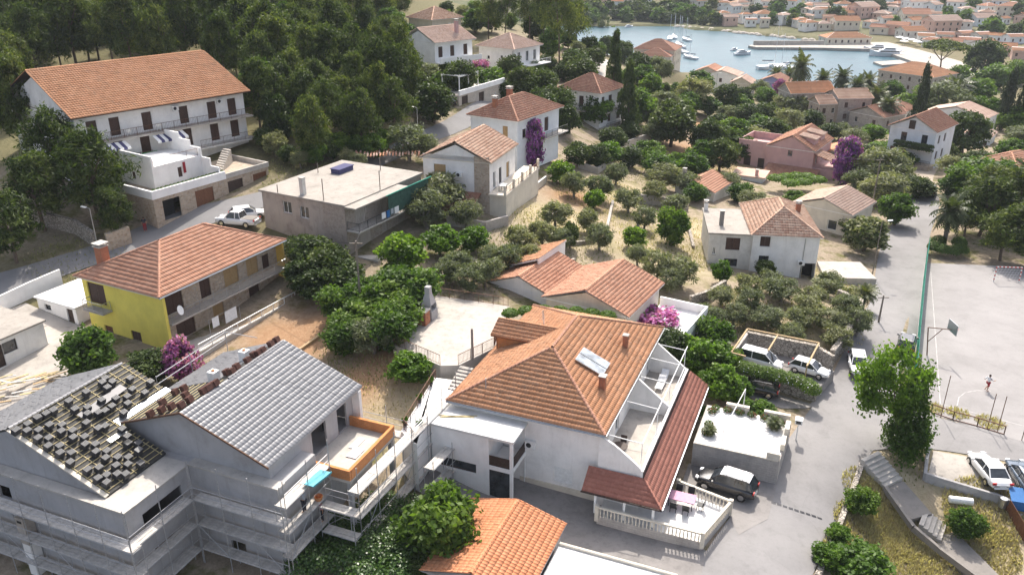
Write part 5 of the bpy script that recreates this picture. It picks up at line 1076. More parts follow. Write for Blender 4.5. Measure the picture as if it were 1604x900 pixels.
# ------------------------------------------------------------------ rose-roofed bungalow behind the orange roof
FR = Frame((986,497), (1040,445), 6.4); W_ = FR.W; nearR = cam_local(FR)
h = FR.root('rose_bungalow', 'bungalow with several rose-pink tiled gable roofs and white terrace', 'house')
walls(h, .3, W_-.2, .4, 9.0, 2, 6.3, 'cream_plaster', gable=('x', 1.5), simple=True); roof(h, 0, W_+.2, 0, 9.4, 6.4, 1.75, 'gable', 'tile_rose', 'tile', nearR, 0, w=.3, l=.4, ridge='x')
walls(h, 1.2, 9, 9.05, 16.6, 3, 5.95, 'white_plaster', gable=('x', 1.4), simple=True, name='left_wall'); roof(h, .9, 9.3, 8.2, 17, 6.0, 1.6, 'gable', 'tile_rose', 'tile', None, 0, w=.3, l=.4, ridge='x')
m = MB(); q = [(4.6,16.6,6.6),(11.2,16.6,6.6),(11.2,12.3,8.3),(4.6,12.3,8.3)]; m.add(q+[(x,y,z-.15) for x, y, z in q], [(0,1,2,3)[::-1],(4,5,6,7),(0,1,5,4),(1,2,6,5),(2,3,7,6),(3,0,4,7)]); m.box(4.8,11,12.35,12.5,6,8.15); m.box(4.8,4.95,12.5,16.4,5.9,6.7); u_ = m.build('upper_roof', 'white_plaster', h); tile_face(u_, [q[1], q[0], q[3], q[2]], 'tile_orange', .3, .4)
slab(h, 3, 9.6, -4.6, .38, 2, 3.9, 'white_clean', 'side_terrace'); slab(h, 3, 9.6, -4.7, -4.5, 3.903, 4.8, 'white_clean', 'terrace_parapet'); slab(h, 9.4, 9.6, -4.49, .38, 3.903, 4.8, 'white_clean', 'terrace_parapet'); slab(h, 3, 3.2, -4.49, .38, 3.903, 4.5, 'white_clean', 'terrace_parapet')
FB = Frame((1120,303), (1141,290), 3.2); h = FB.root('red_cottage', 'small low cottage with bright red tile roof and block chimney', 'house'); walls(h, .2, 7, .2, 6.6, -.5, 3.1, 'old_white', B=[(1.5,.9,.8,1.0,'dark')], gable=('x', 1.3), simple=True); roof(h, 0, 7.4, 0, 7, 3.2, 1.45, 'gable', 'tile_rose', 'course', None, 0, l=.42, ridge='x'); chimney(h, 1, 5.6, 3.6, 6.0, .5, 'stained_render', False)
# ------------------------------------------------------------------ pink house
FP = Frame((1277,238), (1300.5,221), 3.6, L=(1201,227)); W_, D_ = FP.W+2, FP.D
h = FP.root('pink_house', 'large pink house with pale dormered tile roof and roof terrace', 'house')
walls(h, .2, W_, .2, D_-.2, -3, 3.55, 'pink_plaster', A=[(1.5,1.0,1.1,1.4,'win'),(5.2,1.0,1.1,1.4,'win')], B=FP.opB(.2, D_-.2, [(1233,233,.8,1.0,'dark'),(1219,261,.5,.9,'light'),(1214,259,.5,.9,'light')])[1:]+[(D_/2-.6,2.2,.8,1.0,'dark')], gable=('x', 2.2))
roof(h, -.1, W_+.2, -.1, D_, 3.6, 2.35, 'gable', 'tile_rose', 'tile', None, 0, w=.33, l=.42, ridge='x')
for x in (2.2, 6.6):
    slab(h, x, x+2.6, .9, 3.2, 3.7, 5.3, 'pink_plaster', 'dormer'); m = MB(); m.obox((x+1.3,2.2,5.42), (1.5,0,0), (0,1.6,.22), (0,0,.05)); dd = m.build('dormer_roof', 'tile_pale', h); tile_face(dd, [(x-.2,.6,5.25),(x+2.8,.6,5.25),(x+2.8,3.8,5.69),(x-.2,3.8,5.69)], 'tile_pale', .33, .42)
slab(h, 1, 9, D_-.19, D_+5.5, -3, 2.6, 'pink_plaster', 'side_wing'); slab(h, 1, 1.2, D_-.19, D_+5.5, 2.603, 3.9, 'pink_plaster', 'roof_parapet'); slab(h, 8.8, 9, D_-.19, D_+5.5, 2.603, 3.9, 'pink_plaster', 'roof_parapet'); slab(h, 1.21, 8.79, D_+5.3, D_+5.5, 2.603, 3.9, 'pink_plaster', 'roof_parapet')
m = MB(); fbox(m, (1,D_+5.5), (0,-1), 1.3, 2.6, .003, .02, -2.2, 1); fbox(m, (1,D_+5.5), (0,-1), 4, 5.2, .003, .02, -2.2, .8); m.build('door', 'dark_wood', h)
slab(h, .5, 7, -3.4, .19, -3, .6, 'pink_plaster', 'side_porch'); m = MB(); m.add([(0,-4,1.9),(4.5,-4,1.9),(4.5,.15,3.1),(0,.15,3.1)], [(0,1,2,3)]); pr = m.build('porch_roof', 'brown_door', h); tile_face(pr, [(0,-4,1.9),(4.5,-4,1.9),(4.5,.15,3.1),(0,.15,3.1)], 'tile_mixed', .33, .42)
m = MB(); m.box(-4.5,.15,-1,8,-3.4,-.9); m.build('lower_porch', 'pink_plaster', h); m = MB(); m.add([(-5,-1.3,-.8),(-5,8,-.8),(.18,8,.4),(.18,-1.3,.4)], [(3,2,1,0)]); pr = m.build('lower_roof', 'brown_door', h); tile_face(pr, [(-5,8,-.8),(-5,-1.3,-.8),(.18,-1.3,.4),(.18,8,.4)], 'tile_brown', .33, .42)
FQ = Frame((1195,279), (1204,268), 0.6); h = FQ.root('garden_shed', 'small grey shed with pale pink roof next to the pink house', 'shed'); walls(h, 0, 4, 0, 5, -2.6, .5, 'white_blue', simple=True); m = MB(); m.obox((2,2.5,.75), (2.3,0,.1), (0,2.9,0), (0,0,.08)); m.build('roof', 'tile_pale', h); chimney(h, .6, 1.2, .8, 1.8, .5, 'pink_plaster', False)
F9 = Frame((1336,254), (1350,240), 0.4); h = F9.root('orange_cottage', 'low cottage with orange gable roof behind the bougainvillea', 'house'); walls(h, .2, 9, .2, 7.6, -4, .3, 'old_white', simple=True, gable=('y', 1.4)); roof(h, 0, 9.2, -.2, 8, .4, 1.6, 'gable', 'tile_orange', 'course', None, 0, l=.4, ridge='x')
# ------------------------------------------------------------------ house with hedge balcony
FX = Frame((1470,208), (1495,197), 5.2, L=(1384,199)); W_, D_ = FX.W+2, FX.D
h = FX.root('hedge_balcony_house', 'pale house with brown gable roof and ivy-covered balcony', 'house')
walls(h, .4, W_, .4, D_-.3, -5, 5.1, 'white_blue', A=[(1.6,2.6,1,1.6,'shut'),(4.6,2.6,1,1.6,'shut'),(1.6,-.4,1,1.6,'shut'),(4.6,-.4,1,1.6,'shut')], B=[(.6,-.7,.9,2.0,'brown'),(2.4,-.7,1.2,2.1,'brown'),(2.2,2.2,1.1,2.1,'dark'),(D_-3.2,2.2,1.1,2.1,'dark')], gable=('x', 2.2))
roof(h, -.3, W_+.4, 0, D_, 5.2, 2.5, 'gable', 'tile_brown', 'tile', None, 0, w=.33, l=.42, ridge='x'); slab(h, -1.6, .39, .2, 6.6, 1.65, 1.85, 'white_clean', 'balcony_floor'); slab(h, -2, .39, -.2, D_, -5, -.9, 'stone_face', 'stone_base'); railing(h, [(-1.9,-.1,-.9), (-1.9,D_,-.9)], .9, .25, 'dark_metal')
m = MB(); m.box(.2,.38,D_/2-.2,D_/2+.9,5.1,6.7); m.build('gable_door', 'dark_wood', h)
HEDGE_BOX = (FX, -1.75, .2, 6.6, 1.75, 3.0)
for nm, N, Rr, ze, W_, D_, b_, ht, kind, mt, wm, lab in [
 ('villa', (1051,90), (1064,80), -.5, 11, 12, 6, 2.2, 'hip', 'tile_brown', 'old_white', 'broad villa with brown hip roof below the bay pines'),
 ('villa', (1058,80), (1069,73), 1.0, 13, 15, 7, 3.0, 'hip', 'tile_brown', 'cream_plaster', 'taller brown-roofed villa right behind the broad villa'),
 ('waterside_house', (1128,115), (1142,108), -4, 9, 9, 6, 1.8, 'gable', 'tile_rose', 'cream_plaster', 'stone house with red gable roof by the near shore'),
 ('waterside_house', (1158,120), (1166,114), -4.5, 9, 12, 6, 1.6, 'gable', 'tile_pale', 'white_clean', 'pale roofed waterside house left of the lilac house'),
 ('waterside_house', (1178,132), (1190,122), -4.6, 8, 7, 6, 1.8, 'gable', 'tile_pale', 'cream_plaster', 'narrow cream waterside house beside the lamp post'),
 ('lilac_house', (1231,131), (1251,121), -4.2, 9, 9, 6, 1.8, 'gable', 'tile_brown', 'lilac_plaster', 'lilac-blue painted house with brown gable roof near the water'),
 ('long_house', (1239,147), (1306,145), 1.2, 12.5, 8, 6, 2.2, 'gable', 'tile_orange', 'old_stone', 'long old stone house with orange roof above the palms'),
 ('stone_tower_house', (1314,155), (1366,154), 1.2, 9.2, 8, 9, 1.7, 'gable', 'tile_mixed', 'old_stone', 'tall grey old stone house with patched roof'),
 ('stone_wing', (1284,164), (1312,163), .3, 4.8, 6, 6, 1.6, 'gable', 'tile_mixed', 'rough_house', 'rough stone wing with white window beside the tall stone house'),
 ('barn', (1385,185), (1412,180), -1.4, 9, 10, 4, 2, 'gable', 'tile_brown', 'old_stone', 'old barn with dark brown roof left of the ivy balcony house'),
 ('barn', (1420,176), (1434,170), -2.5, 9, 9, 4, 2, 'hip', 'tile_brown', 'old_white', 'brown hip-roofed outbuilding behind the ivy balcony house'),
 ('white_cottage', (1545,187), (1568,177), -.4, 9, 14, 6, 2, 'gable', 'tile_pale', 'white_clean', 'white cottage with pale pink roof beyond the dark pine'),
 ('white_cottage', (1555,215), (1566,205), -2.4, 6, 6, 4, 1.4, 'gable', 'tile_pale', 'white_blue', 'small white gabled cottage with red lean-to beyond the pine'),
 ('corner_house', (1596,268), (1640,258), .8, 12, 9, 4, 1.8, 'hip', 'tile_rose', 'cream_plaster', 'house with rose hip roof cut by the right edge'),
 ('harbour_palace', (1463,122), (1480,119), -6.5, 16, 21, 7, 3.2, 'hip', 'tile_orange', 'old_stone', 'old stone mansion with broad orange hip roof at the waterside')]:
    f = Frame(N, Rr, ze); g = f.root(nm, lab, 'house'); n = max(2, int(W_/3.2)); nb = max(2, int(D_/3.4)); rows_ = [ze-2.3] + ([ze-5.1] if b_ > 5 else [])
    walls(g, .3, W_-.3, .3, D_-.3, ze-b_-3, ze-.1, wm, A=[(W_/n*(i+.35), z, .9, 1.3, ('shut','win')[i % 2]) for i in range(n) for z in rows_], B=[(D_/nb*(i+.3), z, .9, 1.3, ('win','shut')[i % 2]) for i in range(nb) for z in rows_], simple=True, gable=('x', ht*.93) if kind == 'gable' else None)
    roof(g, 0, W_, 0, D_, ze, ht, kind, mt, 'course', None, 0, l=.45, ridge='x' if kind == 'gable' else None)
# ------------------------------------------------------------------ vegetation
def leaf_quads(C, Nrm, ln, wd, g):
    n = len(C); Nrm = Nrm/np.linalg.norm(Nrm, axis=1, keepdims=True)
    t = g.normal(size=(n, 3)); t -= (t*Nrm).sum(1, keepdims=True)*Nrm; t /= np.linalg.norm(t, axis=1, keepdims=True)
    b = np.cross(Nrm, t); ln = (ln*(.7+.6*g.random(n)))[:, None]/2; wd = (wd*(.7+.6*g.random(n)))[:, None]/2
    V = np.stack([C-t*ln, C+b*wd, C+t*ln, C-b*wd], 1).reshape(-1, 3)
    return V, np.arange(n*4).reshape(n, 4)
def crown(name, mat, seed, shape, nclump, nleaf, ln, wd, rc, up=.5, droop=0., flat=.75, mix=None):
    """unit crown: height 1, radius .5; shape(g) gives a clump centre and relative size"""
    g = np.random.default_rng(seed); Cs = []; Ns = []; Rr = []; nleaf = int(nleaf*.95); nclump = int(nclump*1.5); rc *= .82
    for k in range(nclump):
        c, s = shape(g); s *= .55+.8*g.random(); m = max(8, int(nleaf/nclump*s)); d = g.normal(size=(m, 3)); L_ = np.linalg.norm(d, axis=1, keepdims=True); d /= L_
        rad = rc*s*np.minimum(L_/1.6, 1.6)
        out = np.array([c[0], c[1], (c[2]-.5)*.8]); out = out/(np.linalg.norm(out)+.05)
        off = d*rad*np.array([1, 1, flat]); Cs.append(np.array(c)+off); Ns.append(d*.5 + out*.15 + np.array([0,0,up*.7]) + g.normal(size=(m, 3))*.85); Rr.append(np.clip(g.normal(.45, .26)+g.normal(size=m)*.2, 0, .999))
    C = np.concatenate(Cs); N = np.concatenate(Ns); r = np.concatenate(Rr)
    V, F = leaf_quads(C, N, ln*1.3, wd*1.5, g); me = npmesh(name, V, F, r); me.materials.append(MAT[mat])
    if mix:
        me.materials.append(MAT[mix[0]]); idx = (g.random(len(F)) < mix[1]).astype(np.int32); me.polygons.foreach_set('material_index', idx)
    return me
def s_ball(zc=.62, rz=.36, rr=.40):
    def f(g):
        d = g.normal(size=3); d /= np.linalg.norm(d); k = .55+.45*g.random()**.6
        return (d[0]*rr*k, d[1]*rr*k, zc+d[2]*rz*k), .7+.6*g.random()
    return f
def s_low(zc=.5, rz=.42, rr=.42):
    return s_ball(zc, rz, rr)
def s_pine(g):
    z = .28+.66*g.random(); r = (.42*(1-((z-.42)/.62)**2 if z > .42 else .75))*(.35+.65*g.random()); a = g.random()*6.283
    return (r*math.cos(a), r*math.sin(a), z), .6+.7*g.random()
def s_umb(g):
    a = g.random()*6.283; r = .42*g.random()**.5; return (r*math.cos(a), r*math.sin(a), .82+.10*(1-(r/.42)**2)+.05*g.random()), .8+.4*g.random()
def s_cyp(g):
    z = .06+.9*g.random(); r = .40*(1-z)**.7*(.5+.5*g.random())*min(1, z*6+.3); a = g.random()*6.283; return (r*math.cos(a), r*math.sin(a), z), .6+.6*(1-z)
def s_thin(g):
    a = g.random()*6.283; z = .40+.55*g.random(); r = .40*g.random()**.5; return (r*math.cos(a), r*math.sin(a), z), .6+.7*g.random()
def trunk(seed, mat, top=.6, n=5, r=.03, lean=.05, spread=.28, base=.3):
    g = random.Random(seed); m = MB(); p = Vector((0,0,-.05)); fork = Vector((g.uniform(-lean,lean), g.uniform(-lean,lean), base))
    m.tube(p, fork, r*1.35, 7, r)
    for k in range(n):
        a = 6.283*(k+g.random()*.6)/n; mid = fork + Vector((math.cos(a)*spread*.5, math.sin(a)*spread*.5, (top-base)*.45)); e = fork + Vector((math.cos(a)*spread, math.sin(a)*spread, (top-base)*(.8+.5*g.random())))
        m.tube(fork, mid, r*.62, 5, r*.42); m.tube(mid, e, r*.42, 5, r*.12)
    me = bpy.data.meshes.new('trunk'); me.from_pydata(m.v, [], m.f); me.materials.append(MAT[mat]); return me
KIND = {
 'pine': [(crown('pine_crown', 'leaf_pine', s, s_pine, 52, 7800, .055, .0125, .105, .5), trunk(s, 'trunk', .8, 6, .018, .04, .25, .4)) for s in (1,2,3,4)],
 'tallpine': [(crown('tall_pine_crown', 'leaf_pine', s, s_thin, 26, 6200, .045, .010, .12, .5), trunk(s, 'trunk', .9, 5, .014, .05, .28, .45)) for s in (5,6)],
 'umbrella': [(crown('umbrella_pine_crown', 'leaf_pine', s, s_umb, 48, 6000, .05, .02, .10, .7, flat=.5), trunk(s, 'trunk', .9, 7, .016, .04, .34, .5)) for s in (7,8)],
 'olive': [(crown('olive_crown', 'leaf_olive', s, s_ball(.60,.36,.40), 30, 4200, .085, .020, .13, .3), trunk(s, 'trunk_grey', .7, 5, .035, .08, .24, .26)) for s in (11,12,13,14)],
 'green': [(crown('leafy_crown', 'leaf_green', s, s_low(.55,.40,.38), 38, 7000, .062, .036, .13, .5), trunk(s, 'trunk', .6, 5, .03, .05, .22, .2)) for s in (21,22,23)],
 'airy': [(crown('airy_crown', 'leaf_bright', s, s_ball(.66,.32,.42), 34, 7500, .032, .019, .11, .4), trunk(s, 'trunk', .75, 6, .022, .06, .26, .3)) for s in (35,36)],
 'bright': [(crown('bright_crown', 'leaf_bright', s, s_low(.55,.40,.38), 34, 6000, .070, .042, .13, .5), trunk(s, 'trunk', .6, 5, .03, .05, .22, .2)) for s in (31,32)],
 'dark': [(crown('dark_crown', 'leaf_dark', s, s_low(.52,.42,.40), 40, 7500, .055, .030, .12, .4), trunk(s, 'trunk', .6, 5, .03, .05, .22, .2)) for s in (41,42)],
 'cypress': [(crown('cypress_crown', 'leaf_cypress', s, s_cyp, 60, 7000, .045, .02, .10, .6, flat=1.4), trunk(s, 'trunk', .5, 3, .03, .01, .05, .15)) for s in (51,52)],
 'conifer': [(crown('conifer_crown', 'leaf_dark', s, s_cyp, 70, 7000, .045, .018, .085, .3, flat=.8), trunk(s, 'trunk', .9, 3, .02, .02, .03, .3)) for s in (55,56)],
 'thuja': [(crown('thuja_crown', 'leaf_green', s, s_cyp, 70, 9000, .04, .018, .10, .5, flat=1.3), trunk(s, 'trunk', .5, 3, .03, .01, .05, .1)) for s in (58,)],
 'bougain': [(crown('bougainvillea_crown', 'leaf_magenta', s, s_low(.55,.40,.38), 40, 7500, .055, .042, .12, .4, mix=('leaf_green', .10)), trunk(s, 'trunk', .6, 5, .02, .05, .22, .1)) for s in (61,62)],
 'purple': [(crown('bougainvillea_crown', 'leaf_purple', s, s_low(.52,.44,.36), 44, 8000, .045, .036, .11, .4, mix=('leaf_green', .12)), trunk(s, 'trunk', .6, 5, .02, .05, .22, .1)) for s in (65,)],
 'silver': [(crown('flowering_crown', 'leaf_olive', s, s_low(.52,.42,.40), 44, 8000, .06, .03, .11, .5, mix=('leaf_dark', .4)), trunk(s, 'trunk', .6, 5, .03, .05, .2, .15)) for s in (71,)],
}
KNAME = dict(pine='pine_tree', tallpine='tall_pine', umbrella='umbrella_pine', olive='olive_tree', green='leafy_tree', bright='citrus_tree', airy='broadleaf_tree', dark='evergreen_tree', cypress='cypress', conifer='conifer', thuja='thuja', bougain='bougainvillea', purple='bougainvillea', silver='flowering_tree')
tcount = 0
def plant(kind, base, h_, r_, label, group=None, cat=None, sink=.0, bush=False):
    global tcount; tcount += 1; g = random.Random(tcount*7+3); cr, tr = KIND[kind][g.randrange(len(KIND[kind]))]
    e = empty(KNAME[kind] if not bush else 'shrub', (base.x, base.y, base.z-sink), g.random()*6.283, label, cat or ('shrub' if bush else 'tree'), group); e.scale = (2*r_*g.uniform(.93,1.07), 2*r_*g.uniform(.93,1.07), h_)
    o = bpy.data.objects.new('crown', cr); COL.objects.link(o); o.parent = e
    o = bpy.data.objects.new('trunk', tr); COL.objects.link(o); o.parent = e
    return e
def at(px, py, h_, k=.55): return hit(px, py, h_*k)
WHERE = [ (0,0,640,300,'pine wood behind the guesthouse')]
def T(kind, lst, label, group=None, bush=False):
    for i, q in enumerate(lst):
        px, py, h_, r_ = q[:4]; lb = q[4] if len(q) > 4 else label
        plant(kind, at(px, py, h_), h_, r_, lb, group if len(q) < 5 else None, bush=bush)
# the pine wood
g = random.Random(5); wood = []
rows_ = [(196,470,560),(176,405,600),(156,398,640),(138,397,655),(120,396,650),(103,398,640),(86,350,628),(68,330,625),(52,0,625),(36,0,585),(20,0,560),(4,0,500),(4,590,640),(-12,0,640),(-28,0,700),(70,0,40),(95,0,34),(120,0,30),(150,0,28)]
for y, a, b_ in rows_:
    sp = 33+ (y+30)*.12; x = a + g.random()*sp*.5
    while x <= b_: wood.append((x, y+g.uniform(-8,8))); x += sp*g.uniform(.65,1.35)
for x, y in wood:
    near_ = y > 110; h_ = g.uniform(7,10.5) if near_ else g.uniform(8,14); kd = g.choices(['pine','pine','pine','tallpine','dark','green'], [5,3,3,1.2,1,.8])[0]; h_ *= (.75 if kd in ('dark','green') else 1)
    plant(kd, at(x, y, h_), h_, h_*g.uniform(.30,.42), {'pine':'dark green pine in the dense wood on the hillside','tallpine':'thin-crowned tall pine in the wood on the hillside','dark':'round evergreen among the pines on the hillside','green':'fresh green broadleaf among the pines on the hillside'}[kd], 'pines of the hillside wood')
for px, py in [(430,225),(450,240),(470,248),(490,238),(520,236),(545,245),(500,222),(530,222),(560,225),(585,228),(440,205),(600,215),(415,215),(620,205),(560,252)]:
    h_ = g.uniform(2,3.6); k = g.choice(['dark','olive','green']); plant(k, at(px, py, h_), h_, h_*.6, {'olive':'grey-green scrub on the bank below the pine wood','dark':'dark scrub on the bank below the pine wood','green':'green scrub on the bank below the pine wood'}[k], 'scrub below the pine wood', bush=True)
T('pine', [(55,295,9,4.2,'broad sunlit pine left of the garages, nearer the road lamp'), (140,270,11,5.0,'large bushy pine directly left of the white stepped terrace'), (85,235,11,4.6,'pine half hiding the left end of the guesthouse'), (25,160,13,4.2,'tall pine at the left edge beside the guesthouse roof'), (175,330,6,2.8,'small pine above the stone wall by the road lamp'), (10,350,8,4,'low spreading pine at the left edge above the road')], '')
T('tallpine', [(878,28,19,5.0,'tall leaning pine on the ridge before the bay'), (852,20,17,4.2,'tall pine left of the leaning ridge pine'), (945,38,15,4.5,'dark topped pine standing against the water'), (830,10,16,4.5,'tall pine above the salmon roofed house'), (790,18,15,4,'pine between the pyramid roofs on the ridge'), (765,14,15,4,'slim pine right of the cream ridge house'), (905,35,13,4,'pine between the ridge road and the bay')], '')
T('green', [(610,30,6,3.5,'leafy tree left of the cream ridge house'), (745,30,6,4,'leafy tree between cream house and salmon roof'), (760,125,5,3.5,'bushy tree below the magenta bougainvillea on the hill'), (700,30,5,2.5,'low leafy tree hiding the cream ridge house'), (860,70,6,3,'leafy tree right of the salmon roofed house'), (900,90,4,3,'leafy tree beside the upper road bend')], '')
T('conifer', [(963,105,17,3.0,'dark conifer rising beside the upper road'), (985,150,14,3.4,'shaggy dark conifer right of the pyramid roofed house')], '')
gg = random.Random(77)
for px, py in [(725,22),(745,12),(770,35),(800,32),(815,22),(835,40),(850,48),(870,55),(890,62),(905,75),(925,62),(940,75),(918,50),(965,75),(980,85),(700,12),(640,60),(625,75),(780,10),(800,8),(820,5),(840,10),(870,8),(890,15),(915,20),(930,30),(950,58),(970,60),(985,70),(860,125),(880,112),(845,130),(905,125),(920,150),(870,160),(885,185),(845,165),(935,170),(720,120),(770,130),(785,140),(910,110),(1000,100),(975,120),(1020,135),(1040,140),(1060,140),(1080,160),(1140,150),(1165,150),(1190,140),(645,112),(655,132),(668,118),(690,128),(660,150),(678,158),(700,112),(800,105),(820,128),(835,110),(855,100),(925,72),(938,62),(952,70),(966,66),(978,78),(945,50),(960,48),(975,55),(990,62),(930,88),(900,100)]:
    k = gg.choice(['dark','green','olive','dark']); h_ = gg.uniform(3.5,7); plant(k, at(px, py, h_), h_, h_*.55, {'olive':'grey-green bush among the gardens on the ridge','dark':'dark bush among the gardens on the ridge','green':'green bush among the gardens on the ridge'}[k], 'bushes of the ridge gardens', bush=True)
# trees of the middle ground
T('dark', [(490,395,4.2,3),(515,412,4.2,2.8),(478,428,3.6,2.4),(535,430,3.8,2.5),(500,440,3.4,2.6),(470,385,3,1.8)], 'dark evergreen in the shaded thicket between the yellow and flat-roofed houses', 'thicket between yellow and flat-roofed house')
T('green', [(645,448,4.2,2.7),(600,468,4.2,2.6),(628,492,3.6,2.1),(562,497,3.8,2.4),(612,510,4,2.5),(540,522,3.4,2.2),(535,472,3.8,2.2),(620,440,3.6,2.1),(575,455,3.4,2)], 'glossy green fruit tree in the garden left of the concrete terrace', 'fruit trees left of the terrace')
T('olive', [(585,525,3.2,2.4,'grey-green shrub in front of the fruit trees by the terrace'),(760,425,3.1,1.8),(715,415,3.1,1.8),(795,402,3.3,1.9),(735,438,2.8,1.6),(815,375,3.5,2.0),(770,405,3.1,1.6),(870,335,3.7,2.1),(850,365,3.3,1.8),(940,370,3.3,1.8),(920,345,3.1,1.6),(985,312,3.5,2.0),(940,292,3.7,2.1),(900,287,3.7,2.0),(1030,415,3.5,2.0),(1068,425,3.5,2.1),(1050,440,2.9,1.6),(1000,398,2.8,1.5),(965,272,3.3,2.0),(880,375,2.8,1.6),(700,425,2.8,1.6),(835,400,2.8,1.6),(1010,340,3.1,1.8)], 'grey-green olive in the dry terraced orchard', 'olives of the terraced orchard')
T('olive', [(690,300,5,3.2,'large olive between the flat-roofed and gabled houses'),(668,325,4.5,3,'olive beside the brown-roofed lean-to'),(640,222,5,3.2,'olive beside the hill road lamp'),(665,232,4,2.2,'small olive left of the gabled house'),(730,335,3.4,2.2,'olive below the gabled house balcony'),(1035,108,7,3.6,'pale olive above the brown villa'),(1085,145,8.5,5,'big round olive below the waterside houses'),(1030,205,5,3.2,'olive among bushes right of the pyramid house')], '')
T('bright', [(632,395,4.5,2.6,'bright green fruit tree before the flat-roofed house'),(690,375,3.5,2.2,'bright citrus right of the flat-roofed house'),(640,575,2.6,1.8,'small round citrus in the dry garden below the terrace'),(740,372,3,2,'low citrus beside the orchard wall'),(995,370,3,1.5,'round bright shrub alone in the orchard'),(950,238,4,2.6,'bright green tree before the garden wall'),(880,268,3.5,2,'bright green shrub under the purple bougainvillea'),(1130,424,2.8,1.3,'small bright citrus against the white roadside house'),(1110,560,4.2,2.4,'bright citrus tree right of the side terrace'),(1128,598,3.6,1.9,'citrus beside the raised pale terrace'),(1085,545,3.4,1.8,'citrus behind the upper side terrace'),(1155,605,2.2,1.4,'low bright shrub before the black car'),(930,310,2.6,1.5,'small bright bush in the orchard centre')], '')
T('dark', [(893,366,3.4,1.2,'narrow dark shrub in the orchard'),(235,572,3,2.2,'dark shrub below the yellow house wall'),(905,240,4,2.6,'dark palm-like clump before the pyramid house'),(935,243,4,2.4,'dark clump right of the pyramid house corner'),(1053,190,9,5.2,'big round dark tree in the valley centre'),(1112,213,7.5,4,'dense dark evergreen left of the pink house'),(1130,240,6,3.4,'evergreen just left of the pink roof terrace'),(1200,420,2.4,1.3,'shrub before the roadside house window'),(1330,350,3,2,'dark bush beside the low cream house')], '')
T('green', [(1055,352,5,2.2,'tall leafy tree at the orchard wall corner'),(1008,118,6,3.6,'leafy tree before the brown villa'),(1095,128,7,4.4,'leafy tree left of the waterside houses'),(1000,165,7,4,'leafy tree beside the shaggy conifer'),(1120,525,4,2.2,'fruit tree below the dry stone terrace'),(1140,560,3,1.6,'leafy shrub left of the parked vans'),(135,552,4.6,2.6,'citrus tree in the yard before the yellow house'),(690,815,5.2,2.7,'glossy citrus tree between the scaffold and the small garage'),(1350,782,2.2,1.4,'bush on the dry slope beside the road edge'),(1515,818,2.6,1.5,'bush on the dry bank below the parked sedan'),(1060,255,4,2.6,'leafy tree left of the red cottage'),(1245,308,2.4,1.8,'shrub before the pink house porch')], '')
for px, py, h_, r_ in [(1340,215,4,3),(1370,207,4,3),(1315,205,4,2.6),(1440,292,3.5,2.8),(1420,285,3,2.4),(1362,240,4,3),(1355,262,4.5,3.2),(1420,250,3,2.2),(1500,262,4,3.2),(1530,250,4,3.2),(1560,255,4,3),(1585,285,4,3.4),(1480,235,4,2.6),(1300,330,3,2.2),(1160,300,3,2),(1180,312,3,2.2),(1090,300,3,2),(1060,318,3,2.2),(1300,205,4,3),(1465,170,5,4),(1520,165,5,4),(1600,215,5,4),(1590,330,4,3),(1408,272,4,2.6)]:
    k = gg.choice(['dark','green','olive','bright']); plant(k, at(px, py, h_), h_, r_, {'olive':'grey-green bush between the pink house and the ivy balcony house','dark':'dark bush between the pink house and the ivy balcony house','green':'green bush between the pink house and the ivy balcony house','bright':'bright bush between the pink house and the ivy balcony house'}[k], 'bushes around the pink and ivy houses', bush=True)
fill = []; g = random.Random(11)
for px, py, h_, r_ in [(1150,205,6,4),(1085,262,5,3),(1100,240,5,3),(1170,180,6,4),(1200,178,6,4),(1160,162,5,3.4),(1210,205,6,4),(1250,165,6,4),(1200,150,5,3.4),(1235,190,6,4),(1270,187,5,3.5),(1180,215,5,3.5),(1145,180,5,3.5),(1030,255,4,3),(1015,235,4,3),(985,245,3.5,2.4),(1040,275,4,3),(1075,285,3.4,2.4),(1140,285,3.2,2.2),(1025,300,3.4,2.2),(960,215,4,2.8),(985,205,4,2.6),(1040,160,5,3.4),(1070,165,5,3),(1225,165,5,3.2),(1190,195,5,3.5),(1160,230,5,3.5),(1125,195,5,3.4),(1015,180,5,3.4),(1110,165,5,3.2)]:
    k = g.choice(['olive','dark','olive','green']); plant(k, at(px, py, h_), h_, r_, {'olive':'grey-green olive on the overgrown valley slope','dark':'dark bush on the overgrown valley slope','green':'leafy green bush on the overgrown valley slope'}[k], 'trees of the overgrown valley')
T('purple', [(833,222,7.5,2.3,'tall purple bougainvillea against the hip-roofed house'),(1327,248,8.5,3.2,'large purple bougainvillea beside the pink house'),(1222,138,6,2.6,'purple bougainvillea before the lilac house'),(1362,170,4,2,'purple bougainvillea by the tall stone house'),(1398,256,2.6,1.4,'small purple bougainvillea hanging from the vine canopy')], '')
T('bougain', [(1022,500,2.6,2.6,'vivid magenta bougainvillea dome behind the orange roof'),(280,562,4.2,1.8,'magenta bougainvillea below the yellow house corner'),(752,108,4,2.4,'magenta bougainvillea beside the three-storey house')], '')
T('dark', [(1052,538,3.2,2.3,'dense dark climber overhanging the upper side terrace')], '', bush=True)
T('silver', [(1358,364,4.8,3.6,'round pale-topped flowering tree at the roadside lamp')], '')
# olive grove above the parked cars
T('olive', [(x, y, g.uniform(2.4,3.2), g.uniform(1.5,2.0)) for x, y in [(1130,462),(1175,470),(1225,452),(1275,462),(1325,482),(1108,492),(1152,492),(1255,497),(1300,500),(1203,498),(1312,527),(1345,503),(1240,522),(1172,448),(1208,440),(1298,445),(1265,478),(1335,463)]], 'olive in the walled grove between the roadside house and the parked cars', 'olives of the walled grove')
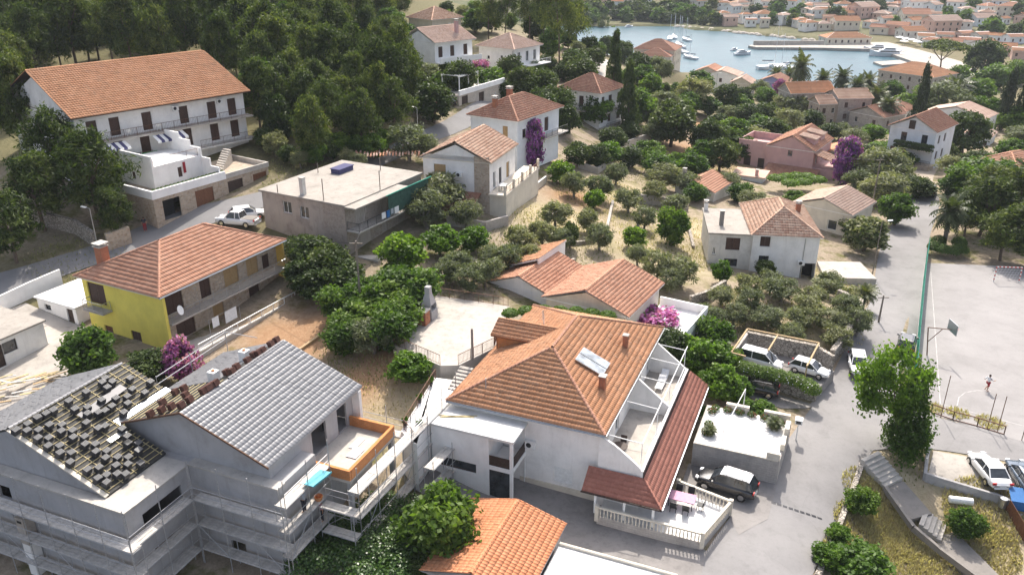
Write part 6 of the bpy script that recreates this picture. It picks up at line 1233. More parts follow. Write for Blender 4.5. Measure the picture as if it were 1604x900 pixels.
# right side
T('olive', [(1382,262,7,4.6,'large grey-green olive beside the pole above the road'),(1392,292,5.5,3.6,'olive at the left side of the road bend'),(1345,285,4.5,3,'olive behind the low cream house'),(1480,155,9,7,'wide rounded grey-green tree before the harbour mansion'),(1375,300,4.5,3,'olive just above the roadside bush')], '')
T('green', [(1405,325,5,2.8,'green bush on the road verge above the bend'),(1560,118,9,7,'broad bright tree beyond the cypresses'),(1530,140,7,5,'green tree left of the right-hand cypress'),(1420,162,6,4,'green tree left of the tall cypress'),(1400,142,6,4,'tree below the mansion garden'),(1500,118,8,5,'tree below the umbrella pine'),(1598,112,9,6,'large green tree at the right edge by the town'),(1545,168,6,4,'green tree above the white cottage'),(1350,160,6,4,'green tree right of the tall stone house'),(1522,282,6,4,'leafy tree above the palm by the court'),(1555,268,5,5,'wide green tree above the court pines'),(1498,288,4,3,'roadside tree behind the dark parked car'),(1450,150,6,4,'green tree at the foot of the tall cypress'),(1590,235,5,4,'green tree at the right edge near the cottages'),(1590,185,6,4,'green tree below the right-hand cypress'),(1390,235,3.5,3,'low tree beside the vine canopy'),(1580,262,4,4,'green shrub bank at the right edge')], '')
T('pine', [(1545,318,9,5.5,'spreading green pine above the court goal'),(1592,308,10,6,'large pine at the right edge above the court'),(1578,362,7.5,4.5,'low pine shading the court corner'),(1520,330,7,3.6,'pine right of the palm beside the court'),(1560,295,8,5,'pine behind the court pines'),(1625,360,9,5,'pine cut by the right edge above the court')], '')
T('cypress', [(1445,152,17,2.8,'tall dark cypress before the harbour mansion'),(1581,150,15,3.2,'dark cypress beyond the white cottage'),(1603,160,13,3,'second dark cypress at the right edge')], '')
T('umbrella', [(1478,92,15,8.5,'wide umbrella pine at the harbour square')], ''); T('dark', [(1545,88,15,8,'large dark pine right of the umbrella pine'),(1515,205,9.5,5.2,'dark round pine beside the ivy balcony house')], '')
e = plant('airy', hit(1414,694), 9.6, 3.1, 'tall broadleaf tree leaning over the road beside the court'); e.rotation_euler = (.05, -.30, 0); T('thuja', [(1428,644,7.4,3.0,'dense green conifer below the broadleaf tree at the lane corner')], '')
T('bright', [(1345,878,2.4,2.2,'bright green bush at the bottom edge beside the road'),(1300,868,1.8,1.2,'low green bush on the road verge wall'),(1315,835,1.5,1.0,'small verge bush halfway down the dry slope')], '', bush=True)
T('dark', [(655,885,1.8,1.3,'dark rosemary-like bush beside the small garage')], '', bush=True)
T('bright', [(1090,640,1.6,1.0,'potted green shrub behind the raised terrace wall'),(1165,632,1.5,1.1,'flowering shrub between the black car and raised terrace'),(1195,640,1.4,1.2,'shrub at the far wall of the raised terrace')], '', bush=True)
# palms
def palm_crown(seed, n=46):
    g = random.Random(seed); V = []; F = []; k = 0
    for i in range(n):
        a = i*2.399; el = R(75-115*(i/n)); L = .5*(.85+.3*g.random()); p = Vector((0,0,.78)); d = Vector((math.cos(a)*math.cos(el), math.sin(a)*math.cos(el), math.sin(el))); side = Vector((-math.sin(a), math.cos(a), 0))
        for s in range(9):
            t0, q = s/9, p + d*L/9
            for sg in (-1, 1):
                lf = .12*math.sin(math.pi*(.15+.8*t0)); e = p + side*sg*lf + d*.05 + Vector((0,0,-.04)); V += [tuple(p), tuple(q), tuple(e+(q-p)*.45), tuple(e)]; F.append((k,k+1,k+2,k+3)); k += 4
            p = q; d = (d + Vector((0,0,-.14))).normalized()
    me = npmesh('fronds', V, F, np.random.default_rng(seed).random(len(F))); me.materials.append(MAT['leaf_palm']); return me
pcs = [palm_crown(1), palm_crown(2)]; m = MB(); m.tube((0,0,-.05), (0,0,.8), .055, 8, .045)
for k in range(10): m.lathe([(.05,.3+.05*k),(.07,.33+.05*k),(.05,.345+.05*k)], n=7)
pt_ = bpy.data.meshes.new('palm_trunk'); pt_.from_pydata(m.v, [], m.f); pt_.materials.append(MAT['trunk_grey'])
def palm(px, py, h_, r_, lab):
    b_ = at(px, py, h_, .8); e = empty('palm', b_, random.random()*6, lab, 'palm'); e.scale = (2*r_, 2*r_, h_)
    for me, nm in ((pcs[int(px) % 2], 'fronds'), (pt_, 'trunk')): o = bpy.data.objects.new(nm, me); COL.objects.link(o); o.parent = e
for a in [(1490,330,6.5,2.8,'shaggy palm beside the court entrance'),(1255,106,12,4,'tallest palm before the bay'),(1320,122,9,3.4,'palm right of the tallest bay palm'),(1343,136,8,3.4,'palm just behind the tall stone house'),(1216,116,8,3.2,'palm behind the lilac house'),(1236,118,8,3.2,'palm between lilac house and tallest palm'),(1290,124,8,3.4,'low palm behind the long orange roof'),(1375,150,8,3.4,'palm below the mansion left corner'),(1392,165,7,3.4,'palm left of the tall cypress'),(1360,128,8,3.4,'palm at the water left of the mansion'),(1356,458,2.6,1.6,'low palm on the grove corner by the road'),(1500,135,8,5,'drooping palm below the harbour trees')]: palm(*a)
# hedges, vines and ivy as leaf masses over their frame
def mass(name, pts_, mat, n, ln, wd, label, cat, th=.5, seed=1, parent=None, up=.6, mix=None):
    """leafy mound through surveyed points (x, y, z, radius)"""
    g = np.random.default_rng(seed); Pp = np.array(pts_, float); w_ = Pp[:, 3]**2; idx = g.choice(len(Pp), n, p=w_/w_.sum()); d = g.normal(size=(n, 3)); d[:, 2] = np.abs(d[:, 2])*.9-.15; d /= np.linalg.norm(d, axis=1, keepdims=True)
    rad = Pp[idx, 3:4]*(.55+.5*g.random((n, 1))**.5); C = Pp[idx, :3] + d*rad*np.array([1,1,th])
    V, F = leaf_quads(C, d + np.array([0,0,up]) + g.normal(size=(n, 3))*.5, ln, wd, g); o0 = C.mean(0); o0[2] = Pp[:, 2].min(); me = npmesh(name, V-o0, F, g.random(n))
    if mix: me.materials.append(MAT[mat]); me.materials.append(MAT[mix[0]]); me.polygons.foreach_set('material_index', (g.random(n) < mix[1]).astype(np.int32))
    o = mk(name, me, mat, label=label, cat=cat); o.location = o0; return o
g = random.Random(9)
iv = []
for px, py in [(500,800),(540,815),(575,800),(600,780),(620,820),(580,850),(540,860),(500,860),(620,860),(650,790),(480,880),(560,890),(610,895),(640,840),(520,835)]:
    p = P(px, py, 2.3); iv += [(p.x+g.uniform(-.6,.6), p.y+g.uniform(-.6,.6), 1.8+g.uniform(-.3,.4), g.uniform(.9,1.5)) for _ in range(3)]
mass('ivy_hedge', iv, 'leaf_ivy', 26000, .19, .15, 'dense glossy ivy thicket below the scaffold in the foreground', 'hedge', .7, 4)
p8 = [(*P(x, y, 2.2)[:2], 2.05, .85) for x, y in [(1165,575),(1178,578),(1192,582),(1205,584),(1220,588),(1235,592),(1250,596),(1265,602),(1272,608)]]
mass('flowering_hedge', p8, 'leaf_green', 9000, .17, .09, 'dark flowering hedge in front of the white vans', 'hedge', .9, 5, mix=('cloth_white', .02))
p8 = [(*hit(x, y)[:2], hit(x, y).z+2.2, 1.4) for x, y in [(1212,300),(1228,298),(1245,296),(1262,297),(1278,302),(1255,306),(1235,308)]]
mass('vine_patch', p8, 'leaf_bright', 9000, .3, .2, 'bright green vines spreading before the pink house', 'vine', .5, 6)
p8 = [(*P(x, y, -.4)[:2], -.6, 1.9) for x, y in [(1375,228),(1390,232),(1405,236),(1385,240),(1400,243)]]
mass('vine_canopy', p8, 'leaf_bright', 7000, .3, .22, 'bright green vine canopy left of the ivy balcony house', 'vine', .5, 7)
fx, x0, y0, y1, z0, z1 = HEDGE_BOX; p8 = [(*fx.wor(x0+.1, y0+(y1-y0)*k/13)[:2], z, .55) for k in range(14) for z in (z0+.2, z0+.9)]
mass('balcony_ivy', p8, 'leaf_dark', 7000, .22, .16, 'thick ivy hanging over the balcony of the pale house', 'ivy', 1., 8)
p8 = [(*FM.wor(x, y)[:2], 6.5, .8) for x, y in [(16.5,14.2),(17.5,13),(18.4,11.5),(18.8,10),(19.2,8.5),(19.4,7),(19.5,5.5)]]
mass('creeping_vine', p8, 'leaf_bright', 6000, .2, .15, 'bright vine creeping behind the orange roof ridge', 'vine', .6, 9)
p8 = [(*hit(x, y)[:2], hit(x, y).z+.9, 1.0) for x, y in [(1462,398),(1475,402),(1490,404),(1503,402),(1468,388),(1500,390)]]
mass('clipped_hedge', p8, 'leaf_green', 8000, .2, .12, 'clipped hedge round the palm at the court entrance', 'hedge', .9, 10)
p8 = [(*hit(x, y)[:2], hit(x, y).z+.4, .5) for x, y in [(200,392),(215,384),(160,400),(180,396),(130,352)]]
for e, z, s in POTS:
    me = crown('pot_leaves', 'leaf_bright', 3, s_ball(.5,.4,.4), 8, 500, .25, .12, .16); o = mk('foliage', me, None, e); o.scale = (.5*s,.5*s,.55*s); o.location = (0,0,z-.02)
for x, y, lab, s in [(12.2,-10.9,'spiky palm in a clay pot on the raised terrace',1.), (9.3,-6.2,'potted shrub at the house end of the raised terrace',.8), (4.6,-4.7,'plant by the porch post',.7)][:2]:
    e = empty('potted_palm', FM.wor(x, y, 2.58), 0, lab, 'potted plant'); m = MB(); m.lathe([(.2*s,0),(.32*s,.5*s),(.28*s,.5*s)], n=10); m.build('pot', 'pot', e)
    o = bpy.data.objects.new('fronds', pcs[0]); COL.objects.link(o); o.parent = e; o.scale = (1.7*s,1.7*s,1.2*s); o.location = (0,0,-.35*s)
# grass, weeds and undergrowth
def tufts(name, spots, mat, n, ln, label, seed, up=1.2):
    g = np.random.default_rng(seed); Pp = np.array([(*hit(a, b_)[:2], r_) for a, b_, r_ in spots]); w_ = Pp[:, 2]**2; idx = g.choice(len(Pp), n, p=w_/w_.sum())
    a = g.random(n)*6.283; r_ = Pp[idx, 2]*g.random(n)**.5; XY = Pp[idx, :2] + np.stack([np.cos(a)*r_, np.sin(a)*r_], 1); z = height(XY)
    k = g.random((n, 1)); L = ln*(.5+g.random((n, 1))); t = np.concatenate([g.normal(size=(n, 2))*.5, np.ones((n, 1))*up], 1); t = t/np.linalg.norm(t, axis=1, keepdims=True)*L
    b_ = np.concatenate([-t[:, 1:2], t[:, :1], np.zeros((n, 1))], 1)+1e-4; b_ = b_/np.linalg.norm(b_, axis=1, keepdims=True)*L*.16; B = np.column_stack([XY, z-.02])
    V = np.stack([B-b_, B+b_, B+t], 1).reshape(-1, 3); me = npmesh(name, V, np.arange(n*3).reshape(n, 3), g.random(n)); return mk(name, me, mat, label=label, kind='stuff', cat='grass')
tufts('dry_grass', [(1400,820,3.6),(1370,775,2.6),(1450,860,3),(1355,830,2.4),(1545,800,3.2),(1330,880,2),(1530,860,3),(1420,880,2.6),(1460,640,1.),(1500,648,1.),(1550,662,1.2)], 'grass_dry', 26000, .32, 'dry yellow grass on the bank between road and steps', 1)
tufts('dry_grass', [(880,350,6),(960,300,6),(1040,395,6),(1290,520,4),(1090,360,5),(1310,440,4),(1270,215,7),(1385,310,4),(620,590,4),(820,430,5),(980,350,5),(1180,500,4)], 'grass_dry', 15000, .24, 'dry grass over the orchard terraces', 2)
tufts('weeds', [(720,410,8),(860,380,8),(960,310,9),(1060,390,6),(1200,480,6),(1290,470,5),(600,550,5),(1100,260,10),(1010,270,9),(1440,745,1.2),(1400,735,1.4),(530,560,3),(330,590,3),(120,400,5),(480,270,6),(1330,310,6)], 'weed', 26000, .26, 'low green weeds scattered over the dry ground', 3, .8)

p8 = [(*FM.wor(x, y)[:2], 2.75, .38) for x, y in [(13.2,-11),(13.3,-10),(13.3,-9),(13.3,-8),(13.3,-7),(13.2,-6),(12.6,-5.8),(10.5,-5.9),(9.2,-5.9),(12.9,-11.3)]]
mass('terrace_flowers', p8, 'leaf_green', 3600, .12, .07, 'flower border with red blooms round the raised terrace', 'flowers', .8, 12, mix=('cloth_red', .12))
p8 = [(*FK.wor(x, .45)[:2], 12.95, .3) for x in np.arange(.6, 10, .55)]
mass('parapet_plants', p8, 'leaf_green', 2200, .14, .09, 'row of plants along the white parapet above the garages', 'plants', .8, 13)
p8 = [(*FS.wor(x, y)[:2], 7.9, .5) for x, y in [(1,-3.2),(2.4,-3.3),(4.4,-3.2),(6.2,-3.3)]]
mass('terrace_plants', p8, 'leaf_bright', 2000, .16, .1, 'potted greenery along the terrace of the flat-roofed house', 'plants', 1., 14)
# ------------------------------------------------------------------ cars
CARK = { # stations: x, belt z, half width ; cabin: x base0, x roof0, x roof1, x base1, roof z
 'hatch': dict(L=4.1, W=.86, st=[(-2.05,.62,.68),(-1.95,.86,.80),(-1.2,.92,.86),(0,.92,.87),(.9,.90,.86),(1.6,.80,.80),(1.98,.66,.68),(2.05,.5,.6)], cab=(-1.95,-1.45,.25,1.0,1.46)),
 'suv': dict(L=4.6, W=.93, st=[(-2.3,.75,.74),(-2.2,1.02,.88),(-1.4,1.06,.93),(0,1.06,.94),(1.0,1.04,.93),(1.8,.96,.88),(2.22,.82,.76),(2.3,.6,.66)], cab=(-2.2,-1.75,.35,1.15,1.70)),
 'sedan': dict(L=4.7, W=.90, st=[(-2.35,.66,.70),(-2.25,.93,.82),(-1.5,.96,.89),(0,.93,.90),(1.0,.90,.89),(1.8,.80,.83),(2.28,.66,.70),(2.35,.5,.62)], cab=(-1.75,-1.0,.25,1.1,1.43)),
 'van': dict(L=4.5, W=.92, st=[(-2.25,.85,.80),(-2.2,1.05,.90),(-1.2,1.08,.92),(0,1.08,.92),(1.0,1.06,.92),(1.7,.98,.86),(2.15,.8,.74),(2.25,.55,.66)], cab=(-2.2,-2.1,.45,1.45,1.85)),
 'pickup': dict(L=5.1, W=.92, st=[(-2.55,.85,.84),(-2.5,1.0,.90),(-1.2,1.0,.92),(0,1.03,.92),(1.0,1.03,.92),(1.9,.96,.86),(2.45,.85,.76),(2.55,.6,.68)], cab=(-.8,-.6,.5,1.2,1.72))}
def car(kind, paint, pos, head, label, group=None, roofmat=None, rack=False, cat='car'):
    k = CARK[kind]; e = empty('parked_'+('car' if kind not in ('van','pickup') else kind), pos, head, label, cat if kind in ('hatch','suv','sedan') else kind, group)
    V = []; F = []; n = 10
    for x, zb, w_ in k['st']:
        zl = .22 if abs(x) < k['L']/2-.12 else .34
        for y, z in ((-w_*.86,zl),(-w_,zl+.12),(-w_*1.0,(zl+zb)/2),(-w_*.96,zb-.04),(-w_*.8,zb),(w_*.8,zb),(w_*.96,zb-.04),(w_*1.0,(zl+zb)/2),(w_,zl+.12),(w_*.86,zl)): V.append((x,y,z))
    m_ = len(k['st'])
    for i in range(m_-1):
        for j in range(n): F.append((i*n+j, i*n+(j+1)%n, (i+1)*n+(j+1)%n, (i+1)*n+j))
    m = MB(); m.add(V, F + [tuple(range(n)), tuple(range((m_-1)*n, m_*n))[::-1]]); b_ = m.build('body', paint, e, True)
    bv = b_.modifiers.new('s', 'SUBSURF'); bv.levels = bv.render_levels = 1
    x0, x1, x2, x3, zr_ = k['cab']; w_ = k['W']; zb = k['st'][3][1]-.02
    q = [(x0,w_*.86,zb),(x1,w_*.68,zr_-.03),(x2,w_*.68,zr_-.03),(x3,w_*.84,zb)]; m = MB(); V = [(x,-y,z) for x, y, z in q] + [(x,y,z) for x, y, z in q]
    m.add(V, [(0,1,2,3)[::-1],(4,5,6,7),(0,4,5,1)[::-1],(1,5,6,2)[::-1],(2,6,7,3)[::-1]]); g = m.build('windows', 'glass', e)
    m = MB(); xm = (x1+x2)/2; m.add([(x1-.06,-w_*.66,zr_-.02),(x2+.08,-w_*.66,zr_-.03),(x2+.08,w_*.66,zr_-.03),(x1-.06,w_*.66,zr_-.02),(x1+.15,-w_*.5,zr_+.03),(x2-.15,-w_*.5,zr_+.03),(x2-.15,w_*.5,zr_+.03),(x1+.15,w_*.5,zr_+.03)], [(0,1,5,4),(1,2,6,5),(2,3,7,6),(3,0,4,7),(4,5,6,7),(3,2,1,0)]); m.build('roof', roofmat or paint, e)
    m = MB()
    for sg in (-1, 1):
        for a, b2 in ((q[0], q[1]), (q[2], q[3])): m.bar((a[0],a[1]*sg,a[2]), (b2[0],b2[1]*sg,b2[2]), .07, .07)
        xx = (x1+x2)/2-.1; m.bar((xx,w_*.87*sg,zb), (xx,w_*.69*sg,zr_-.03), .09, .05); m.bar((q[1][0],q[1][1]*sg,zr_-.02), (q[2][0],q[2][1]*sg,zr_-.02), .06, .05)
    m.build('pillars', paint, e)
    wr = .33 if kind not in ('suv','pickup') else .37
    for x in (-k['L']*.30, k['L']*.31):
        for sg in (-1, 1):
            m = MB(); m.tube((x,sg*(w_-.18),wr), (x,sg*(w_+.02),wr), wr, 16); t = m.build('wheel', 'rubber', e); m = MB(); m.tube((x,sg*(w_+.02),wr), (x,sg*(w_+.03),wr), wr*.62, 10); m.build('rim', 'chrome', t)
    L = k['L']/2
    for sg in (-1, 1):
        m = MB(); m.obox((L-.16,sg*w_*.62,.66 if zb < 1 else .78), (.12,sg*-.06,0), (0,.16,0), (0,0,.07)); m.build('headlight', 'lamp_clear', e)
        m = MB(); m.obox((-L+.06,sg*w_*.74,zb-.12), (.05,0,0), (0,.15,0), (0,0,.09)); m.build('tail_light', 'lamp_red', e)
        m = MB(); m.obox((x3-.3,sg*(w_+.08),zb+.06), (.06,0,0), (0,.1,0), (0,0,.07)); m.build('mirror', paint, e)
    m = MB(); m.box(-L-.02,-L+.02,-.26,.26,.5,.62); m.build('number_plate', 'white_paint', e)
    if rack:
        for sg in (-1, 1): m = MB(); m.bar((x1+.1,sg*w_*.58,zr_+.07), (x2-.1,sg*w_*.58,zr_+.07), .04, .04); m.build('roof_rail', 'chrome', e)
        for x in (x1+.5, x2-.4): m = MB(); m.bar((x,-w_*.6,zr_+.1), (x,w_*.6,zr_+.1), .05, .03); m.build('roof_bar', 'chrome', e)
    if kind == 'pickup': m = MB(); m.box(-2.42,-.9,-.75,.75,.99,1.02); m.build('load_bed', 'dark_concrete', e)
    return e
def cpx(kind, paint, rear, front, z, label, **k):
    a = P(*rear, z) if z is not None else hit(*rear); b_ = P(*front, z) if z is not None else hit(*front); c = (a+b_)/2; zz = (z if z is not None else G(c.x, c.y)+.08); zz = zz - .0
    return car(kind, paint, (c.x, c.y, zz), math.atan2(b_.y-a.y, b_.x-a.x), label, **k)
c0 = FM.wor(5.4,-8.3, .48); car('suv', 'car_black', c0, FM.a+R(82), 'black car with roof bars and bright reflection painted into its roof, parked below the raised terrace', rack=True, roofmat='car_roof_sheen')  # bright roof colour paints in the reflection on a black roof
cpx('hatch', 'car_black', (1212,622), (1155,607), None, 'black hatchback with red tail lights beside the stone wall')
cpx('van', 'car_white', (1168,566), (1216,579), 1.2, 'white van parked deepest in the stone-walled bay').scale = (.88,)*3; cpx('hatch', 'car_white', (1240,576), (1294,592), 1.25, 'white small car parked nearest the road in the walled bay').scale = (.9,)*3
cpx('hatch', 'car_white', (1340,556), (1345,600), None, 'white car standing on the road beside the broadleaf tree'); cpx('hatch', 'car_black', (1414,564), (1422,530), None, 'dark car on the road by the green court fence')
cpx('sedan', 'car_white', (1562,775), (1530,718), None, 'white sedan parked on the dry gravel lot'); cpx('sedan', 'car_blue', (1618,790), (1588,728), None, 'dark blue sedan parked next to the white sedan')
cpx('pickup', 'car_white', (400,358), (347,348), None, 'white pickup parked on the hill road nearer the yellow roof'); cpx('hatch', 'car_white', (372,345), (405,340), None, 'white hatchback behind the white pickup')
cpx('suv', 'car_grey', (1450,316), (1460,296), None, 'dark grey car at the head of the side road'); cpx('suv', 'car_black', (958,90), (978,88), None, 'dark car at the upper road bend'); cpx('sedan', 'car_black', (552,18), (572,26), None, 'black car parked on the road above the wood')
cpx('van', 'car_white', (765,160), (783,152), None, 'white van by the hill garages'); cpx('hatch', 'car_black', (690,170), (712,163), None, 'dark car under the pines by the hill garages')
# ------------------------------------------------------------------ walls, car bay, steps
bay = empty('walled_parking_bay', P(1281,605,0), 0, 'stone-walled parking bay with a bare timber frame for the vans', 'parking bay')
def wseg(par, a, b_, z0, z1, th, mat, name):
    o = par.location; a, b_ = Vector(a[:2]), Vector(b_[:2]); m = MB(); d = (b_-a).normalized(); s = Vector((-d.y, d.x))*th/2; m.prism([tuple(p-Vector(o[:2])) for p in (a+s, a-s, b_-s, b_+s)], z0-o.z, z1-o.z); return m.build(name, mat, par)
q = [P(1146,570,1.5), P(1281,606,1.5), P(1308,576,1.5), P(1172,536,1.5)]
m = MB(); m.prism([(p.x-bay.location.x, p.y-bay.location.y) for p in q], -1.2, 1.18); m.build('bay_floor', 'drive', bay)
wseg(bay, q[0], q[1], -1, 1.75, .45, 'dry_stone', 'front_wall'); wseg(bay, P(1171,519,3.0), P(1284,541,3.0), .5, 3.0, .4, 'dry_stone', 'back_wall'); wseg(bay, P(1284,541,3.), P(1306,557,2.8), .5, 2.8, .4, 'dry_stone', 'back_wall'); wseg(bay, P(1147,557,2.6), P(1171,519,3.0), .5, 2.9, .3, 'block_wall', 'side_wall')
m = MB(); o = bay.location
for a, b_ in ((P(1145,552,3.5),P(1171,515,3.5)), (P(1171,515,3.5),P(1283,537,3.5)), (P(1218,525,3.5),P(1203,549,3.5)), (P(1283,537,3.5),P(1264,573,3.5)), (P(1145,552,3.5),P(1168,558,3.5))): m.bar(a-o, b_-o, .14, .14); 
m.bar(P(1264,573,3.5)-o, P(1264,573,3.5)-o-Vector((0,0,2.1)), .1, .1, (1,0,0)); m.bar(P(1145,552,3.5)-o, P(1145,552,3.5)-o-Vector((0,0,2.1)), .1, .1, (1,0,0)); m.build('timber_frame', 'wood', bay)
wall_run('retaining_wall', [(1300,572),(1318,548),(1340,512),(1345,490),(1310,475)], 1.7, .5, 'dry_stone', 'curved dry stone retaining wall of the olive grove along the road')
wall_run('garden_wall', [(1080,478),(1110,468),(1135,452)], 1.1, .4, 'dry_stone', 'dark dry stone wall below the roadside house'); wall_run('garden_wall', [(985,316),(1030,322),(1078,330)], 1.4, .25, 'block_wall', 'grey block wall across the top of the orchard'); wall_run('garden_wall', [(968,240),(1005,226),(1042,210)], 1.6, .3, 'pale_stone_courses', 'pale stone garden wall below the valley trees', capmat='pale_concrete'); wall_run('garden_wall', [(905,262),(935,272),(972,246)], 1.0, .3, 'pale_concrete', 'low pale terrace wall before the bright green tree')
for i, (l, lab) in enumerate([([(1003,330),(1000,352),(995,372)],'low concrete garden edging in the middle of the orchard'),([(960,318),(955,340),(950,365)],'low concrete edging left of the orchard centre'),([(845,372),(855,350),(880,325)],'dry stone step beside the gabled house garden'),([(800,445),(850,425),(900,410)],'low dry stone bank left of the rose bungalow'),([(680,440),(730,425),(790,395)],'low stone orchard bank above the concrete terrace'),([(840,400),(880,385),(930,380)],'low stone bank behind the rose bungalow'),([(1060,345),(1080,365),(1086,390)],'stone bank along the roadside house garden')]): wall_run('orchard_bank', l, .45, .35, 'dry_stone' if i > 1 else 'pale_concrete', lab)
wall_run('roadside_wall', [(170,392),(206,380)], 1.9, .5, 'stone_face', 'short thick stone wall beside the hillside lamp'); wall_run('roadside_wall', [(60,350),(120,365),(150,385)], 1.6, .5, 'dry_stone', 'rough stone wall under the roadside pines')
wall_run('verge_wall', [(1352,722),(1335,770),(1312,830),(1280,905)], .35, .4, 'dry_stone', 'low rough stone wall along the right road edge'); wall_run('lot_wall', [(1448,752),(1500,768),(1560,786),(1592,800)], .75, .25, 'block_grey', 'low grey block wall below the gravel parking lot', base=-1.6); wall_run('lot_wall', [(1456,700),(1450,725),(1447,752)], .7, .25, 'block_grey', 'short block wall beside the corner conifer')
wall_run('garden_edge', [(462,555),(505,525),(520,515)], .3, .25, 'wood', 'pale timber edging beside the red soil plot'); wall_run('yard_wall', [(700,352),(760,362),(795,352)], 1.2, .3, 'block_wall', 'grey yard wall below the gabled house'); wall_run('path_wall', [(790,330),(830,305),(855,286)], .9, .25, 'cream_plaster', 'pale garden wall with posts right of the gabled house', capmat='white_roof')
def stair_run(a, b_, n, wpx, lab, za, zb):
    A, B = Vector(P(*a, za)[:2]), Vector(P(*b_, zb)[:2]); d = (B-A).normalized(); return steps('outdoor_steps', A, B, (-d.y, d.x), 2.2, n, za, zb, 'concrete', lab)
stair_run((1362,712), (1400,757), 7, 2, 'upper flight of concrete steps going down from the road', .3, -.95); stair_run((1444,808), (1478,836), 5, 2, 'lower flight of concrete steps on the dry bank', -1.75, -2.65)
def path(a, b_, za, zb, w_, name='footpath'):
    A, B = P(*a, za), P(*b_, zb); d = (B-A); s = Vector((-d.y, d.x, 0)).normalized()*w_/2; m = MB(); q = [A-s, A+s, B+s, B-s]; m.add(q + [p-Vector((0,0,1)) for p in q], [(3,2,1,0),(0,1,5,4),(1,2,6,5),(2,3,7,6),(3,0,4,7)]); return m.build(name, 'dark_concrete', kind='structure')
path((1400,757), (1444,808), -.97, -1.77, 2.0); path((1478,836), (1575,935), -2.65, -3.0, 2.2)
for a, b_, za, zb in (((1386,764),(1430,826),-.85,-1.65), ((1430,826),(1470,860),-1.65,-2.5), ((1470,860),(1540,912),-2.5,-2.8)):
    A, B = P(*a, za), P(*b_, zb); m = MB(); m.bar(A, B, .28, .5); m.build('path_kerb', 'dark_concrete', kind='structure')
sheet('gravel_lot', [hit(*p)[:2] for p in [(1462,706),(1520,716),(1604,732),(1680,750),(1680,830),(1604,812),(1560,782),(1500,764),(1452,748)]], 'pale_concrete', .05, kind='structure')
sheet('car_forecourt', [hit(*p)[:2] for p in [(1140,585),(1150,612),(1225,640),(1262,640),(1290,610),(1282,636),(1200,612)]], 'drive', .06, kind='structure')
m = MB(); m.tube((0,0,.3), (1.7,0,.3), .3, 14); m.tube((-.06,0,.3), (0,0,.3), .2, 14, .3); o = m.build('gas_tank', 'white_metal', label='white cylindrical gas tank lying below the block wall', cat='tank'); p = hit(1486,786); o.location = p; o.rotation_euler = (0,0,-.2)
e = empty('blue_shelter', hit(1590,792), -.3, 'blue tarpaulin shelter at the right edge below the cars', 'shelter'); m = MB(); m.add([(-.6,-.7,.9),(2,-.7,.9),(2,.7,1.3),(-.6,.7,1.3),(-.6,-.7,.1),(2,-.7,.1)], [(0,1,2,3),(4,5,1,0)]); m.build('tarpaulin', 'blue_paint', e); m = MB(); m.lathe([(.28,0),(.3,.8),(.28,.82)], c=(-1.0,-.4,0), n=12); m.build('barrel', 'grey_metal', e)
A, B = hit(1576,800), hit(1612,862); e = empty('plank_fence', A, 0, 'red-brown plank fence running down at the right edge', 'fence'); n = 16
for i in range(n): a, b_ = (B-A)*(i/n), (B-A)*((i+.94)/n); m = MB(); m.bar(a+Vector((0,0,.6)), b_+Vector((0,0,.6)), .03, 1.2); m.build('plank', 'brown_door', e)
# ------------------------------------------------------------------ sports court
A = [P(*p, -.4) for p in [(1452,396),(1446,440),(1441,490),(1436,540),(1431,594)]]; e = empty('court_fence', A[0], 0, 'long green mesh fence between the road and the court', 'fence'); m = MB(); nt_ = MB()
for a, b_ in zip(A[:-1], A[1:]):
    a, b_ = a-A[0], b_-A[0]; k = 4
    for i in range(k+1): p = a.lerp(b_, i/k); m.tube(p, p+Vector((0,0,2.3)), .035, 6)
    for z in (.15,1.2,2.25): m.tube(a+Vector((0,0,z)), b_+Vector((0,0,z)), .02, 5)
    nt_.bar(a+Vector((0,0,1.15)), b_+Vector((0,0,1.15)), .015, 2.0)
m.build('posts_and_rails', 'green_net', e); nt_.build('mesh', 'green_net', e)
A = hit(1555,442); B = P(1620,452,-.34); A = P(1556,441,-.34); e = empty('football_goal', A, 0, 'red and white striped football goal at the far court end', 'goal'); d = Vector((3.0,-.25,0))
def striped(a, b_, n=8):
    for i in range(n): m = MB(); m.tube(a.lerp(b_, i/n), a.lerp(b_, (i+1)/n), .06, 7); m.build('post_band', 'red_paint' if i % 2 else 'white_paint', e)
striped(Vector(), Vector((0,0,2))); striped(Vector((0,0,2)), d+Vector((0,0,2)), 13); striped(d, d+Vector((0,0,2))); m = MB()
for i in range(9): m.tube(Vector((0,0,2)).lerp(d+Vector((0,0,2)), i/8), Vector((0,.9,0)).lerp(d+Vector((0,.9,0)), i/8), .008, 4)
for i in range(6): m.tube(Vector((0,.18*i*.9,2-.4*i)), d+Vector((0,.18*i*.9,2-.4*i)), .008, 4)
m.build('net', 'cloth_white', e)
p = P(1452,556,-.34); e = empty('basketball_hoop', p, 0, 'basketball backboard on a long boom beside the green fence', 'basketball hoop'); tgt = P(1491,516,3.0)-p; m = MB(); m.tube((0,0,0), (-.4,.2,3.1), .06, 8); m.tube((-.4,.2,3.1), tgt, .05, 8); m.tube((-.2,.1,1.5), tgt*.5+Vector((0,0,1.5)), .04, 6); m.build('boom', 'rust_metal', e)
m = MB(); m.obox(tgt+Vector((.05,0,.25)), (.03,0,0), (0,.9,0), (0,0,.55)); m.build('backboard', 'grey_metal', e); m = MB()
for i in range(12): m.tube(tgt+Vector((.45+.23*math.cos(i*.5236),.23*math.sin(i*.5236),.05)), tgt+Vector((.45+.23*math.cos((i+1)*.5236),.23*math.sin((i+1)*.5236),.05)), .012, 4)
m.build('ring', 'red_paint', e)
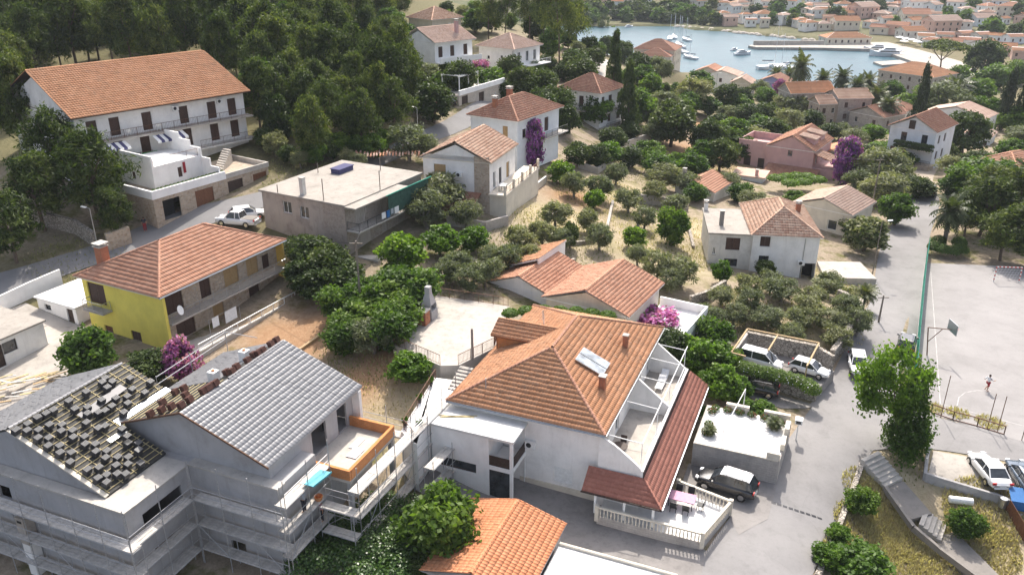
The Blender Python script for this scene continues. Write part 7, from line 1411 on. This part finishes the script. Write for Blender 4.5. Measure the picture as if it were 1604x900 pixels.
pl = [P(1458,646,-.4), P(1492,658,-.4), P(1530,668,-.4), P(1572,681,-.4)]; e = empty('pipe_fence', pl[0], 0, 'rusty pipe fence between the court and the lane', 'fence'); o = railing(e, [p-pl[0] for p in pl], .9, 5, 'rust_metal', .035); o.name = 'rails'
for i, (a, h_) in enumerate([((1473,655),4.4), ((1546,672),3.6), ((1562,676),3.6), ((1600,690),3)]): m = MB(); m.tube((0,0,0), (0,0,h_), .035, 7); o = m.build('fence_post', 'rust_metal', label='tall thin steel post, number %d from the conifer along the court end' % (i+1) if False else ['tall thin steel post nearest the corner conifer','thin steel post left of the close pair by the court','thin steel post right of the close pair by the court','thin post at the right edge of the court'][i], cat='post'); o.location = P(*a, -.4)
# ------------------------------------------------------------------ poles and lamps
def lamp(px, h_, label, arm=.8, ang=0., mat='grey_metal', z=None):
    p = hit(*px) if z is None else P(*px, z); e = empty('street_lamp', p, ang, label, 'street lamp'); m = MB(); m.tube((0,0,0), (0,0,h_), .07, 8, .045); m.tube((0,0,h_), (arm,0,h_+.12), .03, 6); m.build('pole', mat, e); m = MB(); m.obox((arm+.3,0,h_+.12), (.32,0,.02), (0,.12,0), (0,0,.05)); m.build('lamp_head', 'white_metal', e); return e
lamp((154,390), 4.6, 'grey street lamp beside the hill road wall', .5, 2.8); lamp((655,214), 4.2, 'street lamp on the hill road above the olive', .4, 3.0); lamp((1120,156), 7, 'street lamp beside the waterside houses', .5, 0)
lamp((1366,432), 7.2, 'wooden pole with white street lamp on the road bend', .7, .1, 'pole_wood')
def pole(px, h_, label, mat='pole_wood'):
    e = empty('utility_pole', hit(*px), 0, label, 'pole'); m = MB(); m.tube((0,0,-.3), (0,0,h_), .12, 8, .08); m.build('pole', mat, e); m = MB(); m.bar((-.6,0,h_-.25), (.6,0,h_-.25), .08, .08); m.build('crossarm', mat, e); return e.location + Vector((0,0,h_-.2))
w1 = pole((567,500), 8, 'slim utility pole in the shaded thicket below the flat-roofed house'); w2 = pole((1362,345), 9.5, 'tall utility pole among the olives above the road bend'); w3 = pole((1376,505), 3.2, 'short leaning pole stump at the road edge')
def wire(a, b_, sag, label):
    m = MB(); n = 14; pts_ = [a.lerp(b_, i/n) - Vector((0,0,sag*4*(i/n)*(1-i/n))) for i in range(n+1)]; m.path([p-a for p in pts_], .022, 4); o = m.build('overhead_cable', 'black_plastic', label=label, cat='cable'); o.location = a
wire(w1, FY.wor(16,9,10.9), .5, 'overhead cable from the thicket pole to the yellow house'); wire(w1, FS.wor(4,0,12.5), .3, 'overhead cable from the thicket pole to the flat-roofed house'); wire(w2, FX.wor(0,8,1.5), .6, 'overhead cable from the tall pole to the ivy balcony house'); wire(w2, FP.wor(0,2,4.2), .6, 'overhead cable from the tall pole to the pink house')
# ------------------------------------------------------------------ people
def person(pos, head, J, top, legs, label, hgt=1.75, bottoms='shorts'):
    """J: joint positions for a 1.75 m figure, x forward"""
    e = empty('person', pos, head, label, 'person'); e.scale = (hgt/1.75,)*3
    D = dict(pel=(0,0,.95), che=(.0,0,1.30), nek=(.0,0,1.48), hed=(.02,0,1.58), top=(.02,0,1.70), shl=(0,.19,1.42), shr=(0,-.19,1.42), ell=(0,.26,1.15), elr=(0,-.26,1.15), wrl=(.06,.27,.92), wrr=(.06,-.27,.92), hal=(.08,.27,.84), har=(.08,-.27,.84), hil=(0,.09,.92), hir=(0,-.09,.92), knl=(.02,.1,.5), knr=(.02,-.1,.5), anl=(0,.1,.09), anr=(0,-.1,.09), tol=(.18,.11,.03), tor=(.18,-.11,.03)); D.update(J)
    def sk(name, names, edges, rad, mat, root):
        ix = {n: i for i, n in enumerate(names)}; me = bpy.data.meshes.new(name); me.from_pydata([D[n] for n in names], [(ix[a], ix[b_]) for a, b_ in edges], []); o = mk(name, me, mat, e, True)
        o.modifiers.new('skin', 'SKIN'); s = o.modifiers.new('sub', 'SUBSURF'); s.levels = s.render_levels = 1
        sv = me.skin_vertices[0].data
        for n in names: sv[ix[n]].radius = (rad[n], rad[n]*(.75 if n in ('pel','che') else 1)); sv[ix[n]].use_root = (n == root)
        return o
    sk('body', list(D), [('pel','che'),('che','nek'),('nek','hed'),('hed','top'),('che','shl'),('che','shr'),('shl','ell'),('shr','elr'),('ell','wrl'),('elr','wrr'),('wrl','hal'),('wrr','har'),('pel','hil'),('pel','hir'),('hil','knl'),('hir','knr'),('knl','anl'),('knr','anr'),('anl','tol'),('anr','tor')],
       dict(pel=.13, che=.14, nek=.055, hed=.095, top=.07, shl=.06, shr=.06, ell=.045, elr=.045, wrl=.03, wrr=.03, hal=.035, har=.035, hil=.09, hir=.09, knl=.06, knr=.06, anl=.04, anr=.04, tol=.035, tor=.035), 'skin', 'pel')
    sk('shirt', ['pel','che','nek','shl','shr','ell','elr'], [('pel','che'),('che','nek'),('che','shl'),('che','shr'),('shl','ell'),('shr','elr')], dict(pel=.155, che=.165, nek=.075, shl=.085, shr=.085, ell=.06, elr=.06), top, 'che')
    lk = ['pel','hil','hir','knl','knr'] + (['anl','anr'] if bottoms == 'trousers' else []); sk('trousers' if bottoms == 'trousers' else 'shorts', lk, [('pel','hil'),('pel','hir'),('hil','knl'),('hir','knr')] + ([('knl','anl'),('knr','anr')] if bottoms == 'trousers' else []), dict(pel=.15, hil=.115, hir=.115, knl=.085, knr=.085, anl=.06, anr=.06), legs, 'pel')
    m = MB(); t = Vector(D['top']); m.lathe([(.02,.06),(.085,.03),(.105,-.04),(.10,-.1)], c=(t.x-.02,t.y,t.z), n=12); m.build('hair', 'hair', e, True); return e
person(P(1545,612,-.34), R(20), dict(knl=(.22,.1,.55), anl=(-.1,.12,.22), tol=(-.05,.12,.08), knr=(.0,-.1,.5), anr=(-.12,-.1,.09), ell=(-.2,.3,1.2), wrl=(-.02,.42,1.05), elr=(.15,-.32,1.2), wrr=(.35,-.38,1.25), hal=(.03,.46,.98), har=(.42,-.38,1.27)), 'cloth_white', 'cloth_red', 'person in a white shirt running on the sports court', 1.78)
person(hit(228,362), R(-60), {}, 'cloth_dark', 'cloth_red', 'person in dark clothes standing before the open garage', 1.7, 'trousers')
person(FG.wor(1.2,-1.4,5.15), FG.a+R(90), dict(ell=(.2,.28,1.2), wrl=(.42,.2,1.3), hal=(.5,.18,1.33), elr=(.2,-.28,1.2), wrr=(.42,-.2,1.25), har=(.5,-.18,1.28)), 'cloth_grey', 'cloth_dark', 'worker in grey shirt on the scaffold below the turquoise panel', 1.75, 'trousers')
person(FG.wor(2.9,-1.4,3.15), FG.a+R(150), {}, 'cloth_pink', 'cloth_dark', 'worker in a pink shirt on the lower scaffold deck', 1.7, 'trousers')
# ------------------------------------------------------------------ harbour: quay, pier, town across the bay
def qsheet(name, px, z, mat): 
    m = MB(); m.prism([tuple(P(a, b_, z)[:2]) for a, b_ in px], SEA-2, z); return m.build(name, mat, kind='structure')
qsheet('quay', [(1296,75),(1375,77),(1402,86.5),(1440,100),(1472,118),(1540,118),(1505,96),(1440,78),(1390,66),(1300,67)], -13.7, 'quay'); qsheet('pier', [(1172,71.5),(1185,74),(1300,75),(1300,71),(1180,70)], -13.8, 'quay')
m = MB(); a, b_ = P(1180,70.5,-13.8), P(1290,70.2,-13.8); m.bar(a+Vector((0,0,1)), b_+Vector((0,0,1)), .8, 2); m.build('breakwater_wall', 'pale_concrete', label='pale breakwater wall along the harbour pier', cat='wall'); qsheet('dock', [(1368,97),(1382,102),(1425,99),(1410,94)], -14.2, 'quay')
g = random.Random(21); placed = []
WM = ['white_clean','white_plaster','cream_plaster','old_white','salmon_plaster','white_blue']; TM = ['tile_rose','tile_pale','tile_orange','tile_mixed']
def far_house(px, py, wpx, hpx, lab, wm=None, tm=None, kind=None, rot=None, long=None, group=None):
    b_ = hit(px, py); s = (b_ - Vector((0,0,CAMH))).length/FPX; L = wpx*s*.86; D = long or L*g.uniform(.65,.85); H = max(3.2, hpx*s*.80); e = empty('town_house', b_-Vector((0,0,.5)), R(g.uniform(-45,45)) if rot is None else rot, lab, 'house', group); x0, y0 = -L/2, -D/2
    n = max(2, int(L/3.2)); nz = max(1, int(H/3)); nd = max(1, int(D/4)); A = [(L*(i+.3)/n, H-2.3-2.8*j+.5, .95, 1.4, 'shut' if g.random() < .6 else 'dark') for i in range(n) for j in range(nz)]; B = [(D*(i+.3)/nd, H-2.3-2.8*j+.5, .9, 1.4, 'shut') for i in range(nd) for j in range(nz)]
    kind = kind or g.choice(['hip','gable','gable']); h_ = min(L, D)*.22; walls(e, x0, -x0, y0, -y0, -3, H+.5, wm or g.choice(WM), A=[a for a in A if a[1] > -2.5], B=[a for a in B if a[1] > -2.5], C=[a for a in B if a[1] > -2.5], simple=True, gable=(('x', h_*.9) if L >= D else ('y', h_*.9)) if kind == 'gable' else None)
    roof(e, x0-.5, -x0+.5, y0-.5, -y0+.5, H+.55, h_, kind, tm or g.choice(TM), 'course', None, 0, l=1.1, cap=False); placed.append((px, py, wpx)); return e
for a in [(1166,36,20,15,'pink-white house left of the bluish villa across the bay','white_clean','tile_orange'),(1195,35,30,15,'wide villa with bluish front and orange roof on the far shore','white_blue','tile_orange'),(1225,38,26,16,'white many-windowed house above the far rocks','white_clean','tile_pale'),(1198,13,28,12,'white house high on the far slope','white_clean','tile_pale'),(1237,15,28,15,'tall white apartment house on the far slope','white_clean','tile_rose'),(1265,48,26,14,'orange-roofed house above the pier','white_plaster','tile_orange'),(1288,47,22,11,'pale house right of the orange-roofed pier house','cream_plaster','tile_pale'),(1322,46,38,15,'wide cream house above the harbour hall','cream_plaster','tile_orange'),(1350,27,38,18,'big pale pink house on the slope above the hall','salmon_plaster','tile_pale'),(1147,24,25,16,'grey-blue flat hotel at the far headland','white_blue','tile_pale'),(1378,53,28,11,'pink roofed house behind the promenade','cream_plaster','tile_rose'),(1405,54,32,16,'red-roofed house with balconies behind the promenade','salmon_plaster','tile_rose'),(1425,59,36,12,'low orange-roofed house on the promenade','old_white','tile_orange'),(1472,50,46,19,'large pale building with skylights in the town','salmon_plaster','tile_pale'),(1430,34,40,13,'house with long red roof above the promenade','cream_plaster','tile_rose'),(1386,38,20,10,'small red-roofed house on the slope','white_plaster','tile_rose'),(1406,14,24,9,'salmon house at the top of the town','salmon_plaster','tile_rose'),(1430,16,30,14,'white gabled house at the top of the town','white_clean','tile_pale'),(1500,18,32,15,'white house with salmon roof on the hill','white_clean','tile_pale'),(1545,22,25,13,'white house beneath the hill crest','white_clean','tile_rose'),(1535,40,35,13,'bluish white house left of the green bank','white_blue','tile_pale'),(1512,46,18,12,'narrow white house behind the skylight building','white_clean','tile_pale'),(1582,27,36,17,'large pale house at the right town edge','cream_plaster','tile_rose')]: far_house(*a)
for i, (x, y, w_, h_) in enumerate([(1460,73,28,11),(1490,76,28,12),(1516,74,28,12),(1540,80,36,12),(1572,86,28,14),(1598,92,26,13),(1586,68,24,11),(1448,66,22,9),(1478,64,22,8),(1508,62,22,8),(1535,64,22,8),(1560,66,20,8)]): far_house(x, y, w_, h_, 'tightly packed old town house with reddish roof by the harbour square', None, g.choice(['tile_rose','tile_orange','tile_rose']), group='old town houses by the square')
hl = far_house(1322,68,72,9,'long low harbour hall with orange roof and arches by the pier','cream_plaster','tile_orange','hip',R(2),11)
for k in range(1800):
    if len(placed) > 150: break
    x, y = g.uniform(880,1610), g.uniform(-18,44); 
    if x < 1130 and y > 12: continue
    if any(abs(x-a) < (w_+15)*.5 and abs(y-b_) < 5.5 for a, b_, w_ in placed): continue
    far_house(x, y, g.uniform(12,26), g.uniform(6,15), 'small pale house with reddish roof on the hillside across the bay', group='houses scattered on the far hillside')
fc = [crown('distant_crown', mt, 80+i, s_low(.48,.46,.42), 26, 1500, .10, .07, .15, .5) for i, mt in enumerate(['leaf_green','leaf_dark','leaf_pine'])]
fn = 0
for k in range(3600):
    if fn > 298: break
    x, y = g.uniform(860,1625), g.uniform(-24,66)
    if y > 40 + max(0, x-1150)*.03 + max(0, x-1420)*.06 - (3 if x < 1060 else 0): continue
    if any(abs(x-a) < w_*.5 and -3 < y-b_ < 16 for a, b_, w_ in placed) and g.random() < .93: continue
    if x > 1300 and g.random() < .3: continue
    b_ = hit(x, y); 
    if b_.z < -14.3: continue
    h_ = g.uniform(5,11); o = bpy.data.objects.new('distant_tree', fc[g.randrange(3)]); COL.objects.link(o); o.location = b_-Vector((0,0,.6)); o.scale = (h_*g.uniform(.8,1.3), h_*g.uniform(.8,1.3), h_); o.rotation_euler = (0,0,g.random()*6); tag(o, 'dark green tree among the houses across the bay', 'tree', 'trees across the bay'); fn += 1
rk = empty('shore_rocks', P(1085,47,-15), 0, 'pale rocks along the far shoreline', 'rocks')
for k in range(60):
    x = g.uniform(1060,1290); y = 41 + max(0, x-1060)*.105 + g.uniform(-.5,1.2); p = P(x, y, -14.9)-rk.location; s = g.uniform(.8,2.4); m = MB(); m.lathe([(s*.9,-.6),(s*1.1,.1),(s*.7,s*.4),(s*.2,s*.55)], c=p, n=6); m.build('rock', 'rock', rk)
# ------------------------------------------------------------------ boats
def boat(px, py, L, head, label, kind='motor', mast=0, hull='boat_white'):
    p = P(px, py, SEA); e = empty('sailing_boat' if mast else 'motor_boat', p, head, label, 'boat'); B = L*.15; st = [(-.5,.85,.0),(-.3,1,.0),(.1,1,.02),(.35,.62,.05),(.5,.04,.1)]; V = []; F = []
    for x, w_, sh in st:
        for y, z in ((-B*w_,L*.1+L*sh),(-B*w_*.7,-.1),(B*w_*.7,-.1),(B*w_,L*.1+L*sh)): V.append((x*L,y,z))
    for i in range(4):
        for j in range(3): F.append((i*4+j,(i+1)*4+j,(i+1)*4+j+1,i*4+j+1))
        F.append((i*4,i*4+3,(i+1)*4+3,(i+1)*4))
    m = MB(); m.add(V, F+[(0,1,2,3)]); m.build('hull', hull, e)
    if mast:
        m = MB(); m.box(-L*.12,L*.18,-B*.5,B*.5,L*.1,L*.15); m.build('cabin', 'boat_white', e); m = MB(); m.tube((L*.05,0,L*.1), (L*.05,0,mast), .12, 6, .07); m.tube((L*.05,0,L*.22), (-L*.38,0,L*.24), .12, 6); m.tube((L*.05,0,mast), (L*.48,0,L*.16), .025, 4); m.tube((L*.05,0,mast), (-L*.48,0,L*.14), .025, 4); m.build('mast', 'white_metal', e); m = MB(); m.tube((0,0,L*.245), (-L*.36,0,L*.26), .2, 6); m.build('furled_sail', 'boat_dark', e)
    else:
        for k, (a, b_, w_, z0, z1) in enumerate([(-.38,.22,.72,.10,.19),(-.25,.08,.6,.19,.265)]):
            m = MB(); z0 *= L; z1 *= L; m.add([(a*L,-B*w_,z0),(b_*L+.06*L,-B*w_*.9,z0),(b_*L+.06*L,B*w_*.9,z0),(a*L,B*w_,z0),(a*L,-B*w_*.9,z1),(b_*L-.02*L,-B*w_*.8,z1),(b_*L-.02*L,B*w_*.8,z1),(a*L,B*w_*.9,z1)], [(0,1,5,4),(1,2,6,5),(2,3,7,6),(3,0,4,7),(4,5,6,7)]); c_ = m.build('cabin', 'boat_white', e); m = MB(); m.box((a+.04)*L,(b_-.02)*L,-B*w_*1.0-.02,B*w_*1.0+.02,z0+(z1-z0)*.4,z0+(z1-z0)*.75); m.build('window_band', 'glass', c_)
boat(1163,86,9,R(20),'small white motor boat moored in mid bay'); boat(1388,88,15,R(165),'large white motor yacht with dark windows at the quay'); boat(1372,80,12,R(170),'second white yacht behind the large yacht'); boat(1150,79,5,R(40),'tiny white boat near the pier tip'); boat(1210,108,14,R(10),'white sailing boat with tall mast behind the lilac house',mast=20); boat(1225,110,12,R(190),'sailing boat lying beside the tall-masted boat',mast=15)
for i, (x, y, t) in enumerate([(1049,62,13),(1056,60,13),(1063,72,15),(1066,74,15),(1075,64,12),(1068,83,13),(1081,92,11)]): boat(x, y, 9, R(80+i*7), ['leftmost mast of the moored sailing boats','second moored sailing boat from the left','tall sailing boat in the middle of the moored group','sailing boat just right of the tall middle one','sailing boat at the right of the moored group','nearest moored sailing boat behind the villa','sailing boat nearest the waterside houses'][i], mast=t)
boat(985,43,6,R(30),'small boat far left under the opposite shore'); boat(1405,84,8,R(120),'small boat between the yachts and the quay')
# small things: umbrellas on the square
for i, (x, y) in enumerate([(1408,66),(1418,68),(1428,70),(1415,72),(1436,73)]): 
    p = hit(x, y); e = empty('cafe_parasol', p, 0, 'white cafe parasol on the harbour promenade', 'parasol', 'parasols on the promenade'); m = MB(); m.tube((0,0,0), (0,0,2.4), .05, 6); m.build('pole', 'white_metal', e); m = MB(); m.lathe([(2.2,2.3),(1.2,2.7),(.1,3.0)], n=8); m.build('canopy', 'cloth_white', e)

e = empty('balcony_laundry', FS.wor(4.2,-1.55,10.2), FS.a, 'blue and white laundry hung over the balcony of the flat-roofed house', 'laundry')
for x, wd, ht, mt in ((0,.7,.7,'cloth_white'), (.9,.6,.8,'blue_paint'), (1.7,.5,.6,'cloth_grey'), (2.4,.8,.75,'cloth_white')): m = MB(); m.box(x,x+wd,-.03,.0,.95-ht,.96); m.build('cloth', mt, e)
e = empty('balcony_table', F1.wor(1.8,-.8,10.2), F1.a, 'balcony table with white cloth at the gabled house', 'table'); m = MB(); m.box(-.6,.6,-.4,.4,.7,.75); m.build('table_top', 'cloth_white', e)
for i in (-1, 1):
    for j in (-1, 1): m = MB(); m.box(i*.5-.03,i*.5+.03,j*.33-.03,j*.33+.03,0,.7); m.build('leg', 'dark_metal', e)
for k, x in enumerate((3.2, 6.4, 10.2)): chair(FH.wor(x,.4,16.93), FH.a+2.8, '%s of three white chairs on the upper guesthouse balcony' % ('leftmost', 'middle', 'rightmost')[k], 'white chairs on the guesthouse balcony', 'white_metal')
for k, (x, y) in enumerate(((4.6,-2.2), (6.0,-3.0), (7.4,-1.8))): chair(FR.wor(x,y,3.92), FR.a+k, 'white garden chair on the bungalow terrace, %s the magenta bougainvillea' % ('nearest to', 'second from', 'farthest from')[k], 'white chairs on the bungalow terrace', 'white_metal')
# ------------------------------------------------------------------ summer haze over the bay
m = MB(); m.box(-1620, 1680, -40, 1640, -26, 66)
hm = bpy.data.materials.new('haze_air'); hm.use_nodes = True; t = hm.node_tree; t.nodes.remove(t.nodes['Principled BSDF'])
v = t.nodes.new('ShaderNodeVolumePrincipled'); v.inputs['Color'].default_value = (.86,.92,1,1); v.inputs['Density'].default_value = .00013; v.inputs['Anisotropy'].default_value = 0.
t.links.new(v.outputs[0], t.nodes['Material Output'].inputs['Volume']); MAT['haze_air'] = hm
hz = m.build('haze', 'haze_air', kind='stuff', label='thin pale summer haze filling the air over the bay', cat='haze')
# ------------------------------------------------------------------ say which one: rank alike things by the landmark they stand nearest
LM = [('the yellow house', FY.wor(8,5)), ('the guesthouse garages', FK.wor(8,3)), ('the flat-roofed house', FS.wor(6,6)), ('the white gabled house', F1.wor(5,5)), ('the hip-roofed house with purple bougainvillea', F2.wor(6,4)),
 ('the pyramid-roofed house', F3.wor(5,5)), ('the three-storey house', F4.wor(5,5)), ('the salmon-roofed house', F5.wor(5,5)), ('the cream ridge house', F6.wor(4,5)), ('the white roadside house', FW.wor(5,5)), ('the rose bungalow', FR.wor(5,8)),
 ('the concrete terrace', FM.wor(12,18)), ('the red cottage', FB.wor(3,3)), ('the pink house', FP.wor(5,5)), ('the ivy balcony house', FX.wor(4,5)), ('the parked vans', P(1230,575,1)), ('the road bend lamp', hit(1366,432)), ('the court entrance palm', hit(1490,385)),
 ('the brown villa', hit(1030,112)), ('the tall stone house', hit(1330,195)), ('the lilac house', hit(1225,140)), ('the upper road bend', hit(940,100)), ('the orchard block wall', hit(1030,325)), ('the low cream house', hit(1320,345)),
 ('the pier tip', P(1175,72,-14)), ('the harbour hall', hit(1322,68)), ('the skylight building', hit(1472,50)), ('the far headland hotel', hit(1147,24)), ('the tall white apartment house', hit(1237,15)), ('the umbrella pine', hit(1478,110)), ('the large yacht', P(1388,88,-15)), ('the big pale pink house', hit(1350,27)), ('the right town edge house', hit(1582,27))]
ORD = ['nearest', 'second nearest', 'third nearest', 'fourth nearest', 'fifth nearest', 'sixth nearest', 'seventh nearest', 'eighth nearest', 'ninth nearest', 'tenth nearest', 'eleventh nearest', 'twelfth nearest', 'thirteenth nearest', 'fourteenth nearest', 'fifteenth nearest', 'sixteenth nearest']
grp = {}
for o in list(COL.objects):
    if o.parent is None and o.get('group') and o.get('label') and o['group'] not in ('pines of the hillside wood', 'trees across the bay', 'grey tile stacks on the battened roof', 'brown tile stacks along the ridge'): grp.setdefault(o['label'], []).append(o)
for lab, os_ in grp.items():
    if len(os_) < 2: continue
    by = {}
    for o in os_:
        p = Vector(o.location); d, nm = min(((Vector(q[:2])-Vector(p[:2])).length, n) for n, q in LM); by.setdefault(nm, []).append((d, o))
    base = lab
    for x, y in ((' among the gardens on the ridge', ' in the ridge gardens'), (' between the pink house and the ivy balcony house', ' in the valley gardens'), ('grey-green olive in the dry terraced orchard', 'olive in the terraced orchard'), (' on the overgrown valley slope', ' on the valley slope'), (' on the bank below the pine wood', ' below the pine wood'),
                 (' between the roadside house and the parked cars', ''), ('small green shrub in a dark pot beside the flat white roof', 'green shrub in a dark pot'), (' on the harbour promenade', ''), ('tightly packed old town house with reddish roof by the harbour square', 'old town house with reddish roof'), (' on the hillside across the bay', ''), (' in the garden left of the concrete terrace', ''), (' between the yellow and flat-roofed houses', '')): base = base.replace(x, y)
    for nm, l in by.items():
        for k, (d, o) in enumerate(sorted(l, key=lambda t: t[0])):
            if k < 16: o['label'] = '%s, %s to %s' % (base, ORD[k], nm)
